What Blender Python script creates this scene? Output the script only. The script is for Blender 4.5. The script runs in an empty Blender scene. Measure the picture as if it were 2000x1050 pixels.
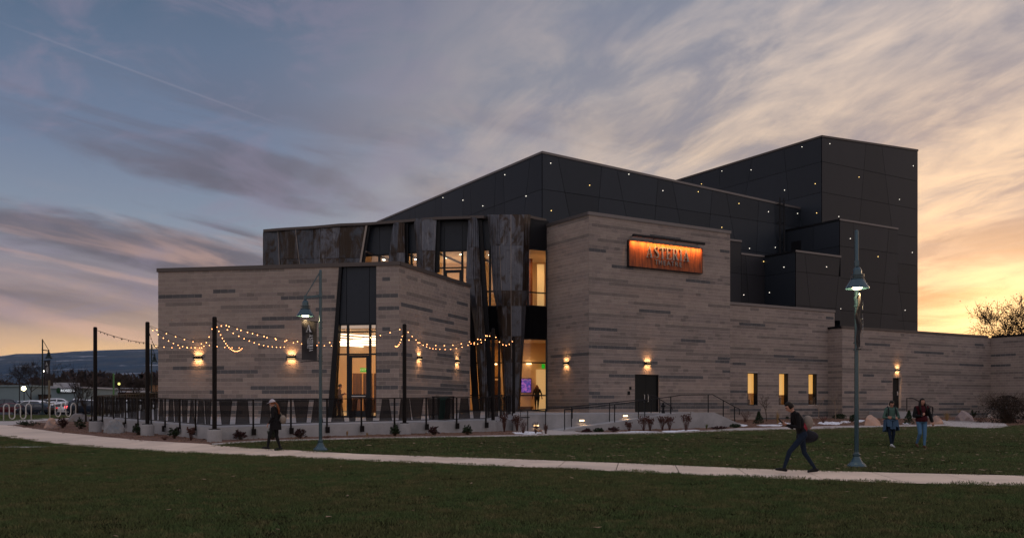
import bpy, bmesh, math, random
from mathutils import Vector, Matrix, Euler
from math import radians, sin, cos, pi, sqrt, atan2

# ------------------------------------------------------------------ camera
F, EYE, YH = 1780.0, 1.65, 787.0
scn = bpy.context.scene
COL = scn.collection
cam_d = bpy.data.cameras.new('camera'); cam = bpy.data.objects.new('camera', cam_d); COL.objects.link(cam)
cam_d.sensor_width = 36.0; cam_d.lens = 36.0 * F / 2000.0
cam_d.shift_x = 0.0; cam_d.shift_y = (YH - 525.0) / 2000.0
cam_d.clip_start = 0.1; cam_d.clip_end = 40000.0
cam.location = (0, 0, EYE); cam.rotation_euler = (pi / 2, 0, 0)
scn.camera = cam
vs = scn.view_settings
scn.display_settings.display_device = 'sRGB'
vs.view_transform = 'Standard'; vs.look = 'None'; vs.exposure = 0.0; vs.gamma = 1.0; vs.use_curve_mapping = False
scn.render.engine = 'CYCLES'
scn.cycles.use_denoising = True
scn.cycles.max_bounces = 7; scn.cycles.transparent_max_bounces = 12
scn.cycles.sample_clamp_indirect = 4.0
scn.cycles.caustics_reflective = False; scn.cycles.caustics_refractive = False

# ------------------------------------------------------------------ node helper
class NG:
    def __init__(s, nt): s.nt = nt
    def new(s, t): return s.nt.nodes.new(t)
    def put(s, sock, v):
        if isinstance(v, bpy.types.NodeSocket): s.nt.links.new(v, sock)
        elif v is not None:
            if isinstance(v, (tuple, list)) and len(v) == 3 and sock.type == 'RGBA': v = (*v, 1)
            sock.default_value = v
    def m(s, op, a, b=None, c=None, clamp=False):
        n = s.new('ShaderNodeMath'); n.operation = op; n.use_clamp = clamp
        s.put(n.inputs[0], a)
        if b is not None: s.put(n.inputs[1], b)
        if c is not None: s.put(n.inputs[2], c)
        return n.outputs[0]
    def v(s, op, a, b=None, sc=None):
        n = s.new('ShaderNodeVectorMath'); n.operation = op
        s.put(n.inputs[0], a)
        if b is not None: s.put(n.inputs[1], b)
        if sc is not None: s.put(n.inputs['Scale'], sc)
        return n.outputs['Value'] if op in ('DOT_PRODUCT', 'LENGTH') else n.outputs[0]
    def mix(s, f, a, b, bt='MIX'):
        n = s.new('ShaderNodeMix'); n.data_type = 'RGBA'; n.blend_type = bt
        s.put(n.inputs[0], f); s.put(n.inputs[6], a); s.put(n.inputs[7], b)
        return n.outputs[2]
    def ramp(s, f, st, interp='LINEAR'):
        n = s.new('ShaderNodeValToRGB'); cr = n.color_ramp; cr.interpolation = interp
        while len(cr.elements) < len(st): cr.elements.new(0.5)
        for e, (p, c) in zip(cr.elements, st):
            e.position = p; e.color = (*c, 1) if len(c) == 3 else c
        s.put(n.inputs[0], f); return n.outputs[0]
    def ss(s, x, a, b):
        n = s.new('ShaderNodeMapRange'); n.interpolation_type = 'SMOOTHSTEP'
        s.put(n.inputs[0], x); n.inputs[1].default_value = a; n.inputs[2].default_value = b
        return n.outputs[0]
    def comb(s, x, y, z=0.0):
        n = s.new('ShaderNodeCombineXYZ'); s.put(n.inputs[0], x); s.put(n.inputs[1], y); s.put(n.inputs[2], z); return n.outputs[0]
    def sep(s, v):
        n = s.new('ShaderNodeSeparateXYZ'); s.put(n.inputs[0], v); return n.outputs
    def noise(s, vec, scale, detail=4, rough=0.55, dist=0.0):
        n = s.new('ShaderNodeTexNoise'); s.put(n.inputs['Vector'], vec); n.inputs['Scale'].default_value = scale
        n.inputs['Detail'].default_value = detail; n.inputs['Roughness'].default_value = rough; n.inputs['Distortion'].default_value = dist
        return n.outputs['Fac']

# ------------------------------------------------------------------ world: dusk sky with clouds
SUN_AZ, SUN_EL = 28.0, 4.5
def dirv(px_, py_): return Vector(((px_ - 1000) / F, 1, (YH - py_) / F)).normalized()
world = bpy.data.worlds.new('World'); scn.world = world; world.use_nodes = True
wn = world.node_tree; wn.nodes.clear(); g = NG(wn)
wout = g.new('ShaderNodeOutputWorld')
nish = g.new('ShaderNodeTexSky'); nish.sky_type = 'NISHITA'; nish.sun_disc = False
nish.sun_elevation = radians(SUN_EL); nish.sun_rotation = radians(SUN_AZ)
bg1 = g.new('ShaderNodeBackground'); wn.links.new(nish.outputs[0], bg1.inputs[0]); bg1.inputs[1].default_value = 0.010
tcw = g.new('ShaderNodeTexCoord'); D = g.v('NORMALIZE', tcw.outputs['Generated'])
sx = g.sep(D); dx, dy, dz = sx[0], sx[1], sx[2]
az = g.m('ARCTAN2', dx, dy); el = g.m('MAXIMUM', dz, 0.0)
left = g.ramp(g.m('MULTIPLY', el, 2.0), [(0, (1.0, .58, .21)), (.09, (.93, .56, .26)), (.16, (.50, .34, .27)), (.25, (.28, .225, .25)),
    (.36, (.225, .275, .36)), (.52, (.135, .190, .300)), (.78, (.070, .122, .205)), (1.0, (.055, .090, .145))])
right = g.ramp(g.m('MULTIPLY', el, 2.0), [(0, (.88, .38, .10)), (.10, (.98, .50, .18)), (.20, (.80, .48, .28)), (.36, (.56, .44, .38)),
    (.55, (.42, .36, .35)), (.78, (.22, .24, .31)), (1.0, (.13, .16, .22))])
back = g.ramp(g.m('MULTIPLY', el, 1.2), [(0, (.33, .26, .24)), (.12, (.44, .355, .33)), (.35, (.40, .365, .37)), (.8, (.30, .29, .34)), (1, (.26, .27, .33))])
rf = g.ss(az, radians(-19), radians(17))
base = g.mix(rf, left, right)
# low bands on the left
wv = g.comb(g.m('MULTIPLY', az, 2.2), g.m('ADD', g.m('MULTIPLY', el, 13.0), g.m('MULTIPLY', az, 1.9)), 3.1)
nb = g.noise(wv, 1.15, 8, .55, .55)
band = g.ss(nb, .43, .58)
bandmask = g.m('MULTIPLY', g.m('SUBTRACT', 1.0, g.ss(el, .21, .36)), g.m('SUBTRACT', 1.0, g.m('MULTIPLY', rf, .75)))
bandmask = g.m('MULTIPLY', bandmask, g.ss(el, .055, .125))
base = g.mix(g.m('MULTIPLY', g.m('MULTIPLY', band, bandmask), .85), base, (.10, .082, .112))
nb2 = g.noise(g.v('ADD', wv, (7.3, 2.2, 1.0)), 1.6, 8, .58, .6)
warmb = g.m('MULTIPLY', g.m('MULTIPLY', g.ss(nb2, .54, .70), g.m('SUBTRACT', 1.0, g.ss(el, .12, .24))), .50)
base = g.mix(warmb, base, (.70, .42, .33))
# streaks of cirrus fanning out to the upper right
pz = g.m('ADD', el, .14)
qx, qy = g.m('DIVIDE', dx, pz), g.m('DIVIDE', dy, pz)
a0 = radians(-20)
u_ = g.m('ADD', g.m('MULTIPLY', qx, cos(a0)), g.m('MULTIPLY', qy, -sin(a0)))
v_ = g.m('ADD', g.m('MULTIPLY', qx, sin(a0)), g.m('MULTIPLY', qy, cos(a0)))
cv = g.comb(g.m('MULTIPLY', u_, 1.9), g.m('MULTIPLY', v_, .74), 0.7)
c1 = g.noise(cv, .95, 10, .60, .45)
c2 = g.noise(g.v('ADD', cv, (11.2, 5.1, 0)), 2.6, 10, .62, .6)
c0 = g.noise(g.v('ADD', cv, (3.0, 8.0, 0)), .42, 4, .5, .5)
csum = g.m('ADD', g.m('MULTIPLY', c0, .38), g.m('ADD', g.m('MULTIPLY', c1, .37), g.m('MULTIPLY', c2, .25)))
cl = g.ss(csum, .42, .57)
wmask = g.m('ADD', g.m('MULTIPLY', rf, .78), .14)
cwarm = g.mix(g.ss(el, .08, .36), (1.0, .68, .38), (.90, .69, .53))
cwarm = g.mix(g.ss(el, .29, .46), cwarm, (.42, .38, .40))
ccol = g.mix(rf, (.24, .22, .29), cwarm)
sky = g.mix(g.m('MULTIPLY', cl, wmask), base, ccol)
dk = g.m('MULTIPLY', g.m('SUBTRACT', 1.0, g.ss(g.m('ADD', g.m('MULTIPLY', c2, .5), g.m('MULTIPLY', c1, .5)), .36, .50)), g.m('ADD', g.m('MULTIPLY', rf, .55), .12))
sky = g.mix(dk, sky, g.mix(g.ss(el, .06, .25), (.40, .22, .14), (.19, .20, .27)))
nm = g.noise(g.v('MULTIPLY', g.comb(az, g.m('MULTIPLY', el, 2.4), 0.0), (5.0, 5.0, 1.0)), 1.3, 9, .62, .7)
sky = g.mix(g.m('MULTIPLY', g.m('MULTIPLY', g.ss(nm, .46, .66), g.m('SUBTRACT', 1.0, rf)), .45), sky, (.25, .215, .30))
# orange low bands by the sun
wv3 = g.comb(g.m('MULTIPLY', az, 3.0), g.m('MULTIPLY', el, 26.0), 9.0)
n3 = g.noise(wv3, 1.2, 7, .55, .5)
lowr = g.m('MULTIPLY', g.m('MULTIPLY', g.ss(n3, .50, .66), rf), g.m('SUBTRACT', 1.0, g.ss(el, .10, .20)))
sky = g.mix(g.m('MULTIPLY', lowr, .75), sky, (.36, .18, .10))
# glow round the hidden sun
sd = dirv(1950, 612)
dt = g.v('DOT_PRODUCT', D, tuple(sd))
glow = g.m('POWER', g.m('MAXIMUM', dt, 0.0), 900.0); glow2 = g.m('POWER', g.m('MAXIMUM', dt, 0.0), 60.0)
sky = g.mix(glow2, sky, g.v('ADD', sky, (.20, .08, .02)))
sky = g.v('ADD', sky, g.v('SCALE', (1.0, .60, .20), sc=g.m('MULTIPLY', glow, .6)))
# contrail
ca, cb = dirv(-60, 22), dirv(600, 262)
cn = ca.cross(cb).normalized(); cm = (ca + cb).normalized()
cd = g.m('ABSOLUTE', g.v('DOT_PRODUCT', D, tuple(cn)))
line = g.m('MULTIPLY', g.m('SUBTRACT', 1.0, g.ss(cd, .0002, .0016)), g.ss(g.v('DOT_PRODUCT', D, tuple(cm)), ca.dot(cm), ca.dot(cm) + .012))
sky = g.mix(g.m('MULTIPLY', line, .13), sky, (.42, .38, .46))
# the half of the sky behind the viewer, and the part above the frame
bf = g.ss(dy, .45, -.25)
sky = g.mix(bf, sky, back)
top = g.ss(dz, .50, .85)
sky = g.mix(top, sky, (.30, .30, .36))
lift = g.m('ADD', 1.0, g.m('MULTIPLY', g.m('MAXIMUM', bf, top), 0.60))
sky = g.v('SCALE', sky, sc=lift)
# below the horizon
sky = g.mix(g.ss(dz, .0, -.02), sky, (.10, .09, .08))
bg2 = g.new('ShaderNodeBackground'); wn.links.new(sky, bg2.inputs[0]); bg2.inputs[1].default_value = 1.0
add = g.new('ShaderNodeAddShader'); wn.links.new(bg1.outputs[0], add.inputs[0]); wn.links.new(bg2.outputs[0], add.inputs[1])
wn.links.new(add.outputs[0], wout.inputs[0])

# ------------------------------------------------------------------ sun, low behind thin cloud
sl = bpy.data.lights.new('sun', 'SUN'); sl.energy = 0.35; sl.angle = radians(14); sl.color = (1.0, .70, .42)
sun = bpy.data.objects.new('sun', sl); COL.objects.link(sun)
sdir = Vector((sin(radians(SUN_AZ)) * cos(radians(SUN_EL)), cos(radians(SUN_AZ)) * cos(radians(SUN_EL)), sin(radians(SUN_EL))))
sun.rotation_euler = sdir.to_track_quat('Z', 'Y').to_euler(); sun.location = (30, 60, 40)

# ------------------------------------------------------------------ geometry helpers
rnd = random.Random(11)
KN = [(-60, 0), (29.5, 0), (33, .13), (35, .22), (38, .30), (46, .40), (53, .50), (66, .58), (80, .50), (105, .25), (119, .25), (136, .60), (420, .9), (1400, .95)]
def gh(y):
    for (a, za), (b, zb) in zip(KN, KN[1:]):
        if y <= b: return za + (zb - za) * max(0, (y - a)) / (b - a)
    return KN[-1][1]
def W(px_, py_, Y): return Vector(((px_ - 1000) / F * Y, Y, EYE + (YH - py_) / F * Y))
def gp(px_, py_):
    lo, hi = 5.0, 1200.0
    for _ in range(60):
        mid = (lo + hi) / 2
        y = YH + (EYE - gh(mid)) * F / mid
        if y > py_: lo = mid
        else: hi = mid
    Y = lo
    return Vector(((px_ - 1000) / F * Y, Y, gh(Y)))

class MB:
    def __init__(s): s.v = []; s.f = []; s.m = []; s.mi = 0
    def add(s, vs_, fs):
        o = len(s.v); s.v += [Vector(p) for p in vs_]
        for f in fs: s.f.append([i + o for i in f]); s.m.append(s.mi)
    def poly(s, pts): s.add(pts, [list(range(len(pts)))])
    def prism(s, pts, ext, cap=True):
        n = len(pts); e = Vector(ext); a = [Vector(p) for p in pts]; b = [p + e for p in a]
        fs = [[i, (i + 1) % n, n + (i + 1) % n, n + i] for i in range(n)]
        if cap: fs += [list(range(n))[::-1], list(range(n, 2 * n))]
        s.add(a + b, fs)
    def box(s, c, d, rot=None):
        c = Vector(c); h = Vector(d) / 2
        ps = [Vector((x * h.x, y * h.y, z * h.z)) for x in (-1, 1) for y in (-1, 1) for z in (-1, 1)]
        if rot is not None:
            R_ = rot if isinstance(rot, Matrix) else Euler(rot).to_matrix()
            ps = [R_ @ p for p in ps]
        s.add([c + p for p in ps], [[0, 1, 3, 2], [4, 6, 7, 5], [0, 4, 5, 1], [2, 3, 7, 6], [0, 2, 6, 4], [1, 5, 7, 3]])
    def beam(s, a, b, w, h, up=(0, 0, 1)):
        a, b = Vector(a), Vector(b); d = (b - a).normalized(); up = Vector(up)
        sd_ = d.cross(up)
        if sd_.length < 1e-4: sd_ = d.cross(Vector((1, 0, 0)))
        sd_.normalize(); u2 = sd_.cross(d).normalized()
        q = [sd_ * (w / 2) * i + u2 * (h / 2) * j for i, j in ((-1, -1), (1, -1), (1, 1), (-1, 1))]
        s.prism([a + p for p in q], b - a)
    def tube(s, pts, r, n=6, cap=True):
        pts = [Vector(p) for p in pts]
        if isinstance(r, (int, float)): r = [r] * len(pts)
        rings = []; prev = None
        for i, p in enumerate(pts):
            d = (pts[min(i + 1, len(pts) - 1)] - pts[max(i - 1, 0)])
            if d.length < 1e-9: d = Vector((0, 0, 1))
            d.normalize()
            if prev is None: a = d.orthogonal().normalized()
            else:
                a = prev - d * prev.dot(d)
                a = a.normalized() if a.length > 1e-6 else d.orthogonal().normalized()
            prev = a; b = d.cross(a)
            rings.append([p + (a * cos(2 * pi * k / n) + b * sin(2 * pi * k / n)) * r[i] for k in range(n)])
        fs = []
        for i in range(len(pts) - 1):
            for k in range(n):
                fs.append([i * n + k, i * n + (k + 1) % n, (i + 1) * n + (k + 1) % n, (i + 1) * n + k])
        if cap: fs += [list(range(n))[::-1], [(len(pts) - 1) * n + k for k in range(n)]]
        s.add([p for r_ in rings for p in r_], fs)
    def lathe(s, prof, c=(0, 0, 0), n=16):
        c = Vector(c); vs_ = []; fs = []
        for r, z in prof:
            for k in range(n): vs_.append(c + Vector((r * cos(2 * pi * k / n), r * sin(2 * pi * k / n), z)))
        for i in range(len(prof) - 1):
            for k in range(n): fs.append([i * n + k, i * n + (k + 1) % n, (i + 1) * n + (k + 1) % n, (i + 1) * n + k])
        if prof[0][0] > 1e-4: fs.append(list(range(n))[::-1])
        if prof[-1][0] > 1e-4: fs.append([(len(prof) - 1) * n + k for k in range(n)])
        s.add(vs_, fs)
    def ball(s, c, r, n=8, m=6):
        c = Vector(c); r = Vector((r, r, r)) if isinstance(r, (int, float)) else Vector(r)
        vs_ = []; fs = []
        for i in range(m + 1):
            t = pi * i / m
            for k in range(n):
                a = 2 * pi * k / n
                vs_.append(c + Vector((r.x * sin(t) * cos(a), r.y * sin(t) * sin(a), r.z * cos(t))))
        for i in range(m):
            for k in range(n): fs.append([i * n + k, (i + 1) * n + k, (i + 1) * n + (k + 1) % n, i * n + (k + 1) % n])
        s.add(vs_, fs)
    def mesh(s, name, mats, off=None, smooth=False):
        me = bpy.data.meshes.new(name)
        vv = [tuple(p - off) for p in s.v] if off is not None else [tuple(p) for p in s.v]
        me.from_pydata(vv, [], s.f)
        if not isinstance(mats, (list, tuple)): mats = [mats]
        for m_ in mats: me.materials.append(m_)
        if len(mats) > 1: me.polygons.foreach_set('material_index', s.m)
        if smooth: me.polygons.foreach_set('use_smooth', [True] * len(s.f))
        me.update(); return me

def fix(me):
    b = bmesh.new(); b.from_mesh(me); bmesh.ops.recalc_face_normals(b, faces=b.faces); b.to_mesh(me); b.free(); return me
def link(name, me, parent=None):
    o = bpy.data.objects.new(name, me); COL.objects.link(o)
    if parent is not None: o.parent = parent
    return o
def tag(o, label=None, cat=None, group=None, kind=None):
    if label: o['label'] = label
    if cat: o['category'] = cat
    if group: o['group'] = group
    if kind: o['kind'] = kind
    return o
ORG = {}
def thing(name, label, cat, loc=(0, 0, 0), rotz=0.0, group=None, local=False):
    o = bpy.data.objects.new(name, None); COL.objects.link(o); o.empty_display_size = .2
    o.location = loc; o.rotation_euler = (0, 0, rotz); tag(o, label, cat, group)
    ORG[o] = None if local else Vector(loc)      # world-space meshes get the thing's base subtracted
    return o
def root_of(o):
    while o.parent is not None: o = o.parent
    return o
def part(name, mb, mats, parent, smooth=False, normals=True):
    r = root_of(parent); off = ORG.get(r)
    me = mb.mesh(name, mats, off, smooth)
    if normals: fix(me)
    return link(name, me, parent)
def solo(name, mb, mats, label=None, cat=None, group=None, kind=None, smooth=False, loc=None):
    off = Vector(loc) if loc is not None else None
    me = fix(mb.mesh(name, mats, off, smooth)); o = link(name, me)
    if loc is not None: o.location = loc
    return tag(o, label, cat, group, kind)
def copy_tree(o, parent=None, label=None, loc=None, rotz=None):
    c = o.copy(); COL.objects.link(c)
    if parent is not None: c.parent = parent
    if label: c['label'] = label
    if loc is not None: c.location = loc
    if rotz is not None: c.rotation_euler = (0, 0, rotz)
    for ch in list(o.children): copy_tree(ch, c)
    return c
def sheet(name, poly, off, mat, kind='structure', thick=0.0, clip=None, parent=None):
    """a ground sheet: a plan polygon that follows the terrain, lifted by off"""
    b = bmesh.new()
    vs_ = [b.verts.new((p[0], p[1], 0)) for p in poly]
    f = b.faces.new(vs_); bmesh.ops.triangulate(b, faces=[f])
    for ky, _ in KN[1:-1]:
        bmesh.ops.bisect_plane(b, geom=b.verts[:] + b.edges[:] + b.faces[:], plane_co=(0, ky, 0), plane_no=(0, 1, 0))
    if clip:
        for co, no in clip:
            bmesh.ops.bisect_plane(b, geom=b.verts[:] + b.edges[:] + b.faces[:], plane_co=co, plane_no=no, clear_outer=True)
        if not b.faces: b.free(); return None
    if thick:
        r = bmesh.ops.extrude_face_region(b, geom=b.faces[:])
        low = [e for e in r['geom'] if isinstance(e, bmesh.types.BMVert)]
        for v_ in b.verts: v_.co.z = gh(v_.co.y) + off
        for v_ in low: v_.co.z -= thick
    else:
        for v_ in b.verts: v_.co.z = gh(v_.co.y) + off
    bmesh.ops.recalc_face_normals(b, faces=b.faces)
    if not thick:
        for f in b.faces:
            if f.normal.z < 0: f.normal_flip()
    me = bpy.data.meshes.new(name); b.to_mesh(me); b.free(); me.materials.append(mat)
    return tag(link(name, me, parent), kind=kind)

# ------------------------------------------------------------------ materials
def mat(name, col, rough=.7, metal=0.0, var=0.0, vscale=3.0, col2=None, bump=0.0, bscale=30.0, stretch=(1, 1, 1), spec=.15,
        emit=None, estr=0.0, isl=0.0, coat=0.0, fine=0.0, objvar=0.0):
    m = bpy.data.materials.new(name); m.use_nodes = True; nt = m.node_tree; G = NG(nt)
    p = nt.nodes['Principled BSDF']
    p.inputs['Base Color'].default_value = (*col, 1); p.inputs['Roughness'].default_value = rough
    p.inputs['Metallic'].default_value = metal; p.inputs['Specular IOR Level'].default_value = spec
    p.inputs['Coat Weight'].default_value = coat
    if emit: p.inputs['Emission Color'].default_value = (*emit, 1); p.inputs['Emission Strength'].default_value = estr
    tc = G.new('ShaderNodeTexCoord'); geo = G.new('ShaderNodeNewGeometry')
    vec = G.v('MULTIPLY', geo.outputs['Position'], stretch)
    c = None
    if var or col2:
        n = G.noise(vec, vscale, 6, .62, .3)
        if col2: c = G.mix(G.ss(n, .36, .64), col, col2)
        else: c = col
        if var:
            n2 = G.noise(vec, vscale * 3.1, 5, .6)
            k = G.m('ADD', 1.0, G.m('MULTIPLY', G.m('SUBTRACT', n2, .5), var * 2))
            c = G.v('SCALE', c, sc=k)
    if fine:
        n4 = G.noise(vec, vscale * 22, 3, .7)
        c = G.v('SCALE', c if c is not None else col, sc=G.m('ADD', 1.0, G.m('MULTIPLY', G.m('SUBTRACT', n4, .5), fine * 2)))
    if isl:
        k = G.m('ADD', 1.0 - isl / 2, G.m('MULTIPLY', geo.outputs['Random Per Island'], isl))
        c = G.v('SCALE', c if c is not None else col, sc=k)
    if objvar:
        oi = G.new('ShaderNodeObjectInfo'); c = G.v('SCALE', c if c is not None else col, sc=G.m('ADD', 1.0 - objvar / 2, G.m('MULTIPLY', oi.outputs['Random'], objvar)))
    if c is not None: G.put(p.inputs['Base Color'], c)
    if bump:
        bn = G.new('ShaderNodeBump'); bn.inputs['Strength'].default_value = bump; bn.inputs['Distance'].default_value = .02
        G.put(bn.inputs['Height'], G.noise(vec, bscale, 5, .6)); nt.links.new(bn.outputs[0], p.inputs['Normal'])
    return m
def emission(name, col, s):
    m = bpy.data.materials.new(name); m.use_nodes = True; nt = m.node_tree; nt.nodes.clear(); G = NG(nt)
    e = G.new('ShaderNodeEmission'); e.inputs[0].default_value = (*col, 1); e.inputs[1].default_value = s
    o = G.new('ShaderNodeOutputMaterial'); nt.links.new(e.outputs[0], o.inputs[0]); return m
def glass(name, tint=(.93, .94, .93), refl=1.0):
    m = bpy.data.materials.new(name); m.use_nodes = True; nt = m.node_tree; nt.nodes.clear(); G = NG(nt)
    t = G.new('ShaderNodeBsdfTransparent'); t.inputs[0].default_value = (*tint, 1)
    gl = G.new('ShaderNodeBsdfGlossy'); gl.inputs[1].default_value = .03
    fr = G.new('ShaderNodeFresnel'); fr.inputs[0].default_value = 1.6
    mx = G.new('ShaderNodeMixShader'); geo = G.new('ShaderNodeNewGeometry')
    G.put(mx.inputs[0], G.m('MULTIPLY', G.m('MULTIPLY', fr.outputs[0], refl, clamp=True), G.m('SUBTRACT', 1.0, geo.outputs['Backfacing'])))
    nt.links.new(t.outputs[0], mx.inputs[1]); nt.links.new(gl.outputs[0], mx.inputs[2])
    o = G.new('ShaderNodeOutputMaterial'); nt.links.new(mx.outputs[0], o.inputs[0]); return m
def mesh_screen(name, col, open_):
    m = bpy.data.materials.new(name); m.use_nodes = True; nt = m.node_tree; G = NG(nt)
    p = nt.nodes['Principled BSDF']; p.inputs['Base Color'].default_value = (*col, 1); p.inputs['Roughness'].default_value = .7; p.inputs['Specular IOR Level'].default_value = .05
    t = G.new('ShaderNodeBsdfTransparent'); mx = G.new('ShaderNodeMixShader'); mx.inputs[0].default_value = 1 - open_
    o = nt.nodes['Material Output']; nt.links.new(t.outputs[0], mx.inputs[1]); nt.links.new(p.outputs[0], mx.inputs[2])
    nt.links.new(mx.outputs[0], o.inputs[0]); return m

M = {}
TB = .65
def T(c): return tuple(x * TB for x in c)
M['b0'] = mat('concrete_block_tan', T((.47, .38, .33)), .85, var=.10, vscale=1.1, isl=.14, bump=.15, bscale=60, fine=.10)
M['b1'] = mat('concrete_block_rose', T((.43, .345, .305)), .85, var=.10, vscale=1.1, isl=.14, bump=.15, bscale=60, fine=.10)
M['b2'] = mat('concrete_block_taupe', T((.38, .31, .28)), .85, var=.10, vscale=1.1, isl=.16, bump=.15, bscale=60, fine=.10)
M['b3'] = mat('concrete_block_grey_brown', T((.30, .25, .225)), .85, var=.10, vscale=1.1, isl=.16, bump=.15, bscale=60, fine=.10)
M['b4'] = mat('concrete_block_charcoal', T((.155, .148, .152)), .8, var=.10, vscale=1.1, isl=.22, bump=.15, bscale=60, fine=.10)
M['mortar'] = mat('mortar', (.52, .45, .40), .9, var=.12, vscale=1.5)
M['coping'] = mat('coping_metal', (.095, .08, .075), .45, .3, var=.1)
M['coping_l'] = mat('coping_metal_light', (.17, .15, .145), .4, .3, var=.08)
M['panel'] = mat('dark_cladding', (.020, .025, .034), .5, spec=.25, var=.10, vscale=.35, stretch=(1, 1, .25), fine=.10, objvar=.35)
M['panel2'] = mat('dark_cladding_brown', (.023, .022, .026), .5, spec=.25, var=.12, vscale=.35, stretch=(1, 1, .25), fine=.10, objvar=.35)
M['joint'] = mat('joint_backing', (.004, .004, .005), .9, spec=.05)  # near-black backing that shows in the gaps between panels
M['black'] = mat('black_metal', (.006, .006, .008), .5, spec=.2)
M['frame'] = mat('window_frame_metal', (.009, .012, .016), .45, spec=.25)
M['glass'] = glass('window_glass')
M['glass_up'] = glass('upper_window_glass', (.85, .86, .86), 2.4)
M['conc'] = mat('cast_concrete', (.34, .33, .335), .85, var=.12, vscale=.8, col2=(.27, .265, .27), bump=.1, bscale=18, fine=.12)
M['walk'] = mat('sidewalk_concrete', (.71, .56, .45), .85, var=.07, vscale=.5, col2=(.58, .46, .375), bump=.08, bscale=40, fine=.10)
M['curb'] = mat('curb_concrete', (.44, .39, .365), .85, var=.08, vscale=1.0, fine=.1)
M['walk_joint'] = mat('sidewalk_joint', (.07, .06, .05), .95)
M['gravel'] = mat('bed_gravel', (.20, .115, .085), .95, var=.35, vscale=6.0, col2=(.13, .075, .058), bump=.8, bscale=28, fine=.5)
M['soil'] = mat('lawn_soil', (.020, .022, .009), .95, spec=.0, var=.25, vscale=.6, col2=(.018, .016, .008), bump=.5, bscale=50)
M['terrain'] = mat('valley_ground', (.030, .026, .022), .95, var=.2, vscale=.01, col2=(.045, .036, .030))
M['asphalt'] = mat('parking_asphalt', (.045, .045, .05), .85, var=.1)
M['snow'] = mat('old_snow', (.78, .79, .84), .7, var=.05, bump=.4, bscale=12)
M['post'] = mat('steel_post_dark', (.007, .005, .005), .5, spec=.12)
M['lamp'] = mat('lamp_green_paint', (.026, .062, .080), .25, .35, var=.05, spec=.5, coat=.3)
M['lamp_far'] = mat('lamp_dark_paint', (.012, .022, .024), .4, .2)
M['screen'] = mesh_screen('perforated_screen', (.016, .013, .013), .36)
M['bulb'] = emission('bulb_glow', (1.0, .36, .13), 8.0)
M['bulb_off'] = mat('bulb_unlit', (.03, .02, .015), .3)
M['star'] = emission('facade_light_white', (1.0, .93, .80), 2.4)
M['star_w'] = emission('facade_light_warm', (1.0, .68, .22), 3.2)
M['sconce_glow'] = emission('sconce_lens_glow', (1.0, .62, .28), 6.0)
M['alu'] = mat('brushed_aluminium', (.55, .55, .56), .35, .8, spec=.5)
M['letter'] = mat('grey_letter_metal', (.26, .25, .24), .5, .2)
M['white'] = mat('white_paint', (.75, .75, .76), .5)
M['inwall'] = mat('interior_cream_wall', (.80, .60, .40), .8, var=.03)
M['inceil'] = mat('interior_ceiling', (.85, .74, .62), .8)
M['infloor'] = mat('interior_floor', (.30, .19, .10), .3)
M['wood'] = mat('dark_wood', (.10, .045, .02), .5, var=.4, vscale=2.5, stretch=(4, 4, .4))
M['stone'] = mat('interior_stone', (.40, .23, .09), .8, var=.5, vscale=2.2)
M['lightstrip'] = emission('ceiling_light_strip', (1.0, .80, .55), 3.6)
M['down'] = emission('downlight_glow', (1.0, .88, .66), 22.0)
M['exit'] = emission('exit_green', (.04, .9, .05), .45)
M['blind'] = mat('window_blind_glow', (.80, .58, .26), .8, emit=(1.0, .50, .13), estr=.75)  # blind emits by itself, in place of room light coming through it

def rust_mat(name, c1, c2, c3, rough):
    m = bpy.data.materials.new(name); m.use_nodes = True; nt = m.node_tree; G = NG(nt); p = nt.nodes['Principled BSDF']
    geo = G.new('ShaderNodeNewGeometry'); pos = geo.outputs['Position']; oi = G.new('ShaderNodeObjectInfo'); rn = oi.outputs['Random']
    po = G.v('ADD', pos, G.comb(G.m('MULTIPLY', rn, 31.0), 0.0, G.m('MULTIPLY', rn, 17.0)))
    n1 = G.noise(G.v('MULTIPLY', po, (5, 5, .5)), 1.0, 7, .68, .5); n2 = G.noise(G.v('MULTIPLY', po, (1.3, 1.3, .8)), 1.0, 6, .62, 1.0)
    n3 = G.noise(G.v('MULTIPLY', po, (2.2, 2.2, 2.6)), 1.0, 6, .7, .6)
    k = G.ss(G.m('ADD', n2, G.m('MULTIPLY', G.m('SUBTRACT', rn, .5), .24)), .42, .60)
    c = G.mix(k, c1, c2); c = G.mix(G.m('MULTIPLY', G.ss(n1, .50, .72), .75), c, c3); c = G.mix(G.m('MULTIPLY', G.ss(n3, .56, .70), .55), c, (.012, .010, .010))
    G.put(p.inputs['Base Color'], c); p.inputs['Metallic'].default_value = .65
    G.put(p.inputs['Roughness'], G.m('ADD', rough, G.m('MULTIPLY', n3, .30)))
    w = G.new('ShaderNodeTexWave'); w.wave_type = 'BANDS'; w.bands_direction = 'X'; w.inputs['Scale'].default_value = 3.2; w.inputs['Distortion'].default_value = .4; G.put(w.inputs['Vector'], G.v('MULTIPLY', pos, (1, .6, 0)))
    bn = G.new('ShaderNodeBump'); bn.inputs['Strength'].default_value = .5; bn.inputs['Distance'].default_value = .03
    G.put(bn.inputs['Height'], G.m('ADD', G.m('MULTIPLY', n3, .6), w.outputs['Fac'])); nt.links.new(bn.outputs[0], p.inputs['Normal']); return m
M['rust'] = rust_mat('weathered_steel', (.085, .092, .115), (.034, .022, .016), (.17, .17, .19), .20)
M['rust2'] = rust_mat('weathered_steel_dark', (.045, .052, .068), (.026, .016, .010), (.095, .10, .12), .22)
M['seam'] = mat('steel_seam_edge', (.22, .19, .175), .35, .7)
M['sign'] = None
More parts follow.
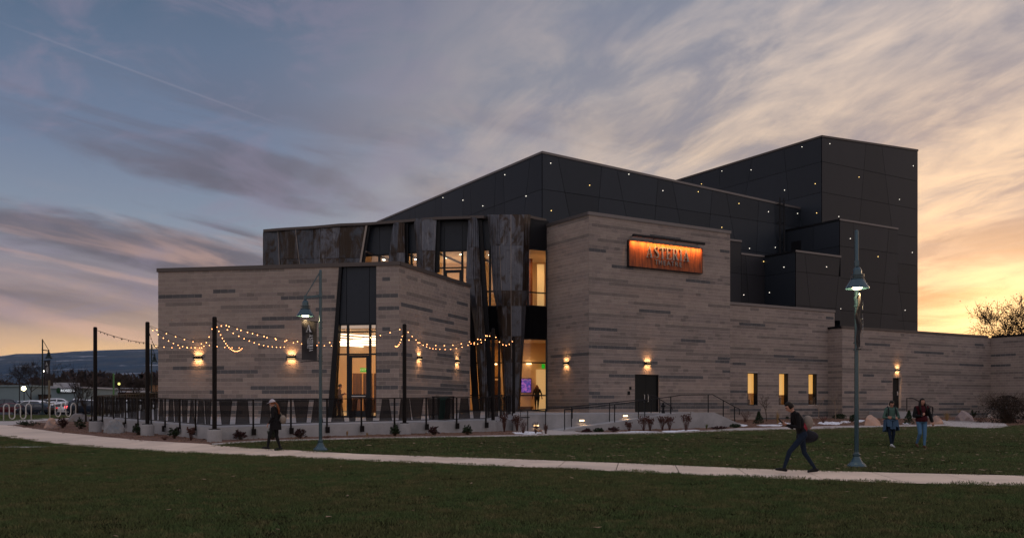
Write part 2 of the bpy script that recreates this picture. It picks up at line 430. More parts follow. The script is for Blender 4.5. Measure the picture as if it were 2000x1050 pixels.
def sign_mat():
    m = bpy.data.materials.new('rusted_sign_plate'); m.use_nodes = True; nt = m.node_tree; G = NG(nt); p = nt.nodes['Principled BSDF']
    geo = G.new('ShaderNodeNewGeometry')
    n = G.noise(G.v('MULTIPLY', geo.outputs['Position'], (7, 7, .6)), 1.3, 7, .65, .3)
    c = G.mix(G.ss(n, .35, .65), (.36, .085, .016), (.14, .030, .010)); G.put(p.inputs['Base Color'], c)
    p.inputs['Roughness'].default_value = .75; return m
M['sign'] = sign_mat()
# ================================================================== ground and hard surfaces
R2, L2 = Vector((.8506, .5257)), Vector((-.5257, .8507))       # plan directions of the theatre
# terrain: one sheet out to the valley
mb = MB(); ys = sorted(set([-60, 0, 12, 20] + [k for k, _ in KN] + [600, 900, 2600, 9000]))
xs = [-9000, -1500, -400, -100, -40, -20, 0, 20, 40, 100, 400, 1500, 9000]
for y in ys:
    for x in xs: mb.v.append(Vector((x, y, gh(y) - .03)))
for j in range(len(ys) - 1):
    for i in range(len(xs) - 1):
        a = j * len(xs) + i; mb.f.append([a, a + 1, a + len(xs) + 1, a + len(xs)]); mb.m.append(0)
solo('ground', mb, M['terrain'], kind='structure')

up = [(0, 826), (17, 829.5), (114, 844), (200, 853), (286, 860.6), (350, 864.3), (404, 867)]
up2 = [(414, 869), (480, 874.6), (566, 878.8), (634, 883), (760, 888.5), (1000, 896.5), (1250, 906), (1480, 916), (1740, 923.5), (2000, 929.5), (2140, 933)]
lo = [(2140, 953), (2000, 949.5), (1740, 943), (1480, 933.5), (1250, 922.5), (1000, 911.5), (750, 902), (600, 895.5), (500, 890.5), (350, 884), (250, 877.5), (155, 871), (60, 860), (0, 852), (-80, 845)]
G_ = lambda l: [gp(*p).xy for p in l]
walk_poly = G_([(-80, 822)] + up + up2 + lo)
swalk = sheet('sidewalk', walk_poly, .008, M['walk_joint'], thick=.10)
M['walk_slab'] = mat('sidewalk_slab_concrete', (.71, .56, .45), .85, var=.07, vscale=.5, col2=(.60, .475, .385), bump=.08, bscale=40, fine=.10, objvar=.13)
for i in range(46):
    xa, xb = -50 + i * 1.52, -50 + (i + 1) * 1.52
    nn_ = Vector((1, -.14, 0)).normalized()
    sheet('slab', walk_poly, .018, M['walk_slab'], kind=None, thick=.03, parent=swalk, clip=[((xa + .011, 27, 0), tuple(-nn_)), ((xb - .011, 27, 0), tuple(nn_))])
front = [Vector((-26, 7)), Vector((26, 7))] + G_([(2140, 953)] + lo[1:12]) + G_([(155, 871), (60, 873.5), (-60, 875)])
mid_curb = [(414, 868.6), (500, 863.2), (700, 857.3), (1000, 852), (1060, 850.5), (1135, 849.6), (1270, 848), (1440, 841), (1560, 839), (1720, 834.5), (1843, 832.2), (1890, 836.6), (1944, 837.6), (1974, 832), (2060, 826)]
mid = G_(up2[1:]) + G_([(2140, 822)] + mid_curb[::-1])
left_lawn = G_([(-60, 872.5), (60, 871.5), (150, 870), (155, 871), (60, 860), (0, 852), (-60, 846)])
far_lawn = G_([(-120, 822), (0, 823), (70, 819.5), (150, 815.5), (178, 812)]) + [Vector((-42, 102.8)), Vector((-72, 102.8))]
soilm = M['soil']
for nm, pl in (('lawn', front), ('lawn', mid), ('lawn', left_lawn), ('lawn', far_lawn)): sheet(nm, pl, .004, soilm)
sheet('narrow_path', G_([(-60, 875.4), (60, 873.9), (155, 871.2), (150, 870), (60, 871.4), (-60, 872.4)]), .012, M['curb'])
# planting bed with gravel
bed = [gp(17, 829.5).xy, gp(114, 843.6).xy, gp(200, 852.6).xy, gp(286, 860.2).xy, gp(350, 864).xy, gp(404, 866.6).xy] + G_([(c[0], c[1] - 1.2) for c in mid_curb[:14]]) + [Vector((34, 53)), Vector((34, 76)), Vector((24, 66)), Vector((4, 53)), Vector((-16, 60)), gp(150, 812).xy, gp(100, 820).xy]
sheet('planting_bed', bed, .008, M['gravel'])
# curb strip on the bed's edge and the path beyond it
cs = [(414, 868.8), (500, 863.4), (700, 857.5), (1000, 852.2), (1060, 850.7)]
sheet('curb_strip', G_(cs) + G_([(c[0], c[1] - 2.2) for c in cs[::-1]]), .03, M['curb'], thick=.08)
pa = [(1060, 850.8), (1135, 849.9), (1270, 848.2), (1440, 841.4), (1560, 839), (1720, 834.8), (1775, 833.6)]
pb = [(1775, 830.6), (1720, 830.8), (1560, 833.8), (1440, 836.6), (1380, 841.2), (1270, 844.6), (1135, 845.2), (1110, 841), (1058, 841), (1060, 847.6)]
sheet('narrow_path', G_(pa + pb), .035, M['curb'], thick=.08)
pc = [(1775, 834), (1843, 832), (1890, 836.4), (1944, 837.4), (1970, 832.5), (1962, 827.5), (1935, 825), (1905, 826), (1850, 823), (1838, 820), (1820, 821), (1835, 826), (1848, 829), (1830, 829.5), (1775, 830)]
sheet('narrow_path', G_(pc), .036, M['curb'], thick=.08)
sheet('left_walk', G_([(-80, 826), (17, 830.5), (70, 826.5), (110, 822.5), (150, 817), (180, 813.5), (180, 810.5), (150, 812.5), (70, 817), (0, 821), (-80, 822)]), .02, M['curb'])
sheet('parking_lot', [Vector((-95, 103)), Vector((-34, 103)), Vector((-34, 148)), Vector((-95, 148))], .004, M['asphalt'])
# terrace slab
XC, YC, DD = -11.48, 35.05, 1.52
RF, LF = Vector((.844, .536)), Vector((-.6777, .7355))
PC = Vector((XC, YC))
def deck(y): return .71 + .024 * (y - 35.0)
tp = [PC + Vector((0, -.03)), PC + RF * (DD * 8.35) + Vector((.02, -.03)), Vector((0.0, 42.6)), Vector((1.6, 44.5)), Vector((2.6, 52)), Vector((.4, 56)), Vector((-3.0, 55.5)), Vector((-17, 60)), Vector((-23, 58)), PC + LF * (DD * 9.3) + Vector((-.02, -.02))]
mb = MB(); n = len(tp); mb.add([(p.x, p.y, deck(p.y)) for p in tp] + [(p.x, p.y, -.3) for p in tp], [list(range(n))] + [[i, i + n, (i + 1) % n + n, (i + 1) % n] for i in range(n)])
solo('terrace', mb, M['conc'], kind='structure')

# ================================================================== facade plane helper
class Face:
    def __init__(s, p0, p1):
        s.p = Vector(p0[:2]); d = Vector(p1[:2]) - s.p; s.len = d.length; s.d = d.normalized()
        s.n = Vector((s.d.y, -s.d.x))
        if s.n.dot(-s.p) < 0: s.n = -s.n
    def P(s, u, z, w=0.0):
        q = s.p + s.d * u + s.n * w; return Vector((q.x, q.y, z))
    def uz(s, px_, py_):
        rx = (px_ - 1000) / F        # point = Y*(rx,1)
        # p + d*u = Y*(rx,1)
        det = s.d.x * (-1) - s.d.y * (-rx)
        u = ((-s.p.x) * (-1) - (-s.p.y) * (-rx)) / det
        Y = s.p.y + s.d.y * u
        return u, EYE + (YH - py_) / F * Y
    def slab(s, mb, poly, w0, w1):
        q = s.P(0, 0, 0)
        a = [s.P(u, z, w0) for u, z in poly]; mb.prism(a, s.P(0, 0, w1) - s.P(0, 0, w0))
    def rect(s, mb, u0, u1, z0, z1, w0, w1): s.slab(mb, [(u0, z0), (u1, z0), (u1, z1), (u0, z1)], w0, w1)

theatre = thing('theatre_building', 'theatre of tan block wings with black clad upper volumes and a fly tower', 'building', (0, 58, 0))
CH, CW, CZ = .2032, .4064, .9
blocks_near = []       # (distance, face, u0, u1, z0, z1, tint)
blk = {i: MB() for i in range(5)}
def wall(name, face, z0, z1, holes, strong, mids, thick=.3, seed=1, u1=None, ztop_tint=5.0):
    """mortar slab with openings (rect holes or a slanted one) and one raised block per unit"""
    r = random.Random(seed); U = face.len if u1 is None else u1
    mb = MB()
    cuts = sorted(set([0, U] + [c for h in holes for c in (h['a0'], h['a1'], h['b'])]))
    for a, b in zip(cuts, cuts[1:]):
        if b - a < 1e-4: continue
        hs = [h for h in holes if min(h['a0'], h['a1']) < (a + b) / 2 < h['b']]
        if not hs: face.rect(mb, a, b, z0, z1, -thick, 0); continue
        h = hs[0]
        if h['z1'] < z1: face.rect(mb, a, b, h['z1'], z1, -thick, 0)
        if h['z0'] > z0: face.rect(mb, a, b, z0, h['z0'], -thick, 0)
        if (a + b) / 2 < max(h['a0'], h['a1']):      # the sliver beside a slanted jamb
            if h['a0'] < h['a1']: face.slab(mb, [(h['a0'], h['z0']), (h['a1'], h['z1']), (h['a0'], h['z1'])], -thick, 0)
    wm = part(name, mb, M['mortar'], theatre)
    def segs(lst, pad=0):
        out = {}
        for xa, xb, y in lst:
            ym = y
            u, z = face.uz((xa + xb) / 2, ym); ua = face.uz(xa, ym)[0]; ub = face.uz(xb, ym)[0]
            out.setdefault(int((z - CZ) // CH), []).append((ua, ub))
        return out
    S, Md = segs(strong), segs(mids)
    k0, k1 = int((z0 - CZ) // CH), int((z1 - CZ) // CH) + 1
    for k in range(k0, k1 + 1):
        za, zb = max(CZ + k * CH + .007, z0), min(CZ + (k + 1) * CH - .007, z1)
        if zb - za < .06: continue
        zm = (za + zb) / 2
        hv = []
        for h in holes:
            if h['z0'] < zm < h['z1']:
                t = (zm - h['z0']) / (h['z1'] - h['z0']); hv.append((h['a0'] + (h['a1'] - h['a0']) * t, h['b']))
        u = -(k % 2) * CW / 2 - CW * r.randint(0, 3) * 0
        run, tint = 0, 0
        hi = zm > ztop_tint
        while u < U:
            ua, ub = u + .006, u + CW - .006; u += CW
            if run <= 0:
                run = r.randint(2, 14)
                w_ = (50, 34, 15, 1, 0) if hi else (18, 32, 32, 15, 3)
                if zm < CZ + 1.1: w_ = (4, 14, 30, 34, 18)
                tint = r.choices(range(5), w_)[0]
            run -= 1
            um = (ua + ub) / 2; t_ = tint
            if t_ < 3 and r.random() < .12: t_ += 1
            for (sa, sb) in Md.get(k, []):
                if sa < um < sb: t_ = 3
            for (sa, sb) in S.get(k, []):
                if sa < um < sb: t_ = 4
            pieces = [(max(ua, 0.0), min(ub, U))]
            for ha, hb in hv:
                np_ = []
                for a, b in pieces:
                    if b <= ha or a >= hb: np_.append((a, b))
                    else:
                        if a < ha: np_.append((a, ha))
                        if b > hb: np_.append((hb, b))
                pieces = np_
            for a, b in pieces:
                if b - a < .03: continue
                full = abs((b - a) - (CW - .012)) < 1e-3 and abs((zb - za) - (CH - .014)) < 1e-3
                c = face.P((a + b) / 2, zm)
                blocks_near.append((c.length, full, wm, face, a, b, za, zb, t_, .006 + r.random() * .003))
    return wm

# --- left wing -------------------------------------------------------
A0, A1, A2 = Vector((-18.13, 46.7)), Vector((-5.49, 44.36)), Vector((-2.44, 52.9))
FA, FB = Face(A0, A1), Face(A1, A2)
ZT = 8.36
ua_t, _ = FA.uz(664, 516); ua_b, _ = FA.uz(640.5, 818); ub_, _ = FA.uz(735, 700)
zA0 = deck(44.8) - .02
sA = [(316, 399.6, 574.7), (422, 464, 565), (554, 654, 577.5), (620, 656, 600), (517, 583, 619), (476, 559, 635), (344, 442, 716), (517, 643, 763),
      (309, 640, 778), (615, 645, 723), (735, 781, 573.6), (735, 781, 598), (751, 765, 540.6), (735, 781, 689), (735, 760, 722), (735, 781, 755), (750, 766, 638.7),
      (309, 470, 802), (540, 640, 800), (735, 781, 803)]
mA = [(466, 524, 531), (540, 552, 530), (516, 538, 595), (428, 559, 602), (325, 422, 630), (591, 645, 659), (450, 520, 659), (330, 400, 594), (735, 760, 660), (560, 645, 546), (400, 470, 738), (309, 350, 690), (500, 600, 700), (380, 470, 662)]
wall('masonry_wall', FA, zA0, ZT, [dict(a0=ua_b, a1=ua_t, b=ub_, z0=zA0, z1=ZT)], sA, mA, seed=3)
sB = [(781, 843, 603), (890, 916, 594), (874, 916, 616.6), (837, 884, 627), (868, 914, 648), (782, 807, 689), (897, 916, 728), (814, 882, 739.6), (785, 916, 755), (837, 884, 763.5)]
mB_ = [(793, 812, 545), (819, 852, 554), (870, 905, 554), (791, 870, 584), (785, 820, 626), (824, 896, 654), (796, 868, 723), (785, 850, 700), (850, 916, 690), (785, 850, 778), (860, 916, 790)]
wall('masonry_wall', FB, deck(44.5) - .02, ZT, [], sB, mB_, seed=4)
# --- main brick block ------------------------------------------------
B0 = Vector((4.35, 51.6)); BR = B0 + R2 * 11.03; BL = B0 + L2 * 4.35
FBf, FBl = Face(B0, BR), Face(B0, BL)
ZB = 12.3; PLAT = 1.13
d0, dz1 = FBf.uz(1240, 728); d1, _ = FBf.uz(1287, 728); dz0 = PLAT
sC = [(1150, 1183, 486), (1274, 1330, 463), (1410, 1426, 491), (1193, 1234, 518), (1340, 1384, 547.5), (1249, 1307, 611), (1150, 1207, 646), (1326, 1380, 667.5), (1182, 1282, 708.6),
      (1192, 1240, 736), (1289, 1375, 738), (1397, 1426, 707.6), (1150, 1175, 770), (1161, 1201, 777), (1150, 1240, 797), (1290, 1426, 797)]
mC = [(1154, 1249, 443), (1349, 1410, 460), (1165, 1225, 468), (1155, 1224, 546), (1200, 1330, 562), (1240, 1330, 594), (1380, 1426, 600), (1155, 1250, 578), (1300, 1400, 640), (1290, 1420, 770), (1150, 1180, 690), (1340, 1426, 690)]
wall('masonry_wall', FBf, .45, ZB, [dict(a0=d0, a1=d0, b=d1, z0=dz0, z1=dz1)], sC, mC, seed=5, ztop_tint=7)
sD = [(1120, 1149, 487), (1071, 1110, 523), (1097, 1149, 647), (1071, 1118, 708.6), (1079, 1149, 770), (1085, 1149, 777), (1070, 1149, 790)]
mD = [(1104, 1149, 447), (1090, 1130, 470), (1075, 1140, 545), (1080, 1149, 580), (1071, 1120, 610), (1100, 1149, 735), (1071, 1149, 750)]
wall('masonry_wall', FBl, .45, ZB, [], sD, mD, seed=6, ztop_tint=7)
# --- low wing with three windows ------------------------------------
S2a = Vector((426 / F * 59.7, 59.7)) - R2 * .6; S2b = Vector((630 / F * 65.1, 65.1)); FS = Face(S2a, S2b)
h3 = []
for xa, xb, ya, yb in ((1459.8, 1480, 727, 791), (1521, 1539.5, 728, 790.5), (1578.6, 1595.5, 729, 790)):
    a, z1_ = FS.uz(xa, ya); b, z0_ = FS.uz(xb, yb); h3.append(dict(a0=a, a1=a, b=b, z0=z0_, z1=z1_))
sE = [(1444, 1491, 636), (1610, 1631, 618.6), (1507, 1552, 696), (1427, 1456, 711), (1427, 1460, 764.5), (1560, 1578, 765), (1600, 1617, 765), (1545, 1600, 800)]
mE = [(1492, 1578, 629), (1537, 1600, 620), (1427, 1517, 642), (1476, 1565, 661.6), (1545, 1616, 676), (1427, 1483, 683), (1515, 1592, 686), (1552, 1595, 698), (1584, 1631, 649), (1427, 1560, 695), (1515, 1606, 709), (1461, 1481, 601)]
ZS = 8.12
wall('masonry_wall', FS, .3, ZS, h3, sE, mE, seed=7, ztop_tint=5)
S3a = Vector((645 / F * 63.7, 63.7)); S3b = Vector((935 / F * 73.2, 73.2)); FS3 = Face(S3a, S3b)
S3l = S3a + L2 * 1.25; FS3l = Face(S3a, S3l)
e0, ez1 = FS3.uz(1743.5, 737); e1, _ = FS3.uz(1760, 737); _, ez0 = FS3.uz(1751, 797)
sF = [(1690, 1735, 674), (1786, 1846, 689), (1902, 1923, 674), (1874, 1923, 712), (1686, 1705, 731), (1690, 1735, 786), (1650, 1690, 763), (1720, 1743, 743)]
mF = [(1777, 1871, 674), (1696, 1762, 664), (1716, 1791, 697), (1690, 1766, 707), (1725, 1818, 744), (1802, 1859, 765), (1806, 1900, 709), (1645, 1700, 680), (1650, 1740, 720), (1800, 1930, 730), (1850, 1930, 752)]
ZS3 = 6.9
wall('masonry_wall', FS3, .4, ZS3, [dict(a0=e0, a1=e0, b=e1, z0=ez0, z1=ez1)], sF, mF, seed=8, ztop_tint=4.2)
wall('masonry_wall', FS3l, .4, ZS3, [], [], [], seed=9, ztop_tint=4.2)
S4b = S3b - L2 * 8.0; FS4 = Face(S3b, S4b)
wall('masonry_wall', FS4, .4, ZS3, [], [(1935, 1978, 712), (1935, 1980, 692)], [(1940, 1975, 691), (1955, 1995, 668), (1935, 2000, 730)], seed=10, ztop_tint=4.2)

# the 300 blocks that show largest are objects of their own, the rest is joined per wall
front_blocks = [b for b in blocks_near if b[1] and b[3] in (FA, FB)]
front_blocks.sort(key=lambda b: b[0]); chosen = set(id(b) for b in front_blocks[:300])
bmesh_t = []
for i in range(5):
    mb = MB(); mb.box((0, 0, 0), (CW - .012, .02, CH - .014)); bmesh_t.append(fix(mb.mesh('concrete_block', M['b%d' % i])))
rest = {}
for b in blocks_near:
    _, full, wm, fc, a, b1, za, zb, t_, pr = b
    if id(b) in chosen:
        o = link('concrete_block', bmesh_t[t_], wm)
        c = fc.P((a + b1) / 2, (za + zb) / 2, pr - .01); o.location = c - ORG[theatre]
        o.rotation_euler = (0, 0, atan2(fc.d.y, fc.d.x))
    else:
        m_ = rest.setdefault(wm.name, (wm, MB()))[1]; m_.mi = t_
        q = [fc.P(a, za, pr), fc.P(b1, za, pr), fc.P(b1, zb, pr), fc.P(a, zb, pr)]
        r_ = [fc.P(a, za, -.002), fc.P(b1, za, -.002), fc.P(b1, zb, -.002), fc.P(a, zb, -.002)]
        m_.add(q + r_, [[0, 1, 2, 3], [0, 4, 5, 1], [1, 5, 6, 2], [2, 6, 7, 3], [3, 7, 4, 0]])
for nm, (wm, m_) in rest.items():
    o = part('block_courses', m_, [M['b%d' % i] for i in range(5)], wm, normals=False); o['kind'] = 'stuff'

# copings and roofs of the block wings
def coping(face, u0, u1, z, h=.19, w0=-.35, w1=.06, m=None, ends=True):
    mb = MB(); face.rect(mb, u0, u1, z, z + h, w0, w1); part('coping', mb, m or M['coping'], theatre)
coping(FA, -.06, FA.len + .06, ZT); coping(FB, .08, FB.len + .05, ZT)
coping(FBf, -.05, FBf.len + .05, ZB, m=M['coping_l']); coping(FBl, .07, FBl.len, ZB)
coping(FS, 0, FS.len + .03, ZS, .17, m=M['coping_l']); coping(FS3, -.05, FS3.len - .38, ZS3, .15, m=M['coping']); coping(FS3l, .07, FS3l.len + .2, ZS3, .15, m=M['black'])
coping(FS4, .07, FS4.len, ZS3, .15, m=M['black'])
mb = MB()
mb.prism([(p.x, p.y, ZT - .4) for p in (A0 + Vector((.3, .3)), A1 + Vector((-.2, .4)), A2 + Vector((-.4, -.1)), Vector((-2.9, 56.5)), Vector((-17.6, 59)))], (0, 0, .2))
part('roof', mb, M['coping'], theatre)
mb = MB(); q = [B0 + R2 * .3 + L2 * .3, BR + L2 * .3 - R2 * .02, BR + L2 * 9, BL + L2 * 4 + R2 * .3]
mb.prism([(p.x, p.y, ZB - .4) for p in q], (0, 0, .2)); part('roof', mb, M['coping'], theatre)
mb = MB(); FBr = Face(BR, BR + L2 * 3.2)
mb.prism([(p.x, p.y, .4) for p in (BR - R2 * .3 + L2 * .3, BR + L2 * .301, BR + L2 * 9, BR + L2 * 9 - R2 * .3)], (0, 0, ZB - .4)); part('masonry_wall', mb, M['b2'], theatre)
mb = MB(); q = [S2a + L2 * .31, S2b + L2 * .31, S2b + L2 * 6, S2a + L2 * 6]
mb.prism([(p.x, p.y, ZS - .3) for p in q], (0, 0, .15)); part('roof', mb, M['coping'], theatre)
mb = MB(); q = [S2b + L2 * .0 - R2 * .3, S2b, S2b + L2 * 6, S2b + L2 * 6 - R2 * .3]
mb.prism([(p.x, p.y, .4) for p in [q[0] + L2 * .31, q[1] + L2 * .002, q[2], q[3]]], (0, 0, ZS - .42)); part('masonry_wall', mb, M['b2'], theatre)
mb = MB(); q = [S3a + L2 * .31 + R2 * .3, S3b + L2 * .31, S3b + L2 * 9, S3a + L2 * 9 + R2 * .3]
mb.prism([(p.x, p.y, ZS3 - .25) for p in q], (0, 0, .12)); part('roof', mb, M['coping'], theatre)

# ================================================================== dark clad volumes
JZ = [23.62, 21.15, 18.68, 16.20, 13.73, 11.26, 8.79, 6.3]
def clad(face, u0, u1, z0, ztopf, joints, m, coping_m=None, cop_h=.16):
    """a backing slab, panels split by level joints and tilted upright joints, and a coping"""
    mb = MB(); face.slab(mb, [(u0, z0), (u1, z0), (u1, ztopf(u1) - .02), (u0, ztopf(u0) - .02)], -.35, 0)
    wm = part('clad_wall', mb, M['joint'], theatre)
    zc = [z for z in JZ if z > z0 and z < max(ztopf(u0), ztopf(u1)) - .25]
    rows = [None] + zc + [z0]
    g_ = .014
    for i in range(len(rows) - 1):
        def zt(u, i=i): return (ztopf(u) - .03) if rows[i] is None else min(rows[i] - g_, ztopf(u) - .03)
        zb = rows[i + 1] + (g_ if i + 1 < len(rows) - 1 else 0)
        def at(j, z):
            (ut, z_t), (ub, z_b) = j; return ut + (ub - ut) * (z_t - z) / (z_t - z_b)
        J = [((u0, 30), (u0, 0))] + list(joints) + [((u1, 30), (u1, 0))]
        for ja, jb in zip(J, J[1:]):
            um = (at(ja, zb) + at(jb, zb)) / 2
            if zt(um) - zb < .1: continue
            a0_, b0_ = at(ja, zb), at(jb, zb)
            ta = zt(at(ja, zt(a0_))); tb_ = zt(at(jb, zt(b0_)))
            a1_, b1_ = at(ja, ta), at(jb, tb_)
            p = [(max(a0_ + g_, u0), zb), (min(b0_ - g_, u1), zb), (min(b1_ - g_, u1), tb_), (max(a1_ + g_, u0), ta)]
            if p[1][0] - p[0][0] < .08 or p[2][0] - p[3][0] < .08: continue
            mb = MB(); face.slab(mb, p, .003, .02); part('cladding_panel', mb, m, wm)
    mb = MB()
    a, b = face.P(u0 - .03, ztopf(u0) + cop_h / 2, -.15), face.P(u1 + .03, ztopf(u1) + cop_h / 2, -.15)
    mb.beam(a, b, .42, cop_h); part('coping', mb, coping_m or M['coping_l'], theatre)
    return wm
def jt(face, x0, y0, x1, y1): return (face.uz(x0, y0), face.uz(x1, y1))
M0 = Vector((59 / F * 62, 62.0)); FM = Face(M0, M0 + R2 * 10); FMl = Face(M0, M0 + L2 * 10)
uMr = FM.uz(1563, 500)[0]
ztM = lambda u: 18.62 - .0365 * u
jM = [jt(FM, 1089, 305, 1111, 417), jt(FM, 1175, 324.5, 1168, 410), jt(FM, 1205, 333, 1222, 417), jt(FM, 1285, 350, 1279, 425), jt(FM, 1313, 356, 1327, 431),
      jt(FM, 1390.6, 375, 1386, 433.5), jt(FM, 1418, 377, 1429, 437), jt(FM, 1481.5, 394, 1479, 450), jt(FM, 1532, 400, 1536, 480)]
wM = clad(FM, 0, uMr, 7.8, ztM, jM, M['panel'])
jMl = []
u = 1.5
for i in range(11): jMl.append(((u + (.25 if i % 2 else -.25), 18.6), (u + (-.25 if i % 2 else .25), 12.8))); u += 1.5 if i % 2 else 3.4
jMl = [jt(FMl, 1036, 310, 1026, 400)] + [j for j in jMl if j[0][0] > 3.0]
wMl = clad(FMl, .02, 28.0, 11.5, lambda u: 18.62, jMl, M['panel'], cop_h=.15)
mb = MB(); q = [M0 + R2 * .36 + L2 * .36, M0 + R2 * uMr, M0 + R2 * uMr + L2 * 28, M0 + L2 * 28 + R2 * .36]
mb.add([(p.x, p.y, ztM((p - M0).dot(R2)) - .5) for p in q], [[0, 1, 2, 3]]); part('roof', mb, M['coping'], theatre)
# fly tower
T0 = Vector((605 / F * 73.6, 73.6)); FT = Face(T0, T0 + R2 * 12.55); FTl = Face(T0, T0 + L2 * 10)
ztT = lambda u: 23.1 + .055 * u
jT = [jt(FT, 1691, 281, 1679, 430), jt(FT, 1722, 286, 1736, 400), jt(FT, 1752, 440, 1757, 640)]
wT = clad(FT, 0, 12.55, 6.6, ztT, [j for j in jT[:2]], M['panel2'], M['coping'])
jTl = [jt(FTl, 1532, 297, 1539, 370), jt(FTl, 1468, 317, 1462, 350)]
wTl = clad(FTl, .02, 22, 11.5, lambda u: 23.1, jTl + [((11.5, 23), (11.0, 13)), ((15, 23), (15.6, 13)), ((19, 23), (18.6, 13))], M['panel'], M['coping'])
mb = MB(); q = [T0 + R2 * .3 + L2 * .3, T0 + R2 * 12.5 + L2 * .3, T0 + R2 * 12.5 + L2 * 22, T0 + L2 * 22 + R2 * .3]
mb.add([(p.x, p.y, 22.7) for p in q], [[0, 1, 2, 3]]); part('roof', mb, M['coping'], theatre)
# stepped volumes in front of the tower
def volume(px_, Y, lenR, lenL, z0, z1, jr, jl, m):
    p0 = Vector(((px_ - 1000) / F * Y, Y)); fr = Face(p0, p0 + R2 * lenR); fl = Face(p0, p0 + L2 * lenL)
    clad(fr, 0, lenR, z0, lambda u: z1 - .12, [jt(fr, *j) for j in jr], M['panel2'], M['coping_l'], .14)
    clad(fl, .02, lenL, z0, lambda u: z1 - .12, [jt(fl, *j) for j in jl], m, M['black'], .14)
    mb = MB(); q = [p0 + R2 * .2 + L2 * .2, p0 + R2 * (lenR - .02) + L2 * .2, p0 + R2 * (lenR - .02) + L2 * lenL, p0 + L2 * lenL + R2 * .2]
    mb.prism([(p.x, p.y, z1 - .42) for p in q], (0, 0, .1)); part('roof', mb, M['coping'], theatre)
    return fr, fl
f2, f2l = volume(1640, 70.05, 7.08, 5.6, 6.5, 15.8, [(1666, 436, 1672, 600), (1736, 446, 1722, 600)], [(1590, 440, 1588, 490)], M['panel'])
f3, f3l = volume(1554, 66.5, 4.95, 3.4, 7.9, 12.8, [(1572, 500, 1581, 590), (1637, 545, 1632, 600)], [], M['panel'])
p4 = Vector((447.5 / F * 67.72, 67.72)); f4 = Face(p4, p4 + R2 * 3.0)
clad(f4, 0, 2.45, 7.9, lambda u: 12.68, [jt(f4, 1456, 500, 1462, 590)], M['panel2'], M['coping_l'], .14)
p5 = Vector((395 / F * 66.3, 66.3)); f5 = Face(p5, p4)
clad(f5, 0, f5.len, 7.9, lambda u: 13.6, [], M['panel2'], M['coping_l'], .14)
mb = MB(); q = [p5 + L2 * .2, p4 + L2 * .2, p4 + L2 * 4.2, p5 + L2 * 4.2]
mb.prism([(p.x, p.y, 13.2) for p in q], (0, 0, .1)); q = [p4 + L2 * .2, p4 + R2 * 2.5 + L2 * .2, p4 + R2 * 2.5 + L2 * 4.2, p4 + L2 * 4.2]
mb.prism([(p.x, p.y, 12.3) for p in q], (0, 0, .1)); part('roof', mb, M['coping'], theatre)
mb = MB(); a, za = f2l.uz(1565, 469); b, zb = f2l.uz(1546, 488); f2l.rect(mb, a, b, 12.6, za, .02, .05); part('roof_door', mb, M['black'], theatre)
# wall ladder at the end of the auditorium
lad = MB(); ul = FM.uz(1518, 400)[0]; ur_ = FM.uz(1526, 400)[0]
for uu in (ul, ur_): lad.beam(FM.P(uu, 12.9, .28), FM.P(uu, 18.3, .28), .09, .09)
for i in range(17): lad.beam(FM.P(ul, 13.1 + i * .31, .28), FM.P(ur_, 13.1 + i * .31, .28), .03, .03)
for i in range(4):
    for uu in (ul, ur_): lad.beam(FM.P(uu, 13.3 + i * 1.5, .0), FM.P(uu, 13.3 + i * 1.5, .28), .05, .05)
part('wall_ladder', lad, M['black'], theatre)
# small star lights in the cladding
st = {}
def star(face, par, px_, py_, warm=False, r=.028):
    u, z = face.uz(px_, py_); mb = MB()
    key = warm
    p = face.P(u, z, .045); mb.ball(p, r, 8, 6); part('star_light', mb, M['star_w'] if warm else M['star'], par, normals=False)
for x, y, w_ in [(1075, 319, 0), (1227.5, 340.5, 0), (1151, 362, 1), (1294, 372.5, 0), (1076, 411.5, 1), (1363, 374.6, 1), (1442.5, 397.6, 1), (1500, 413.5, 0), (1557, 417, 0), (1409, 444, 1)]: star(FM, wM, x, y, w_)
for x, y, w_ in [(987, 341.5, 0), (866, 386, 0), (905, 391, 0), (944, 402, 0), (1028.5, 383, 0)]: star(FMl, wMl, x, y, w_)
for x, y, w_ in [(1620, 281, 0), (1783, 324, 0), (1677, 346, 1), (1756, 389.6, 0), (1637.5, 423, 0), (1781, 493, 0), (1740, 606, 0), (1767, 605.5, 0)]: star(FT, wT, x, y, w_)
for x, y, w_ in [(1567, 287, 0), (1410.5, 334, 0), (1467.6, 332, 0), (1370.6, 359.4, 1), (1533, 371.4, 0), (1593, 359, 1), (1595.7, 416, 1)]: star(FTl, wTl, x, y, w_)
for x, y, w_ in [(1660, 466, 0), (1714, 501, 1)]: star(f2, theatre, x, y, w_)
for x, y, w_ in [(1613.6, 521, 0)]: star(f3, theatre, x, y, w_)
for x, y, w_ in [(1532, 521.5, 0), (1503.5, 571, 0)]: star(f3l, theatre, x, y, w_)
for x, y, w_ in [(1463, 485, 0), (1513.5, 483, 0)]: star(FM, wM, x, y, w_)
star(f4, theatre, 1452, 575.5); star(f4, theatre, 1490.7, 510.5, 1); star(f2, theatre, 1641, 602.5)
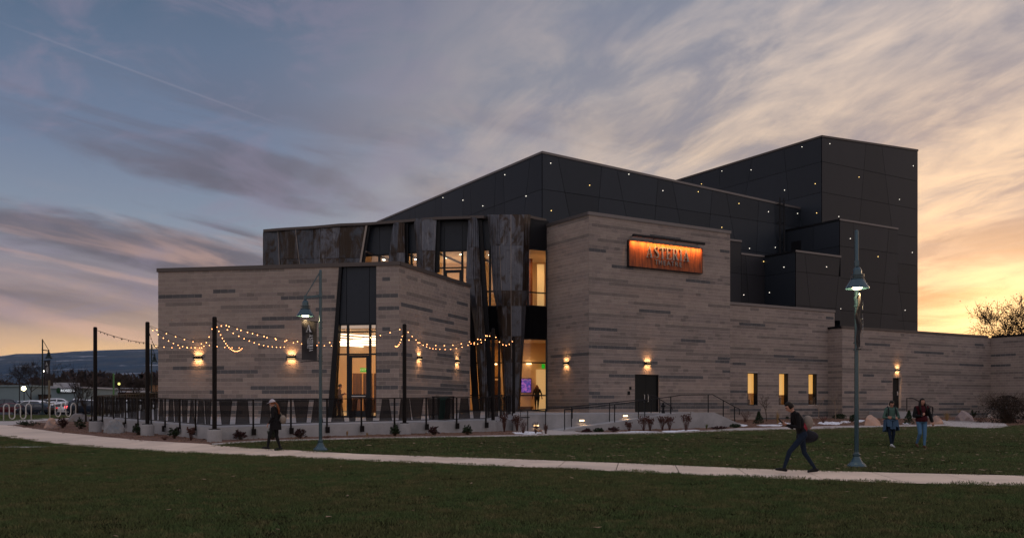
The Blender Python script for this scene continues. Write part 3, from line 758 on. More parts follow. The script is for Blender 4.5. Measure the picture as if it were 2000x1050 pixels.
# ================================================================== glazed bay of the left wing
SX = lambda z: ua_b + (ua_t - ua_b) * (z - FA.uz(640.5, 818)[1]) / (FA.uz(664, 516)[1] - FA.uz(640.5, 818)[1])   # slanted jamb
zf = deck(44.6)
u735 = ub_; z_head = FA.uz(700, 634)[1]; z_t2 = FA.uz(700, 647)[1]; z_tr = FA.uz(700, 691)[1]
u678, u721, u676, u720 = FA.uz(677.6, 700)[0], FA.uz(721, 700)[0], FA.uz(675.5, 560)[0], FA.uz(720, 560)[0]
bay = theatre
mb = MB()      # slanted frame fin
FA.slab(mb, [(SX(zA0) - .02, zA0), (SX(zA0) + .30, zA0), (SX(ZT) + .12, ZT), (SX(ZT) - .02, ZT)], -.32, .05); part('slanted_frame', mb, M['black'], bay)
zp0 = z_head + .10
for ua, ub2 in ((None, u676), (u676, u720), (u720, u735)):
    mb = MB(); a0 = SX(zp0) + .14 if ua is None else ua + .012; a1 = SX(ZT) + .14 if ua is None else ua + .012
    FA.slab(mb, [(a0, zp0), (ub2 - .012, zp0), (ub2 - .012, ZT - .02), (a1, ZT - .02)], -.16, -.10); part('cladding_panel', mb, M['panel'], bay)
mb = MB(); FA.slab(mb, [(SX(zp0), zp0), (u735, zp0), (u735, ZT), (SX(ZT), ZT)], -.28, -.18); part('clad_wall', mb, M['joint'], bay)
fr = MB()
def fbar(u0, u1, z0, z1, w0=-.22, w1=-.10): FA.rect(fr, u0, u1, z0, z1, w0, w1)
fbar(SX(z_head), u735, z_head, zp0); fbar(SX(z_t2) + .1, u735 - .07, z_t2 - .03, z_t2 + .03, -.21, -.11); fbar(SX(z_tr) + .1, u735 - .07, z_tr - .04, z_tr + .04, -.21, -.11)
fbar(u678 - .05, u678 + .05, zf, z_head); fbar(u721 - .05, u721 + .05, zf, z_head); fbar(u735 - .07, u735, zf, z_head)
fbar(SX(zf) + .2, u678 - .05, zf, zf + .1); fbar(u721 + .05, u735 - .07, zf, zf + .1)
part('window_frame', fr, M['frame'], bay)
for a, b, z0, z1 in ((None, u678 - .05, z_t2, z_head), (u678 + .05, u721 - .05, z_t2, z_head), (u721 + .05, u735 - .07, z_t2, z_head), (None, u678 - .05, z_tr, z_t2), (u678 + .05, u721 - .05, z_tr, z_t2),
                     (u721 + .05, u735 - .07, z_tr, z_t2), (None, u678 - .05, zf + .1, z_tr), (u721 + .05, u735 - .07, zf + .1, z_tr)):
    mb = MB(); a0, a1 = (SX(z0) + .1, SX(z1) + .1) if a is None else (a, a)
    FA.slab(mb, [(a0, z0), (b, z0), (b, z1), (a1, z1)], -.165, -.16); part('pane', mb, M['glass'], bay)
mb = MB()
for a, b, z0, z1 in ((u678 + .06, u678 + .2, zf, z_tr - .05), (u721 - .2, u721 - .06, zf, z_tr - .05), (u678 + .2, u721 - .2, z_tr - .17, z_tr - .05), (u678 + .2, u721 - .2, zf + .02, zf + .35), (u678 + .2, u721 - .2, zf + .98, zf + 1.16)):
    FA.rect(mb, a, b, z0, z1, -.21, -.13)
dr = part('entrance_door', mb, M['frame'], bay)
mb = MB(); FA.rect(mb, u678 + .2, u721 - .2, zf + .35, z_tr - .17, -.175, -.17); part('pane', mb, M['glass'], dr)
mb = MB(); FA.rect(mb, u678 + .22, u721 - .22, zf + 1.04, zf + 1.08, -.12, -.06); part('push_bar', mb, M['alu'], dr)

# room behind it (running back to the lobby)
def room(name, poly, z0, z1, wallm, floorm, ceilm, open_edges):
    c = sum(poly, Vector((0, 0))) / len(poly); n = len(poly); mb = MB()
    for i in range(n):
        if i in open_edges: continue
        a, b = poly[i], poly[(i + 1) % n]; mb.poly([(a.x, a.y, z0), (b.x, b.y, z0), (b.x, b.y, z1), (a.x, a.y, z1)])
    w_ = part(name + '_wall', mb, wallm, theatre, normals=False)
    mb = MB(); mb.poly([(p.x, p.y, z0) for p in poly]); part(name + '_floor', mb, floorm, theatre, normals=False)
    mb = MB(); mb.poly([(p.x, p.y, z1) for p in poly]); part(name + '_ceiling', mb, ceilm, theatre, normals=False)
def area(name, loc, size, energy, col, rot=(0, 0, 0), sy=None, spread=None, parent=None):
    l = bpy.data.lights.new(name, 'AREA'); l.energy = energy; l.color = col; l.size = size
    if sy: l.shape = 'RECTANGLE'; l.size_y = sy
    if spread: l.spread = spread
    o = bpy.data.objects.new(name, l); COL.objects.link(o); o.location = loc; o.rotation_euler = rot
    if parent is not None:
        off = ORG.get(root_of(parent)); o.parent = parent
        if off is not None: o.location = Vector(loc) - off
    return o
WARM = (1.0, .56, .22)
fa = lambda u, w: (FA.p + FA.d * u + FA.n * w)
rp = [fa(SX(zf) - 1.4, -.31), fa(FA.len - .5, -.31), Vector((-4.6, 53.0)), Vector((-13.9, 58.0))]
room('hall', rp, zf + .01, 5.35, M['inwall'], M['infloor'], M['inceil'], [])
# the room's front edge is closed by a wall except at the bay: rebuild it as two cheeks
o = [x for x in theatre.children if x.name.startswith('hall_wall')][0]
mb = MB()
for a, b in ((rp[1], rp[2]), (rp[2], rp[3]), (rp[3], rp[0]), (rp[0], fa(SX(zf), -.31)), (fa(u735, -.31), rp[1])):
    mb.poly([(a.x, a.y, zf), (b.x, b.y, zf), (b.x, b.y, 5.35), (a.x, a.y, 5.35)])
o.data = mb.mesh('hall_wall', M['inwall'], ORG[theatre])
area('hall_light', (-9.6, 49.5, 5.1), 4.0, 340, WARM, sy=5.0, parent=theatre)
for i in range(9):       # looping light ribbons under the ceiling
    pts = []
    y0 = 46.4 + i * 1.15
    for k in range(26):
        t = k / 25; pts.append((-13.2 + 7.2 * t, y0 + .35 * sin(t * 7 + i * 1.7) + (.2 * t), 5.12 - .05 * sin(t * 9 + i)))
    mb = MB(); mb.tube(pts, .028, 5); part('light_ribbon', mb, M['lightstrip'], theatre, normals=False)
mb = MB(); Yw = 51.8
xw0, xw1 = (684 - 1000) / F * Yw, (740 - 1000) / F * Yw
mb.box(((xw0 + xw1) / 2, Yw + .4, 2.15), (xw1 - xw0, .6, 2.42)); wp = part('wood_screen', mb, M['wood'], theatre)
for i in range(9):
    mb = MB(); mb.box((xw0 + .1 + i * .2, Yw + .07, 2.15), (.07, .05, 2.4)); part('slat', mb, M['wood'] if i % 3 else M['stone'], wp)
mb = MB(); p = W(709.5, 722, 50.8); mb.box(p, (.34, .08, .22)); part('exit_sign', mb, M['exit'], theatre)

def text_mesh(s, size, ext=.01, shear=0.0, align='CENTER', spacing=1.0):
    cu = bpy.data.curves.new('lettering', 'FONT'); cu.body = s; cu.size = size; cu.extrude = ext; cu.align_x = align; cu.align_y = 'CENTER'
    cu.space_character = spacing; cu.shear = shear; cu.resolution_u = 3
    o = bpy.data.objects.new('lettering', cu); COL.objects.link(o)
    dg = bpy.context.evaluated_depsgraph_get(); me = bpy.data.meshes.new_from_object(o.evaluated_get(dg))
    bpy.data.objects.remove(o); bpy.data.curves.remove(cu); return me
def place_text(name, me, m_, origin, xdir, zdir, parent, mir=False):
    """lay a text mesh (in its xy plane) into the world with x along xdir and y along zdir"""
    xd, zd = Vector(xdir).normalized(), Vector(zdir).normalized(); nd = xd.cross(zd)
    Mx = Matrix((xd, zd, nd)).transposed().to_4x4(); Mx.translation = Vector(origin)
    me.transform(Mx)
    off = ORG.get(root_of(parent))
    if off is not None: me.transform(Matrix.Translation(-off))
    me.materials.clear(); me.materials.append(m_); return link(name, me, parent)
p = W(709.5, 722, 50.75); place_text('lettering', text_mesh('EXIT', .16, .004), M['white'], p, (1, 0, 0), (0, 0, 1), theatre)

# ================================================================== curved lobby with steel fins
LY = [(505, 59.2), (545, 58.6), (572, 58.3), (612, 57.9), (665, 57.1), (716, 56.8), (767, 56.2), (823, 55.4), (852, 55.1), (915, 54.8), (952, 54.6), (1000, 54.2), (1036, 54.2), (1075, 54.9)]
def Yl(x):
    for (a, ya), (b, yb) in zip(LY, LY[1:]):
        if x <= b: return ya + (yb - ya) * max(0, (x - a)) / (b - a)
    return LY[-1][1]
def LP(x, z, off=.5):
    Y = Yl(x) + off; return Vector(((x - 1000) / F * (Yl(x)) * Y / Yl(x), Y, z))
def LPy(x, py, off=0.0):
    return W(x, py, Yl(x) + off)
zg1, zu0, zs0, zl0, ztopL = 10.94, 7.47, 5.54, 1.18, 12.75
def strip(mb, xa, xb, z0, z1, off, th=.06):
    xs_ = [xa] + [x for x, _ in LY if xa < x < xb] + [xb]
    for a, b in zip(xs_, xs_[1:]):
        mb.prism([LP(a, z0, off), LP(b, z0, off), LP(b, z1, off), LP(a, z1, off)], (0, th, 0))
for a, b in ((702, 741.6), (741.6, 767), (790, 817), (847, 868), (868, 903), (903, 938), (934, 958)):
    mb = MB(); strip(mb, a + .3, b - .3, zg1, ztopL - .05, .42); part('cladding_panel', mb, M['panel'], theatre)
mb = MB(); strip(mb, 702, 1072, zg1 + .0, ztopL - .05, .52, .2); part('clad_wall', mb, M['joint'], theatre)
mb = MB(); strip(mb, 905, 1072, zs0, zu0, .40, .3); part('clad_wall', mb, M['joint'], theatre)
mb = MB(); strip(mb, 1030, 1072, zg1 + .05, ztopL - .06, .44); part('cladding_panel', mb, M['black'], theatre)
mulls = [706, 741, 765, 791, 804, 816, 852, 868, 903, 915, 940, 957, 985, 1031, 1068]
fr = MB()
for x in mulls: fr.beam(LP(x, zu0, .5), LP(x, zg1, .5), .09 if x not in (1068,) else .22, .14)
strip(fr, 704, 1072, zg1 - .07, zg1 + .03, .46, .12); strip(fr, 704, 1072, zu0 - .02, zu0 + .06, .46, .12)
zt_ = W(880, 523, 55.5).z; strip(fr, 852, 915, zt_ - .04, zt_ + .04, .47, .1)
zt_ = W(950, 569, 55.1).z; strip(fr, 936, 966, zt_ - .05, zt_ + .05, .47, .1)
zt_ = W(1048, 571.5, 55).z; strip(fr, 1028, 1070, zt_ - .035, zt_ + .035, .47, .1)
# terrace door on the upper floor
zd = W(880, 527, 55.4).z
for a, b, z0, z1 in ((869, 873, zu0, zd), (897, 902, zu0, zd), (873, 897, zd - .16, zd), (873, 897, zu0, zu0 + .3)): strip(fr, a, b, z0, z1, .44, .1)
part('window_frame', fr, M['frame'], theatre)
for a, b in zip(mulls, mulls[1:]):
    mb = MB(); strip(mb, a + .6, b - .6, zu0 + .06, zg1 - .07, .52, .006); part('pane', mb, M['glass_up'] if b < 990 else M['glass'], theatre)
lm = [914, 927, 951, 975, 1014, 1068]
fr = MB()
for x in lm: fr.beam(LP(x, zl0, .5), LP(x, zs0, .5), .10 if x != 1068 else .24, .14)
strip(fr, 912, 1072, zl0 - .02, zl0 + .06, .46, .12); strip(fr, 912, 1072, zs0 - .06, zs0 + .02, .46, .12)
for y_ in (707.5, 771.5):
    zt_ = W(1040, y_, 54.7).z; strip(fr, 914, 1070, zt_ - .04, zt_ + .04, .47, .1)
part('window_frame', fr, M['frame'], theatre)
for a, b in zip(lm, lm[1:]):
    mb = MB(); strip(mb, a + .6, b - .6, zl0 + .06, zs0 - .06, .52, .006); part('pane', mb, M['glass'], theatre)
# lobby rooms
up_poly = [LP(700, 0, .75).xy, LP(767, 0, .75).xy, LP(852, 0, .75).xy, LP(952, 0, .75).xy, LP(1036, 0, .75).xy, LP(1072, 0, .75).xy, Vector((2.75, 61.0)), Vector((-10.5, 61.4))]
room('upper_lobby', up_poly, zu0 + .02, zg1 + .12, M['inwall'], M['infloor'], M['inceil'], [0, 1, 2, 3, 4])
lo_poly = [LP(905, 0, .75).xy, LP(952, 0, .75).xy, LP(1036, 0, .75).xy, LP(1072, 0, .75).xy, Vector((2.75, 60.6)), Vector((-5.4, 60.6))]
room('lobby', lo_poly, zl0 - .02, zs0 + .1, M['inwall'], M['infloor'], M['inceil'], [0, 1, 2])
area('lobby_light', (-1.2, 57.8, 5.5), 2.2, 110, (1.0, .54, .19), sy=2.5, parent=theatre)
area('upper_lobby_light', (-4.2, 59.6, 7.8), 3.0, 105, (1.0, .57, .26), rot=(pi, 0, 0), sy=1.2, parent=theatre)
area('upper_lobby_light', (1.6, 58.4, 10.9), .8, 34, WARM, parent=theatre)
for x, y in ((-7.6, 58), (-6.3, 59.6), (-4.9, 57.4), (-4.2, 59), (-3.2, 57.6), (-2.2, 59.4), (-1.4, 57.9), (-8.4, 59.8), (-5.6, 60.6)):
    mb = MB(); mb.lathe([(.001, 0), (.09, 0), (.09, .02)], (x, y, zg1 + .09), 10); part('downlight', mb, M['down'], theatre)
for i in range(5):
    mb = MB(); mb.beam((-9 + i * 2.1, 56.2, zg1 + .05), (-7.6 + i * 2.1, 61, zg1 + .05), .10, .1); part('ceiling_beam', mb, M['coping'], theatre)
# door, tall screen, bench, stone wall and wall light in the lobby
bk = 60.5
def bkbox(name, x0, x1, y0, y1, th, m_, Y=bk, par=theatre):
    a, b = W(x0, y1, Y), W(x1, y0, Y); mb = MB(); mb.box(((a.x + b.x) / 2, Y - th / 2, (a.z + b.z) / 2), (b.x - a.x, th, b.z - a.z)); return part(name, mb, m_, par)
M['door_glow'] = mat('interior_door_glow', (.92, .80, .60), .6, emit=(1.0, .66, .28), estr=.35)  # faint emission in the door stands in for light from the corridor
bkbox('interior_door', 1047, 1066, 721, 803, .06, M['door_glow']); bkbox('exit_sign', 1058, 1064, 710.5, 719, .1, M['exit'])
bkbox('bench', 1014, 1041, 793, 797, .5, M['wood']); bkbox('bench', 1016, 1039, 797, 802, .4, M['wood'])
bkbox('stone_wall', 948, 976, 674, 735, .1, M['stone']); bkbox('wood_panel', 944, 978, 735, 803, .12, M['wood']); bkbox('door_casing', 955, 974, 739, 742, .16, M['inwall'])
bkbox('wall_light', 1028, 1038, 708, 711, .1, M['sconce_glow']); bkbox('wall_light', 966, 971, 709, 712, .1, M['sconce_glow'])
scm = bpy.data.materials.new('lobby_screen_picture'); scm.use_nodes = True; Gs = NG(scm.node_tree); ps = scm.node_tree.nodes['Principled BSDF']
geo = Gs.new('ShaderNodeNewGeometry'); nn = Gs.noise(geo.outputs['Position'], 5.0, 4, .6, .5)
cc = Gs.mix(Gs.ss(nn, .42, .62), (.02, .02, .30), (.45, .12, .50)); Gs.put(ps.inputs['Emission Color'], cc); ps.inputs['Emission Strength'].default_value = .8; ps.inputs['Base Color'].default_value = (.02, .02, .03, 1)
tvf = bkbox('wall_screen', 1017.5, 1038, 738, 767, .10, M['black'], 60.3); bkbox('screen_picture', 1018.5, 1037, 739.5, 765.5, .115, scm, 60.3, tvf)
place_text('lettering', text_mesh('ASTERIA', .12, .003), M['white'], W(1027.8, 742, 60.17), (1, 0, 0), (0, 0, 1), tvf)
# upper right window: inner opening with brown wall and self-glowing pale reveal
M['brownwall'] = mat('brown_interior_wall', (.22, .075, .03), .7)
bkbox('wood_panel', 1026, 1040, 505, 600, .1, M['brownwall'], 59.5); bkbox('interior_door', 1049, 1063, 516, 600, .06, M['door_glow'], 60.0)

# steel panels of the left drum
def steel(pts_top, pts_bot, m_, th=.05):
    mb = MB(); mb.prism([pts_bot[0], pts_bot[1], pts_top[1], pts_top[0]], (0, th, 0)); return part('steel_panel', mb, m_, theatre)
dx_t = [515, 543, 577, 611.5, 626, 664, 716]; dx_b = [513.5, 546, 586, 613, 625, 662, 704]
dy_t = [452, 450.5, 447, 445.5, 443.5, 440.5, 438.5]; dm = ['rust2', 'rust2', 'rust2', 'rust', 'rust', 'rust2']
offs = [.0, .12, -.05, .12, .0, .08, 0]
for i in range(6):
    zb_m = .0
    a_t, b_t = LPy(dx_t[i] + .2, dy_t[i], offs[i]), LPy(dx_t[i + 1] - .2, dy_t[i + 1], offs[i + 1])
    def lerp(i, f, s): return dx_t[i] + (dx_b[i] - dx_t[i]) * f + s
    def yb(i, f): return dy_t[i] + (520 - dy_t[i]) * f
    fj = .80 if i else 1.0
    for f0, f1 in ((0, fj - .008), (fj, 1.0)):
        if f1 <= f0: continue
        T_ = [LPy(lerp(i, f0, .25), yb(i, f0), offs[i]), LPy(lerp(i + 1, f0, -.25), yb(i + 1, f0), offs[i + 1])]
        B_ = [LPy(lerp(i, f1, .25), yb(i, f1), offs[i]), LPy(lerp(i + 1, f1, -.25), yb(i + 1, f1), offs[i + 1])]
        steel(T_, B_, M[dm[i]])
mb = MB()
for i in (1, 2):
    mb.beam(LPy(dx_t[i], dy_t[i], offs[i] - .04), LPy(dx_b[i], 520, offs[i] - .04), .035, .03)
mb.beam(LPy(716, 439, -.03), LPy(704, 512, -.03), .03, .12); part('steel_seam', mb, M['seam'], theatre)
mb = MB(); mb.beam(LPy(718, 439, .1), LPy(706.5, 512, .1), .09, .4); part('slanted_frame', mb, M['black'], theatre)
mb = MB()      # body of the drum and lobby roof slab
for a, b in zip([513.5, 545, 577, 612, 665, 702], [545, 577, 612, 665, 702, 704]):
    mb.prism([LP(a, 8.0, .2), LP(b, 8.0, .2), LP(b, ztopL - .1, .2), LP(a, ztopL - .1, .2)], (0, .3, 0))
part('clad_wall', mb, M['joint'], theatre)
rt = [LP(x, 0, -.12).xy for x in (514, 545, 572, 612, 665, 716, 767, 852, 915, 945)] + [LP(952, 0, .35).xy, LP(1036, 0, .35).xy, Vector((2.1, 55.6)), Vector((2.3, 62)), Vector((-14.5, 90)), LP(514, 0, 4).xy]
mb = MB(); mb.prism([(p.x, p.y, ztopL - .03) for p in rt], (0, 0, .16)); part('roof', mb, M['coping'], theatre)
mb = MB(); e = LP(513.6, 0, 0).xy; mb.prism([(e.x, e.y, 8.0), (e.x - .2, e.y + 8, 8.0), (e.x - .2, e.y + 8, ztopL - .04), (e.x, e.y, ztopL - .04)], (.2, 0, 0)); part('clad_wall', mb, M['rust2'], theatre)

def fin(levels, m_, seams=()):
    """levels: (pixel height, x of each fold, how far each fold stands forward)"""
    for (ya, xa, fa_), (yb_, xb, fb_) in zip(levels, levels[1:]):
        for k in range(len(xa) - 1):
            g1 = .22
            T_ = [W(xa[k], ya + .25, Yl(xa[k]) - fa_[k]), W(xa[k + 1], ya + .25, Yl(xa[k + 1]) - fa_[k + 1])]
            B_ = [W(xb[k], yb_ - .25, Yl(xb[k]) - fb_[k]), W(xb[k + 1], yb_ - .25, Yl(xb[k + 1]) - fb_[k + 1])]
            steel(T_, B_, m_)
        mb = MB()
        q = [W(xa[0] + 1, ya, Yl(xa[0]) + .12), W(xa[-1] - 1, ya, Yl(xa[-1]) + .12), W(xb[-1] - 1, yb_, Yl(xb[-1]) + .12), W(xb[0] + 1, yb_, Yl(xb[0]) + .12)]
        mb.prism(q, (0, .32, 0)); part('fin_core', mb, M['joint'], theatre)
fin([(434, [768, 779, 790.5], [0, .3, 0]), (493, [760.5, 776, 791], [0, .3, 0]), (522, [757, 775, 791], [0, .3, 0])], M['rust'])
fin([(426, [808, 823, 852.5], [0, .35, 0]), (489, [813.5, 825, 850], [0, .35, 0]), (540, [817.5, 828, 848.5], [0, .35, 0])], M['rust'])
fin([(423.5, [915, 924, 933], [0, .25, 0]), (482, [912, 923, 936], [0, .3, 0]), (545, [910, 925, 939], [0, .3, 0]), (598, [920, 931, 943], [0, .3, 0]), (660, [929, 937, 948], [0, .3, 0]), (806, [938, 945, 955], [0, .3, 0])], M['rust'])
fin([(418.5, [952, 975, 998, 1024, 1036.5], [0, .55, .7, .55, .1]), (479, [958, 977, 998, 1022.5, 1034], [0, .55, .7, .55, .1]), (567, [963, 979, 998, 1020, 1030.5], [0, .5, .62, .5, .1]),
     (597, [969, 980.5, 998, 1018.5, 1027.5], [0, .45, .6, .45, .1]), (656, [975, 982, 998, 1018, 1024], [0, .4, .5, .4, .1]), (707, [980, 984, 999, 1016, 1020.5], [0, .35, .45, .35, .1]), (807, [985.5, 988, 1001, 1012, 1015], [0, .3, .4, .3, .1])], M['rust'])
mb = MB(); mb.beam(W(998, 419, Yl(998) - .72), W(998, 566, Yl(998) - .64), .03, .03); mb.beam(W(998, 566, Yl(998) - .64), W(999, 700, Yl(999) - .47), .025, .03)
mb.beam(W(975.5, 480, Yl(977) - .57), W(979.5, 566, Yl(979) - .52), .02, .02); part('steel_seam', mb, M['seam'], theatre)
mb = MB()      # black returns beside the fins
for a in (((791.5, 434), (792.5, 520)), ((854, 426), (852, 532)), ((935, 424), (960.5, 805)), ((916, 560), (930, 805))):
    (x0, y0), (x1, y1) = a; mb.beam(W(x0, y0, Yl(x0) + .2), W(x1, y1, Yl(x1) + .2), .11, .4)
part('slanted_frame', mb, M['black'], theatre)

# ================================================================== doors, windows of the block wings
dm_ = MB(); FBf.rect(dm_, d0 + .0, d0 + .06, PLAT, dz1, -.28, -.03); FBf.rect(dm_, d1 - .06, d1, PLAT, dz1, -.28, -.03); FBf.rect(dm_, d0 + .06, d1 - .06, dz1 - .06, dz1, -.28, -.03)
stage_frame = part('door_frame', dm_, M['black'], theatre)
M['doorpaint'] = mat('black_door_paint', (.006, .007, .007), .5, spec=.2)
um = (d0 + d1) / 2
for a, b, hx in ((d0 + .065, um - .006, um - .14), (um + .006, d1 - .065, um + .14)):
    mb = MB(); FBf.rect(mb, a, b, PLAT + .01, dz1 - .065, -.16, -.11); dl = part('stage_door', mb, M['doorpaint'], theatre)
    mb = MB(); z0_, z1_ = FBf.uz(1262, 784)[1], FBf.uz(1262, 770)[1]
    mb.tube([FBf.P(hx, z0_, -.11), FBf.P(hx, z0_ + .02, -.05), FBf.P(hx, z1_ - .02, -.05), FBf.P(hx, z1_, -.11)], .022, 6); part('door_handle', mb, M['alu'], dl)
mb = MB(); FBf.rect(mb, d0 - .42, d0 - .3, 2.45, 2.62, .01, .06); FBf.rect(mb, d0 - .55, d0 - .40, 2.15, 2.35, .011, .06); part('door_control_box', mb, M['black'], theatre)
mb = MB(); FS3.rect(mb, e0, e1, ez0, ez1, -.25, -.20); s3d = part('side_door', mb, M['doorpaint'], theatre)
mb = MB(); FS3.rect(mb, e1 - .24, e1 - .16, ez0 + .95, ez0 + 1.25, -.20, -.14); part('door_handle', mb, M['alu'], s3d)
for i, h in enumerate(h3):
    mb = MB(); a, b, z0, z1 = h['a0'], h['b'], h['z0'], h['z1']
    for r_ in ((a, a + .05, z0, z1), (b - .05, b, z0, z1), (a + .05, b - .05, z0, z0 + .05), (a + .05, b - .05, z1 - .05, z1)): FS.rect(mb, *r_, -.33, -.012)
    wf = part('window_frame', mb, M['frame'], theatre)
    mb = MB(); FS.rect(mb, a + .05, b - .05, z0 + .05, z1 - .05, -.29, -.284); part('pane', mb, M['glass'], wf)
    mb = MB(); FS.rect(mb, a + .05, b + .1, z0 + (.82, .70, .78)[i], z1 - .0, -.46, -.44); part('blind', mb, M['blind'], wf)
    mb = MB()
    for k in range(4):
        rr = random.Random(i * 9 + k); FS.rect(mb, a + .1 + k * .14, a + .2 + k * .14, z0, z0 + .3 + rr.random() * .45, -.43, -.37)
    part('desk_clutter', mb, M['wood'], theatre)
so = [S2a + L2 * .34 + R2 * .1, S2b + L2 * .34 - R2 * .1, S2b + L2 * 4 - R2 * .1, S2a + L2 * 4 + R2 * .1]
room('office', so, .7, 4.5, M['inwall'], M['infloor'], M['inceil'], [0])
area('office_light', (19.2, 64.6, 4.3), 3.0, 30, WARM, rot=(0, 0, atan2(R2.y, R2.x)), sy=.8, parent=theatre)

# ================================================================== illuminated sign
us0, zs1 = FBf.uz(1223.6, 468.8); _, zs_0 = FBf.uz(1223.6, 520.5); us1, _ = FBf.uz(1368, 500)
sign = thing('theatre_sign', 'long rusted steel name sign with raised grey letters high on the main block wall', 'sign', FBf.P(us0, zs_0))
mb = MB(); FBf.rect(mb, us0 + .03, us1 - .03, zs_0 + .03, zs1 - .03, .10, .19); part('sign_plate', mb, M['sign'], sign)
mb = MB()
for r_ in ((us0, us1, zs_0, zs_0 + .03), (us0, us1, zs1 - .03, zs1), (us0, us0 + .03, zs_0 + .03, zs1 - .03), (us1 - .03, us1, zs_0 + .03, zs1 - .03)): FBf.rect(mb, *r_, .06, .20)
part('sign_frame', mb, M['black'], sign)
mb = MB(); FBf.rect(mb, us0 + .25, us1 - .25, zs_0 + .2, zs1 - .2, .002, .10); part('back_box', mb, M['black'], sign)

def serif(ch):
    """letter outlines with a unit cap height, as lists of convex quads; returns quads and advance"""
    q = []; r = lambda x0, y0, x1, y1: q.append([(x0, y0), (x1, y0), (x1, y1), (x0, y1)])
    sf = .045
    if ch == 'I':
        r(.10, 0, .25, 1); r(.02, 0, .33, sf); r(.02, 1 - sf, .33, 1); w = .35
    elif ch == 'T':
        r(.27, 0, .42, 1); r(.19, 0, .50, sf); r(.02, .93, .67, 1); q.append([(.02, .78), (.05, .78), (.09, .93), (.02, .93)]); q.append([(.64, .78), (.67, .78), (.67, .93), (.60, .93)]); w = .69
    elif ch == 'E':
        r(.08, 0, .23, 1); r(.02, 0, .58, .06); r(.02, .94, .56, 1); r(.23, .48, .44, .54); r(.41, .40, .44, .62)
        q.append([(.53, .06), (.58, .06), (.62, .24), (.59, .24)]); q.append([(.51, .94), (.53, .80), (.56, .80), (.56, .94)]); w = .64
    elif ch == 'R':
        r(.08, 0, .23, 1); r(.01, 0, .31, sf); r(.01, 1 - sf, .23, 1)
        n = 10
        for i in range(n):
            a0, a1 = pi / 2 - pi * i / n, pi / 2 - pi * (i + 1) / n
            f = lambda a, ro, rx: (.33 + rx * cos(a), .745 + ro * sin(a))
            t0, t1 = .04 + .11 * cos(a0), .04 + .11 * cos(a1)
            q.append([f(a0, .255 - .05, .27 - t0), f(a1, .255 - .05, .27 - t1), f(a1, .255, .27), f(a0, .255, .27)])
        r(.23, .95, .34, 1); r(.23, .49, .36, .54)
        q.append([(.50, 0), (.68, 0), (.42, .50), (.27, .50)]); r(.50, 0, .76, sf); w = .76
    elif ch == 'A':
        q.append([(.10, .03), (.145, .03), (.39, .90), (.37, 1)]); q.append([(.53, .03), (.70, .03), (.42, 1), (.35, 1)])
        r(.215, .30, .60, .35); r(.01, 0, .25, sf); r(.45, 0, .80, sf); w = .80
    elif ch == 'S':
        pts = []
        for i in range(25):
            t = i / 24
            if t < .5: a = radians(40 + 230 * (t / .5)); pts.append((.30 + .20 * cos(a), .745 + .215 * sin(a), a))
            else: a = radians(90 - 230 * ((t - .5) / .5)); pts.append((.30 + .22 * cos(a), .265 + .235 * sin(a), a))
        P_ = [(.47, .86), (.44, .93), (.36, .97), (.27, .965), (.18, .93), (.13, .86), (.12, .78), (.15, .70), (.22, .63), (.31, .57), (.40, .50), (.48, .42), (.51, .32), (.50, .20), (.45, .11), (.37, .05), (.28, .03), (.18, .05), (.11, .11), (.08, .18)]
        wd = [.03, .03, .035, .05, .08, .11, .12, .13, .14, .15, .15, .14, .13, .12, .10, .07, .045, .035, .03, .03]
        for i in range(len(P_) - 1):
            (x0, y0), (x1, y1) = P_[i], P_[i + 1]
            dx_, dy_ = x1 - x0, y1 - y0; l = sqrt(dx_ * dx_ + dy_ * dy_); nx, ny = -dy_ / l, dx_ / l
            q.append([(x0 - nx * wd[i] / 2, y0 - ny * wd[i] / 2), (x1 - nx * wd[i + 1] / 2, y1 - ny * wd[i + 1] / 2), (x1 + nx * wd[i + 1] / 2, y1 + ny * wd[i + 1] / 2), (x0 + nx * wd[i] / 2, y0 + ny * wd[i] / 2)])
        r(.45, .74, .48, .98); r(.06, .02, .09, .28); w = .60
    return q, w
def serif_word(word, gap=.06):
    x = 0; out = []
    for ch in word:
        q, w = serif(ch); out.append([[(px_ + x, py_) for px_, py_ in c] for c in q]); x += w + gap
    return out, x - gap
lt, tot = serif_word('ASTERIA')
ul0, zla = FBf.uz(1256.5, 503); ul1, _ = FBf.uz(1341.5, 500); _, zlb = FBf.uz(1256.5, 480.5)
hgt = zlb - zla; sc_ = (ul1 - ul0) / tot
for L_ in lt:
    mb = MB()
    for i, c in enumerate(L_):
        e = .0004 * i
        FBf.slab(mb, [(ul0 + x * sc_, zla + y * hgt) for x, y in c], .215, .265 + e)
    part('sign_letter', mb, M['letter'], sign)
ut0, zta = FBf.uz(1273, 517.5); ut1, _ = FBf.uz(1328, 520); _, ztb = FBf.uz(1273, 507.5)
for i, ch in enumerate('THEATRE'):
    me = text_mesh(ch, (ztb - zta) * 1.36, .02); u = ut0 + (ut1 - ut0) * (i + .5) / 7
    place_text('sign_letter', me, M['letter'], FBf.P(u, (zta + ztb) / 2, .225), FBf.d.to_3d(), (0, 0, 1), sign)
ub0, zb_ = FBf.uz(1233, 460.5); ub1_, _ = FBf.uz(1375.5, 479)
bar = thing('sign_light_bar', 'thin black linear light bar reaching out above the rusted name sign', 'light', FBf.P(ub0, zb_))
wbar = .46; ub0 -= .25; ub1_ -= .42
mb = MB(); FBf.rect(mb, ub0, ub1_, zb_ - .12, zb_ + .02, wbar - .07, wbar + .07); part('light_housing', mb, M['black'], bar)
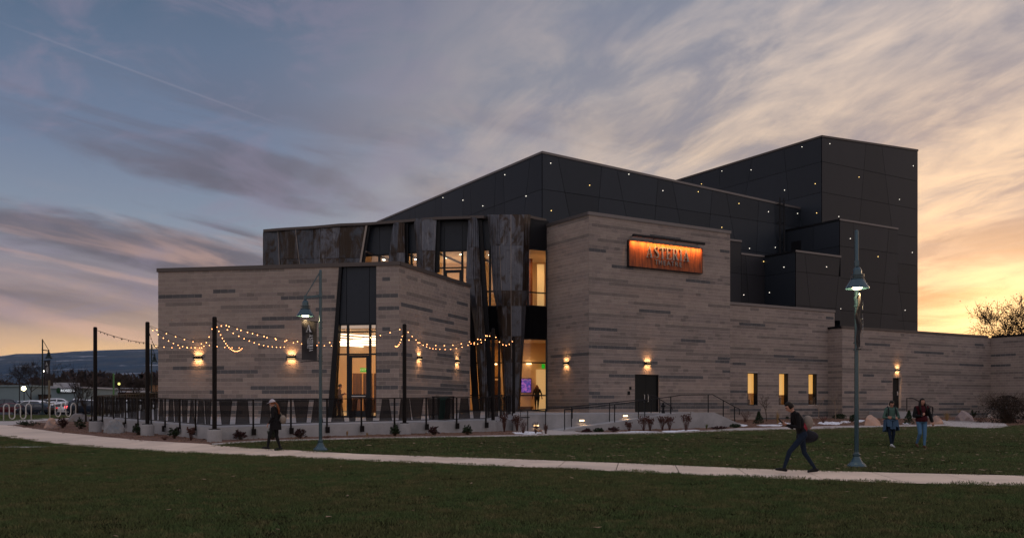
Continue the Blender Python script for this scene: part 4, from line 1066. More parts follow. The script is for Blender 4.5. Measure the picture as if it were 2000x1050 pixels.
for k in range(4):
    mb = MB(); uu = ub0 + .2 + (ub1_ - ub0 - .4) * k / 3; FBf.rect(mb, uu - .02, uu + .02, zb_ - .06, zb_ - .02, .01, wbar - .07); part('bracket_arm', mb, M['black'], bar)
yaw = atan2(FBf.d.y, FBf.d.x)
pl = FBf.P((ub0 + ub1_) / 2, zb_ - .15, wbar); aim = FBf.P((ub0 + ub1_) / 2, zs1 - .22, .19)
dq = (pl - aim).to_track_quat('Z', 'Y')
nv = Vector((FBf.n.x, FBf.n.y, 0)); zax = (pl - aim).normalized(); xax = Vector((FBf.d.x, FBf.d.y, 0)); yax = zax.cross(xax)
al = area('sign_light', pl, ub1_ - ub0 - .1, 85, (1.0, .44, .13), sy=.05, spread=radians(64)); al.rotation_euler = Matrix((xax, yax, zax)).transposed().to_euler()

# ================================================================== wall sconces
def sconce(face, px_, py_, label, e=9.0):
    u, z = face.uz(px_, py_); p = face.P(u, z, 0)
    t = thing('wall_sconce', label, 'wall light', p, group='up and down wall lights on the block walls')
    ww = .46
    mb = MB(); face.rect(mb, u - ww / 2, u + ww / 2, z - .07, z + .07, .03, .12); face.rect(mb, u - .08, u + .08, z - .05, z + .05, .009, .03); part('lamp_housing', mb, M['black'], t)
    mb = MB(); face.rect(mb, u - ww / 2 + .03, u + ww / 2 - .03, z + .0705, z + .074, .05, .10); face.rect(mb, u - ww / 2 + .03, u + ww / 2 - .03, z - .074, z - .0705, .05, .10); part('lens', mb, M['sconce_glow'], t)
    yw = atan2(face.d.y, face.d.x)
    for s_ in (1, -1):
        a = area('sconce_light', face.P(u, z + s_ * .082, .075), ww - .08, e, (1.0, .50, .19), rot=(pi if s_ > 0 else 0, 0, yw if s_ < 0 else yw), sy=.04, spread=radians(125), parent=t)
sconce(FA, 388, 698, 'slim black wall light on the left wing nearest its outer left corner')
sconce(FA, 570, 697, 'slim black wall light on the left wing beside the banner lamp post')
sconce(FB, 817.5, 698, 'slim black wall light right of the string light pole on the angled left wing wall')
sconce(FB, 892, 705, 'slim black wall light near the dark lobby edge of the angled left wing wall')
sconce(FBl, 1107, 709, 'slim black wall light on the shaded side of the main block beside the lobby')
sconce(FBf, 1264, 710, 'slim black wall light centred above the black double door')
sconce(FS3, 1752, 722, 'slim black wall light above the single side door')
# ================================================================== landing, ramp and steps of the main block
Q0 = Vector((2.42, 41.5)); n_off = L2
def rp_(t, off, z): p = Q0 + R2 * t + L2 * off; return Vector((p.x, p.y, z))
gz = lambda t: .25
mb = MB()          # landing in front of the doors
pl_ = [rp_(-1.6, 1.9, 0).xy, rp_(7.6, 1.9, 0).xy, rp_(7.6, .16, 0).xy, rp_(9.3, .16, 0).xy, rp_(9.3, 6.6, 0).xy, (B0 + R2 * 8 - L2 * .0), B0 - L2 * .0 + R2 * .0, BL, Vector((1.5, 56)), Vector((0.4, 55.6)), Vector((.2, 50)), Vector((.05, 46))]
n = len(pl_); mb.add([(p.x, p.y, PLAT) for p in pl_] + [(p.x, p.y, -.2) for p in pl_], [list(range(n))] + [[i, i + n, (i + 1) % n + n, (i + 1) % n] for i in range(n)])
solo('entrance_landing', mb, M['conc'], kind='structure')
mb = MB()          # outer ramp wall with a sloping top, flat at the landing, falling beside the steps
prof = [(0, .46), (3.3, .80), (4.35, .92), (5.2, 1.02), (7.1, 1.19), (9.0, 1.19), (9.25, 1.19), (10.9, .64), (11.1, .62)]
poly = [(0, -.1)] + [(11.1, -.1)] + prof[::-1]
mb.prism([rp_(t, 0, z) for t, z in poly], (L2 * .16).to_3d())
solo('ramp_wall', mb, M['conc'], 'pale cast concrete ramp wall rising to the right behind dry shrubs', 'concrete wall')
mb = MB(); mb.prism([rp_(t, .161, z) for t, z in [(-1.2, -.1), (7.58, -.1), (7.58, 1.10), (-.1, .36), (-1.2, .33)]], (L2 * 1.735).to_3d())
solo('ramp', mb, M['conc'], kind='structure')
st_ = thing('entrance_steps', 'concrete steps falling to the right from the landing by the double door', 'steps', rp_(9.3, .2, 0))
for i in range(4):
    mb = MB(); mb.prism([rp_(9.31 + i * .36, o_, 0) for o_ in (.165, 6.4)] + [rp_(9.31 + (i + 1) * .36, o_, 0) for o_ in (6.4, .165)], (0, 0, PLAT - .16 * (i + 1))); part('step', mb, M['conc'], st_)
def rail(name, label, path, posts, r=.022, parent=None):
    t = thing(name, label, 'handrail', path[0])
    mb = MB(); mb.tube(path, r, 6); part('rail', mb, M['black'], t)
    for a, b in posts:
        mb = MB(); mb.beam(a, b, .045, .045, up=(1, 0, 0)); part('post', mb, M['black'], t)
    return t
tops = lambda t: .46 + (1.19 - .46) * max(0, min(1, t / 7.1))
rail('handrail', 'black handrail on the outer ramp wall with a looped lower end', [rp_(.45, .07, .95), rp_(.45, .07, 1.36), rp_(.0, .07, 1.36), rp_(3.2, .07, 1.62), rp_(7.1, .07, 2.06), rp_(9.2, .07, 2.10), rp_(10.9, .07, 1.42), rp_(11.1, .07, 1.36), rp_(11.1, .07, 1.05)],
     [(rp_(t, .07, tops(t) if t < 9.2 else 1.19 - (t - 9.25) * .33), rp_(t, .07, h)) for t, h in ((.02, 1.36), (2.9, 1.60), (4.35, 1.75), (6.4, 1.98), (8.9, 2.09), (9.95, 1.80), (10.75, 1.48))])
rail('handrail', 'black handrail along the inner side of the ramp below the landing', [rp_(-.8, 1.75, 1.0), rp_(-1.3, 1.75, 1.0), rp_(-1.3, 1.75, 1.28), rp_(2.0, 1.75, 1.52), rp_(5.4, 1.75, 1.80), rp_(6.2, 1.75, 1.84)],
     [(rp_(t, 1.75, .35 + max(0, t) * .10), rp_(t, 1.75, h)) for t, h in ((-.9, 1.30), (.1, 1.38), (1.6, 1.49), (3.9, 1.68), (6.15, 1.84))])
rail('handrail', 'short black stair rail at the back of the landing steps', [rp_(7.4, 3.2, 1.55), rp_(7.4, 3.2, 2.06), rp_(8.0, 3.2, 2.06), rp_(9.2, 3.2, 1.50), rp_(9.3, 3.2, 1.3)],
     [(rp_(t, 3.2, 1.1), rp_(t, 3.2, h)) for t, h in ((7.8, 2.06), (8.4, 1.86), (9.15, 1.5))])
for t, z, lab in ((-.35, .62, 'recessed step light at the foot of the ramp, lowest of three'), (2.3, .82, 'recessed step light halfway up the ramp wall'), (5.0, 1.03, 'recessed step light below the double door at the ramp top')):
    s = thing('step_light', lab, 'step light', rp_(t, 1.9, z), group='step lights along the ramp')
    mb = MB(); c = rp_(t, 1.885, z); mb.box(c, (.34, .03, .13), (0, 0, yaw)); part('housing', mb, M['alu'], s)
    mb = MB(); c = rp_(t, 1.862, z - .01); mb.box(c, (.26, .02, .06), (0, 0, yaw)); part('lens', mb, M['sconce_glow'], s)
    area('step_lamp', rp_(t, 1.83, z - .05), .26, 1.3, (1.0, .60, .28), rot=(radians(-35), 0, yaw), sy=.05, parent=s)
mb = MB(); p = gp(1341, 840); q = rp_(6.9, 1.2, 1.15)
mb.lathe([(.09, 0), (.09, .12), (.06, .14), (.06, .3), (.12, .32), (.12, .40), (.06, .42), (.05, .52), (.001, .56)], q, 12)
solo('fire_department_connection', mb, M['black'], 'squat black standpipe cap on the landing by the loop handrail', 'standpipe', loc=q)
# side door platform, sloped cheek and rails on the far wing
mb = MB(); SP = S3a + R2 * 4.2
def sp(t, o_, z): p = SP + R2 * t - L2 * o_; return Vector((p.x, p.y, z))
mb.prism([sp(-1.3, .0, .2), sp(2.2, .0, .2), sp(2.2, 1.6, .2), sp(-1.3, 1.6, .2)], (0, 0, .86))
mb.prism([sp(2.21, 1.45, .2), sp(4.5, 1.45, .2), sp(4.5, 1.45, .45), sp(2.21, 1.45, 1.1)], (L2 * -.18).to_3d())
solo('door_platform', mb, M['conc'], kind='structure')
rail('handrail', 'black sloping handrail by the side door, left one of the pair', [sp(1.2, 1.3, 1.06), sp(1.2, 1.3, 2.0), sp(1.9, 1.3, 2.0), sp(4.2, 1.3, 1.3), sp(4.2, 1.3, 1.0)], [(sp(3.9, 1.3, .4), sp(3.9, 1.3, 1.4))])
rail('handrail', 'black sloping handrail by the side door, right one of the pair', [sp(2.6, .3, 1.06), sp(2.6, .3, 2.04), sp(3.3, .3, 2.04), sp(5.8, .3, 1.35), sp(5.8, .3, 1.05)], [(sp(4.4, .3, .5), sp(4.4, .3, 1.72)), (sp(5.7, .3, .4), sp(5.7, .3, 1.38))])

# ================================================================== terrace guardrail
def guard(name, label, p0, dirv_, n, rng, lamin, first=True):
    t = thing(name, label, 'guardrail', (p0.x, p0.y, deck(p0.y)))
    def P(k, z): q = p0 + dirv_ * (DD * k); return Vector((q.x, q.y, deck(q.y) + z))
    mb = MB(); mb.beam(P(0, 1.06), P(n, 1.06), .055, .04); part('top_rail', mb, M['post'], t)
    mb = MB(); mb.beam(P(0, .10), P(n, .10), .035, .03); part('bottom_rail', mb, M['post'], t)
    out = Vector((dirv_.y, -dirv_.x)); 
    if out.dot(-p0) < 0: out = -out
    for k in range(0 if first else 1, n + 1):
        mb = MB(); o3 = (out * .05).to_3d()
        mb.beam(P(k, -.10) + o3, P(k, 1.045) + o3, .062, .05, up=out.to_3d()); mb.beam(P(k, -.33) + o3 * 2.6, P(k, -.08) + o3 * 2.6, .17, .05, up=out.to_3d()); mb.beam(P(k, -.16) + o3 * 1.5, P(k, -.08) + o3 * 1.5, .08, .10, up=out.to_3d())
        part('post', mb, M['post'], t)
    rr = random.Random(rng)
    for k in range(n):
        for h in (0, 1):
            w = rr.uniform(.22, .36); c = .30 + .42 * h + rr.uniform(-.05, .05); d = rr.uniform(.05, .09) * (1 if (k + h) % 2 else -1)
            f = lambda s, z: P(k + s, z)
            a0, a1, b1, b0 = c - w / 2 - d / 2, c + w / 2 + d / 2, c + w / 2 - d / 2, c - w / 2 + d / 2
            mb = MB(); mb.prism([f(a0, .12), f(a1, .12), f(b1, 1.03), f(b0, 1.03)], (out * .004).to_3d()); pn = part('screen_panel', mb, lamin, t)
            mb = MB()
            for p_, q_ in ((f(a0, .12), f(b0, 1.03)), (f(a1, .12), f(b1, 1.03))): mb.beam(p_, q_, .02, .02)
            part('panel_frame', mb, M['post'], pn)
    return t
guard('guardrail', 'dark steel guardrail with tapered mesh panels along the lawn side of the terrace', PC, RF, 8, 3, M['screen'])
guard('guardrail', 'dark steel guardrail with tapered mesh panels along the parking side of the terrace', PC, LF, 9, 5, M['screen'], False)
gE = PC + LF * (DD * 9); gB = Vector(((315 - 1000) / F * 59, 59.0)); dB = (gB - gE)
guard('guardrail', 'far dark guardrail at the back of the terrace seen against the parked cars', gE, dB.normalized(), int(dB.length / DD), 8, M['screen'], False)
gR = PC + RF * (DD * 8); gR2 = Vector(((1001 - 1000) / F * 47.8, 47.8)); dR = gR2 - gR
guard('guardrail', 'short dark guardrail running back towards the lobby beside the end pole', gR, dR.normalized(), max(3, int(dR.length / DD)), 9, M['screen'], False)

# ================================================================== poles and string lights
def pole(px_, ybase, ytop, Y, label, foot=True):
    b = W(px_, ybase, Y); top = W(px_, ytop, Y).z
    t = thing('string_light_pole', label, 'pole', (b.x, b.y, gh(Y) - .1 if foot else b.z), group='poles carrying the string lights')
    mb = MB(); mb.tube([b, (b.x, b.y, top - .03), (b.x, b.y, top)], [.085, .085, .05], 12); part('shaft', mb, M['post'], t, smooth=False)
    mb = MB(); mb.box((b.x, b.y, b.z + .015), (.34, .34, .03)); part('base_plate', mb, M['post'], t)
    mb = MB(); mb.lathe([(.27, 0), (.27, b.z - (gh(Y) - .1) - .02), (.255, b.z - (gh(Y) - .1))], (b.x, b.y, gh(Y) - .1), 20); part('footing', mb, M['conc'], t)
    return Vector((b.x, b.y, top - .12))
P3 = pole(419, 838, 618, 34.5, 'dark steel pole on a concrete footing at the terrace corner')
P4 = pole(790, 826, 632, 39.0, 'dark steel pole on a concrete footing before the angled block wall')
P5 = pole(963, 822, 641, 42.0, 'dark steel pole on a concrete footing at the right end of the terrace')
P1 = pole(186, 822, 638, 41.3, 'dark steel pole near the boulders, leftmost against the hills')
P2 = pole(288, 828, 628, 38.0, 'dark steel pole just left of the left wing corner')
P6 = pole(1003.5, 815, 656, 47.8, 'slimmer looking dark pole in front of the faceted steel fin')
Wp = lambda px_, py_: FA.P(*(FA.uz(px_, py_)), .06)
WA = [Wp(311, 676), Wp(389, 676), Wp(475, 677), Wp(560, 675), Wp(655, 673)]
WA5 = Wp(772, 673); WB = FB.P(*(FB.uz(852, 679)), .06); WB2 = FB.P(*(FB.uz(915, 668)), .06)
bme = MB(); bme.ball((0, 0, -.05), (.018, .018, .023), 8, 6); bulb_me = bme.mesh('bulb', M['bulb'], smooth=True)
bme2 = bulb_me.copy(); bme2.materials.clear(); bme2.materials.append(M['bulb_off'])
sme = MB(); sme.lathe([(.001, .0), (.018, .0), (.018, -.035), (.001, -.035)], n=6); sock_me = sme.mesh('bulb_socket', M['black'])
def string_(a, b, sag, nb_, label, lit=True, start=.04, end=1.0):
    t = thing('string_light', label, 'string lights', a, group='strings of warm bulbs over the terrace')
    pt = lambda s: a.lerp(b, s) - Vector((0, 0, sag * 4 * s * (1 - s)))
    mb = MB(); mb.tube([pt(k / 20) for k in range(21)], .008, 4); part('cable', mb, M['black'], t)
    nb_ = max(4, int(nb_ * 1.05))
    for i in range(nb_):
        s = start + (end - start) * (i + .5) / nb_
        p = pt(s) - a
        li = lit if not callable(lit) else lit(s)
        o = link('bulb', bulb_me if li else bme2, t); o.location = p; o.scale = (1, 1, 1)
        o2 = link('bulb_socket', sock_me, t); o2.location = p
string_(P1, WA[1], .28, 12, 'string of bulbs from the leftmost pole to the left wing, upper strand', lit=lambda s: s > .55)
string_(P1, P2 + Vector((0, 0, -.75)), .10, 7, 'string of unlit looking bulbs sagging from the leftmost pole against the sky', lit=False)
string_(P2, WA[0], .35, 10, 'steep string of dark bulbs beside the left wing corner', lit=False)
string_(P2, WA[1], .30, 10, 'string of lit bulbs from the second pole to the left wing wall light', end=.97)
string_(P2, WA[2], .25, 11, 'string of lit bulbs from the second pole passing behind the corner pole')
string_(P3, WA[1], .35, 6, 'short string of lit bulbs running back left from the corner pole')
string_(P3, WA[2], .55, 18, 'steep closely spaced string of bulbs right of the corner pole')
string_(P3, WA[3], .32, 14, 'string of lit bulbs from the corner pole to the middle of the left wing')
string_(P3, WA[4], .25, 13, 'string of lit bulbs from the corner pole towards the glazed bay')
string_(P3, P4, .72, 17, 'long sagging string of bulbs from the corner pole to the middle pole')
string_(P4, WA5, .30, 9, 'steep short string of bulbs just left of the middle pole')
string_(P4, WB, .25, 9, 'string of lit bulbs from the middle pole over the angled wall')
string_(P5, P4 + Vector((0, 0, -.45)), .45, 10, 'string of bulbs from the right terrace pole to the middle pole')
string_(P5, WB, .28, 9, 'string of lit bulbs from the right terrace pole to the angled wall')
string_(P5, WB2, .25, 6, 'short string of bulbs between the right pole and the lobby edge')
string_(P5, P6, .45, 6, 'short string of bulbs between the last two poles')

# ================================================================== lamp posts
H_L = 6.1
def lamp_post(label, p, rot, banner_rot, m_, group, lit=1.0, banner=True, gl=True, sc=1.0):
    t = thing('street_lamp', label, 'street lamp', p, rot, group, local=True); t.scale = (sc,) * 3; t['label'] = label
    mb = MB(); mb.lathe([(.25, 0), (.25, .04), (.22, .08), (.15, .15), (.11, .22), (.085, .29), (.095, .30), (.095, .35), (.07, .36), (.065, .40)], n=20); part('base', mb, m_, t, smooth=False)
    mb = MB(); mb.lathe([(.060, .38), (.056, 3.3), (.052, 5.15), (.062, 5.17), (.062, 5.26), (.052, 5.28), (.050, 6.03), (.038, 6.09), (.001, 6.1)], n=14); part('pole', mb, m_, t)
    mb = MB()
    for z in (3.0, 3.18, 4.12, 4.32): mb.lathe([(.050, z), (.078, z), (.078, z + .04), (.050, z + .04)], n=14)
    part('collar', mb, m_, t)
    ax = .50
    mb = MB(); mb.beam((.04, 0, 5.22), (ax + .02, 0, 5.15), .05, .075); mb.box((ax, 0, 5.16), (.09, .09, .14)); part('arm', mb, m_, t)
    mb = MB(); mb.beam((.03, 0, 6.0), (ax, 0, 5.2), .035, .035); part('brace', mb, m_, t)
    mb = MB(); mb.lathe([(.03, 5.12), (.035, 5.08), (.07, 5.06), (.105, 4.99), (.112, 4.87), (.112, 4.79), (.15, 4.77), (.285, 4.56), (.295, 4.53), (.28, 4.53), (.145, 4.74), (.09, 4.75), (.001, 4.75)], (ax, 0, 0), 24); sh = part('shade', mb, m_, t, smooth=False)
    mb = MB()
    for z in (4.865, 4.82, 4.775): mb.lathe([(.11, z), (.165, z), (.165, z + .016), (.11, z + .016)], (ax, 0, 0), 20)
    part('shade_ring', mb, m_, sh)
    mb = MB(); mb.lathe([(.001, 4.515), (.10, 4.52), (.13, 4.57), (.12, 4.70)], (ax, 0, 0), 14); part('lamp_lens', mb, M['lens'] if gl else M['white'], t)
    if gl:
        l = bpy.data.lights.new('street_lamp_light', 'POINT'); l.energy = 50 * lit; l.color = (1.0, .72, .36); l.shadow_soft_size = .1
        o = bpy.data.objects.new('street_lamp_light', l); COL.objects.link(o); o.location = (ax, 0, 4.42); o.parent = t
    if banner:
        br = banner_rot - rot; ca_, sa_ = cos(br), sin(br)
        R = lambda r_, z, s=0: Vector((ca_ * r_ - sa_ * s, sa_ * r_ + ca_ * s, z))
        mb = MB(); mb.tube([R(0, 4.34), R(.66, 4.40)], .016, 6); mb.tube([R(0, 3.04), R(.66, 3.0)], .016, 6); part('banner_rod', mb, M['black'], t)
        mb = MB(); nx, nz = 10, 14; g_ = lambda i, j: (.12 + .5 * i / nx, 4.36 - .0 + .05 * i / nx - (1.32 + .02 * i / nx) * j / nz, .05 * sin(i * .9 + j * .35) * sin(pi * j / nz) + .03 * sin(j * .9) * sin(pi * j / nz))
        grid = [[R(*(lambda q: (q[0], q[1], q[2]))(g_(i, j))) for j in range(nz + 1)] for i in range(nx + 1)]
        vv = [p_ for c_ in grid for p_ in c_]; mb.add(vv, [[i * (nz + 1) + j, (i + 1) * (nz + 1) + j, (i + 1) * (nz + 1) + j + 1, i * (nz + 1) + j + 1] for i in range(nx) for j in range(nz)])
        bn = part('banner', mb, M['banner'], t, smooth=True, normals=False)
        # printed letters, a few mm in front of the cloth on both sides
        sgn = -1 if (Matrix.Rotation(rot, 3, 'Z') @ R(0, 0, 1)).y > 0 else 1
        xs_ = (Matrix.Rotation(rot, 3, 'Z') @ R(1, 0, 0)).x >= 0
        xd = R(1, 0) if xs_ else R(-1, 0)
        c0 = R(.38, 4.12, sgn * .10)
        L_, w_ = serif('A')
        mb = MB()
        for i, c in enumerate(L_): mb.prism([c0 + xd * ((x - .4) * .24) + Vector((0, 0, (y - .5) * .24)) for x, y in c], R(0, 0, sgn * (.001 + .0003 * i)))
        part('banner_letter', mb, M['white'], bn)
        lt_, tw = serif_word('ASTERIA'); mb = MB(); hh = .12; c1 = R(.38, 3.92, sgn * .10) + xd * .02
        for wi, L2_ in enumerate(lt_):
            for i, c in enumerate(L2_): mb.prism([c1 + xd * ((y) * hh) + Vector((0, 0, -(x) * hh * .96)) for x, y in c], R(0, 0, sgn * (.001 + .0003 * i)))
        part('banner_letter', mb, M['white'], bn)
        me = text_mesh('THEATRE', .075, .001, spacing=1.15)
        place_text('banner_letter', me, M['white'], c1 + xd * (-.045) + Vector((0, 0, -.30)), Vector((0, 0, -1)), xd, bn)
        me.materials.clear(); me.materials.append(M['white'])
    return t
M['lens'] = emission('lamp_lens_glow', (1.0, .78, .42), 16.0)
M['banner'] = mat('banner_cloth', (.040, .036, .038), .55)
ll = gp(626, 880); rl_ = gp(1673, 912.5)
lamp_post('green street lamp by the sidewalk with its arm and name banner pointing left', (ll.x, ll.y, ll.z), radians(186), radians(186), M['lamp'], 'street lamps', 1.0)
lamp_post('green street lamp on the right lawn, arm towards the viewer and banner edge-on', (rl_.x, rl_.y, rl_.z), radians(-109), radians(-103), M['lamp'], 'street lamps', 1.0)
fl = W(83, 807, 110); fl.z = gh(110); lamp_post('far dark street lamp rising from the parking lot with its arm to the right', (fl.x, fl.y, fl.z), radians(0), radians(0), M['lamp_far'], 'street lamps', .0, gl=False, sc=1.5)
p = W(296, 787, 120); lamp_post('distant dark street lamp seen just left of the left wing corner', (p.x, p.y, gh(120)), radians(-40), 0, M['lamp_far'], 'street lamps', .0, banner=False, gl=False, sc=1.5)

# ================================================================== terrace furniture
c = W(867, 800, 41.9); zd_ = deck(41.9)
bn = thing('litter_bin', 'dark green slatted litter bin behind the terrace guardrail', 'litter bin', (c.x, c.y, zd_))
M['bin'] = mat('bin_green_paint', (.012, .028, .022), .4)
mb = MB(); mb.lathe([(.24, .05), (.27, .9), (.25, .9), (.22, .06)], (c.x, c.y, zd_), 16); part('liner', mb, M['black'], bn)
for k in range(22):
    a = 2 * pi * k / 22; mb = MB(); mb.beam((c.x + .26 * cos(a), c.y + .26 * sin(a), zd_ + .04), (c.x + .31 * cos(a), c.y + .31 * sin(a), zd_ + .98), .045, .012, up=(cos(a), sin(a), 0)); part('slat', mb, M['bin'], bn)
mb = MB(); mb.lathe([(.32, .95), (.32, 1.0), (.26, 1.06), (.14, 1.08), (.14, 1.04)], (c.x, c.y, zd_), 16); part('lid', mb, M['bin'], bn)
fc = W(866, 800, 43.0); zd_ = deck(43)
fr_ = thing('cafe_table', 'dark square steel table behind the litter bin on the terrace', 'table', (fc.x, fc.y, zd_))
mb = MB(); mb.box((fc.x, fc.y, zd_ + 1.06), (1.04, .6, .04)); part('table_top', mb, M['post'], fr_)
for sx_ in (-.47, .47):
    for sy_ in (-.25, .25): mb = MB(); mb.beam((fc.x + sx_, fc.y + sy_, zd_), (fc.x + sx_, fc.y + sy_, zd_ + 1.04), .06, .06); part('leg', mb, M['post'], fr_)
c = W(655, 795, 46.6); zc_ = zf + .012
ch = thing('chair', 'dark side chair standing behind the glass of the tall bay', 'chair', (c.x, c.y, zc_))
mb = MB(); mb.box((c.x, c.y, zc_ + .45), (.5, .48, .06)); part('seat', mb, M['wood'], ch)
mb = MB(); mb.box((c.x, c.y + .22, zc_ + .72), (.5, .05, .42)); part('backrest', mb, M['wood'], ch)
for sx_ in (-.22, .22):
    for sy_ in (-.2, .2): mb = MB(); mb.beam((c.x + sx_, c.y + sy_, zc_), (c.x + sx_, c.y + sy_, zc_ + .42), .035, .035); part('leg', mb, M['wood'], ch)

# ================================================================== bike racks
M['rack'] = mat('galvanised_steel', (.55, .52, .49), .5, .3)
def rack(xs_, yb0, label, hpx, nloop):
    a = gp(xs_[0], yb0); b_ = gp(xs_[1], yb0 - 1.5); t = thing('bike_rack', label, 'bike rack', a, group='wave bike racks')
    n = nloop; pts = []
    zt = 1.08
    for i in range(n + 1):
        p = a.lerp(b_, i / n); q = a.lerp(b_, min(1, (i + .5) / n))
        pass
    W_ = (b_ - a) / n; r = W_.length / 2; d = W_.normalized(); z0 = a.z; path = [Vector((a.x, a.y, z0 - .05))]
    up_ = True
    for i in range(n):
        c0 = a + W_ * i; c1 = a + W_ * (i + 1); m_ = (c0 + c1) / 2
        zc = z0 + zt - r if i % 2 == 0 else z0 + .13 + r
        s = 1 if i % 2 == 0 else -1
        for k in range(9):
            th = pi - pi * k / 8
            path.append(Vector((m_.x + d.x * r * cos(th), m_.y + d.y * r * cos(th), zc + s * r * sin(th))))
    path.append(Vector((b_.x, b_.y, z0 - .05)))
    mb = MB(); mb.tube(path, .034, 8); part('rack_tube', mb, M['rack'], t, smooth=True); return t
rack((7, 61), 822, 'galvanised wave bike rack, the left one of two', 30, 5)
rack((97.5, 148), 817, 'galvanised wave bike rack behind the pink boulder', 30, 5)

# ================================================================== boulders
from mathutils import noise as mnoise
def boulder(px0, px1, ybase, h_px, c1, c2, label, seed, peak=.5):
    p = gp((px0 + px1) / 2, ybase); w = (px1 - px0) / F * p.y; h = h_px / F * p.y
    b = bmesh.new(); bmesh.ops.create_icosphere(b, subdivisions=4, radius=1.0); off = Vector((seed * 3.7, seed, 1.3))
    rr = random.Random(seed); planes = [(Vector((rr.uniform(-1, 1), rr.uniform(-1, 1), rr.uniform(-.2, 1))).normalized(), rr.uniform(.58, .95)) for _ in range(14)]
    for v_ in b.verts:
        d = v_.co.normalized(); r = 1.0
        for n_, k in planes:
            t_ = d.dot(n_)
            if t_ > 1e-3: r = min(r, k / t_)
        r *= 1 + .06 * mnoise.noise(d * 3 + off) + .03 * mnoise.noise(d * 9 + off)
        q = d * r
        v_.co = Vector((q.x * w * .58, q.y * w * .42, max(q.z, -.35) * h * .95 + (.0)))
    b.normal_update(); me = bpy.data.meshes.new('boulder'); b.to_mesh(me); b.free()
    mm = mat('boulder_stone', c1, .85, var=.2, vscale=2.5, col2=c2, bump=.6, bscale=9, fine=.25); me.materials.append(mm)
    o = link('boulder', me); o.location = (p.x, p.y + w * .25, p.z + h * .08); tag(o, label, 'boulder', 'boulders in the planting beds'); return o
PK, GY, TN = (.46, .28, .20), (.20, .19, .20), (.26, .23, .21)
boulder(79, 115, 836, 22, PK, (.25, .2, .19), 'pinkish boulder by the walk in front of the bike racks', 1)
boulder(130, 178, 823, 17, (.20, .17, .15), GY, 'low grey brown boulder just left of the leftmost pole', 2)
boulder(194, 236, 846, 28, (.19, .21, .23), (.27, .25, .24), 'pointed blue grey boulder right of the leftmost pole', 13)
boulder(1559, 1592, 829, 16, (.33, .25, .20), (.26, .2, .17), 'tan boulder behind the striding man with the bag', 4)
boulder(1690, 1727, 832, 22, PK, (.42, .30, .25), 'broad pink boulder left of the woman in the green top', 5)
boulder(1818, 1843, 829, 20, PK, (.28, .2, .17), 'pink boulder partly behind the woman in jeans', 6)
boulder(1869, 1905, 822, 23, (.24, .19, .20), (.30, .23, .20), 'rounded mauve grey boulder near the right end of the bed', 7)
boulder(1928, 1940, 815, 8, PK, TN, 'small pinkish rock beside the big dry bush', 8)

# old snow on the beds
def snow(pts, seed, th=.05):
    rr = random.Random(seed); o = sheet('snow_patch', [gp(*p).xy for p in pts], .03 + .004 * (seed % 3), M['snow'], kind='stuff', thick=.03); return o
def blob(x0, x1, y0, y1, seed):
    rr = random.Random(seed); P_ = []; n = 22
    for i in range(n):
        a = 2 * pi * i / n; k = rr.uniform(.72, 1.08); P_.append(((x0 + x1) / 2 + (x1 - x0) / 2 * cos(a) * k, (y0 + y1) / 2 - (y1 - y0) / 2 * sin(a) * k))
    snow(P_, seed)
for i, b_ in enumerate([(1000, 1058, 842.5, 848.5), (1205, 1290, 842.3, 847.0), (1290, 1332, 841.5, 845), (1320, 1370, 839.5, 842.5), (1440, 1462, 829, 833), (1478, 1530, 829.5, 832.5), (1520, 1545, 825, 828.5), (1595, 1626, 823, 829.5), (1612, 1645, 824, 830), (1640, 1662, 822, 826), (1762, 1780, 826, 829), (1665, 1690, 820, 824)]): blob(*b_, i)

# ================================================================== plants
M['twig_r'] = mat('reddish_twigs', (.085, .038, .030), .9); M['twig_b'] = mat('brown_twigs', (.060, .040, .028), .9)
M['twig_p'] = mat('pale_twigs', (.26, .20, .15), .9); M['leaf_d'] = mat('dark_evergreen_leaf', (.020, .035, .016), .7)
M['leaf_r'] = mat('dark_red_leaf', (.045, .018, .018), .7); M['straw'] = mat('dry_grass_blade', (.30, .19, .085), .8); M['leaf_y'] = mat('yellow_green_blade', (.10, .11, .035), .8)
M['bark'] = mat('dark_bark', (.030, .022, .018), .9); M['seed'] = mat('dry_seed_head', (.075, .035, .028), .9)
def quadleaf(mb, p, s, rr):
    a = Vector((rr.uniform(-1, 1), rr.uniform(-1, 1), rr.uniform(-1, 1))).normalized(); b_ = a.orthogonal().normalized(); c_ = a.cross(b_)
    mb.add([p - b_ * s, p + c_ * s * .45, p + b_ * s, p - c_ * s * .45], [[0, 1, 2, 3]])
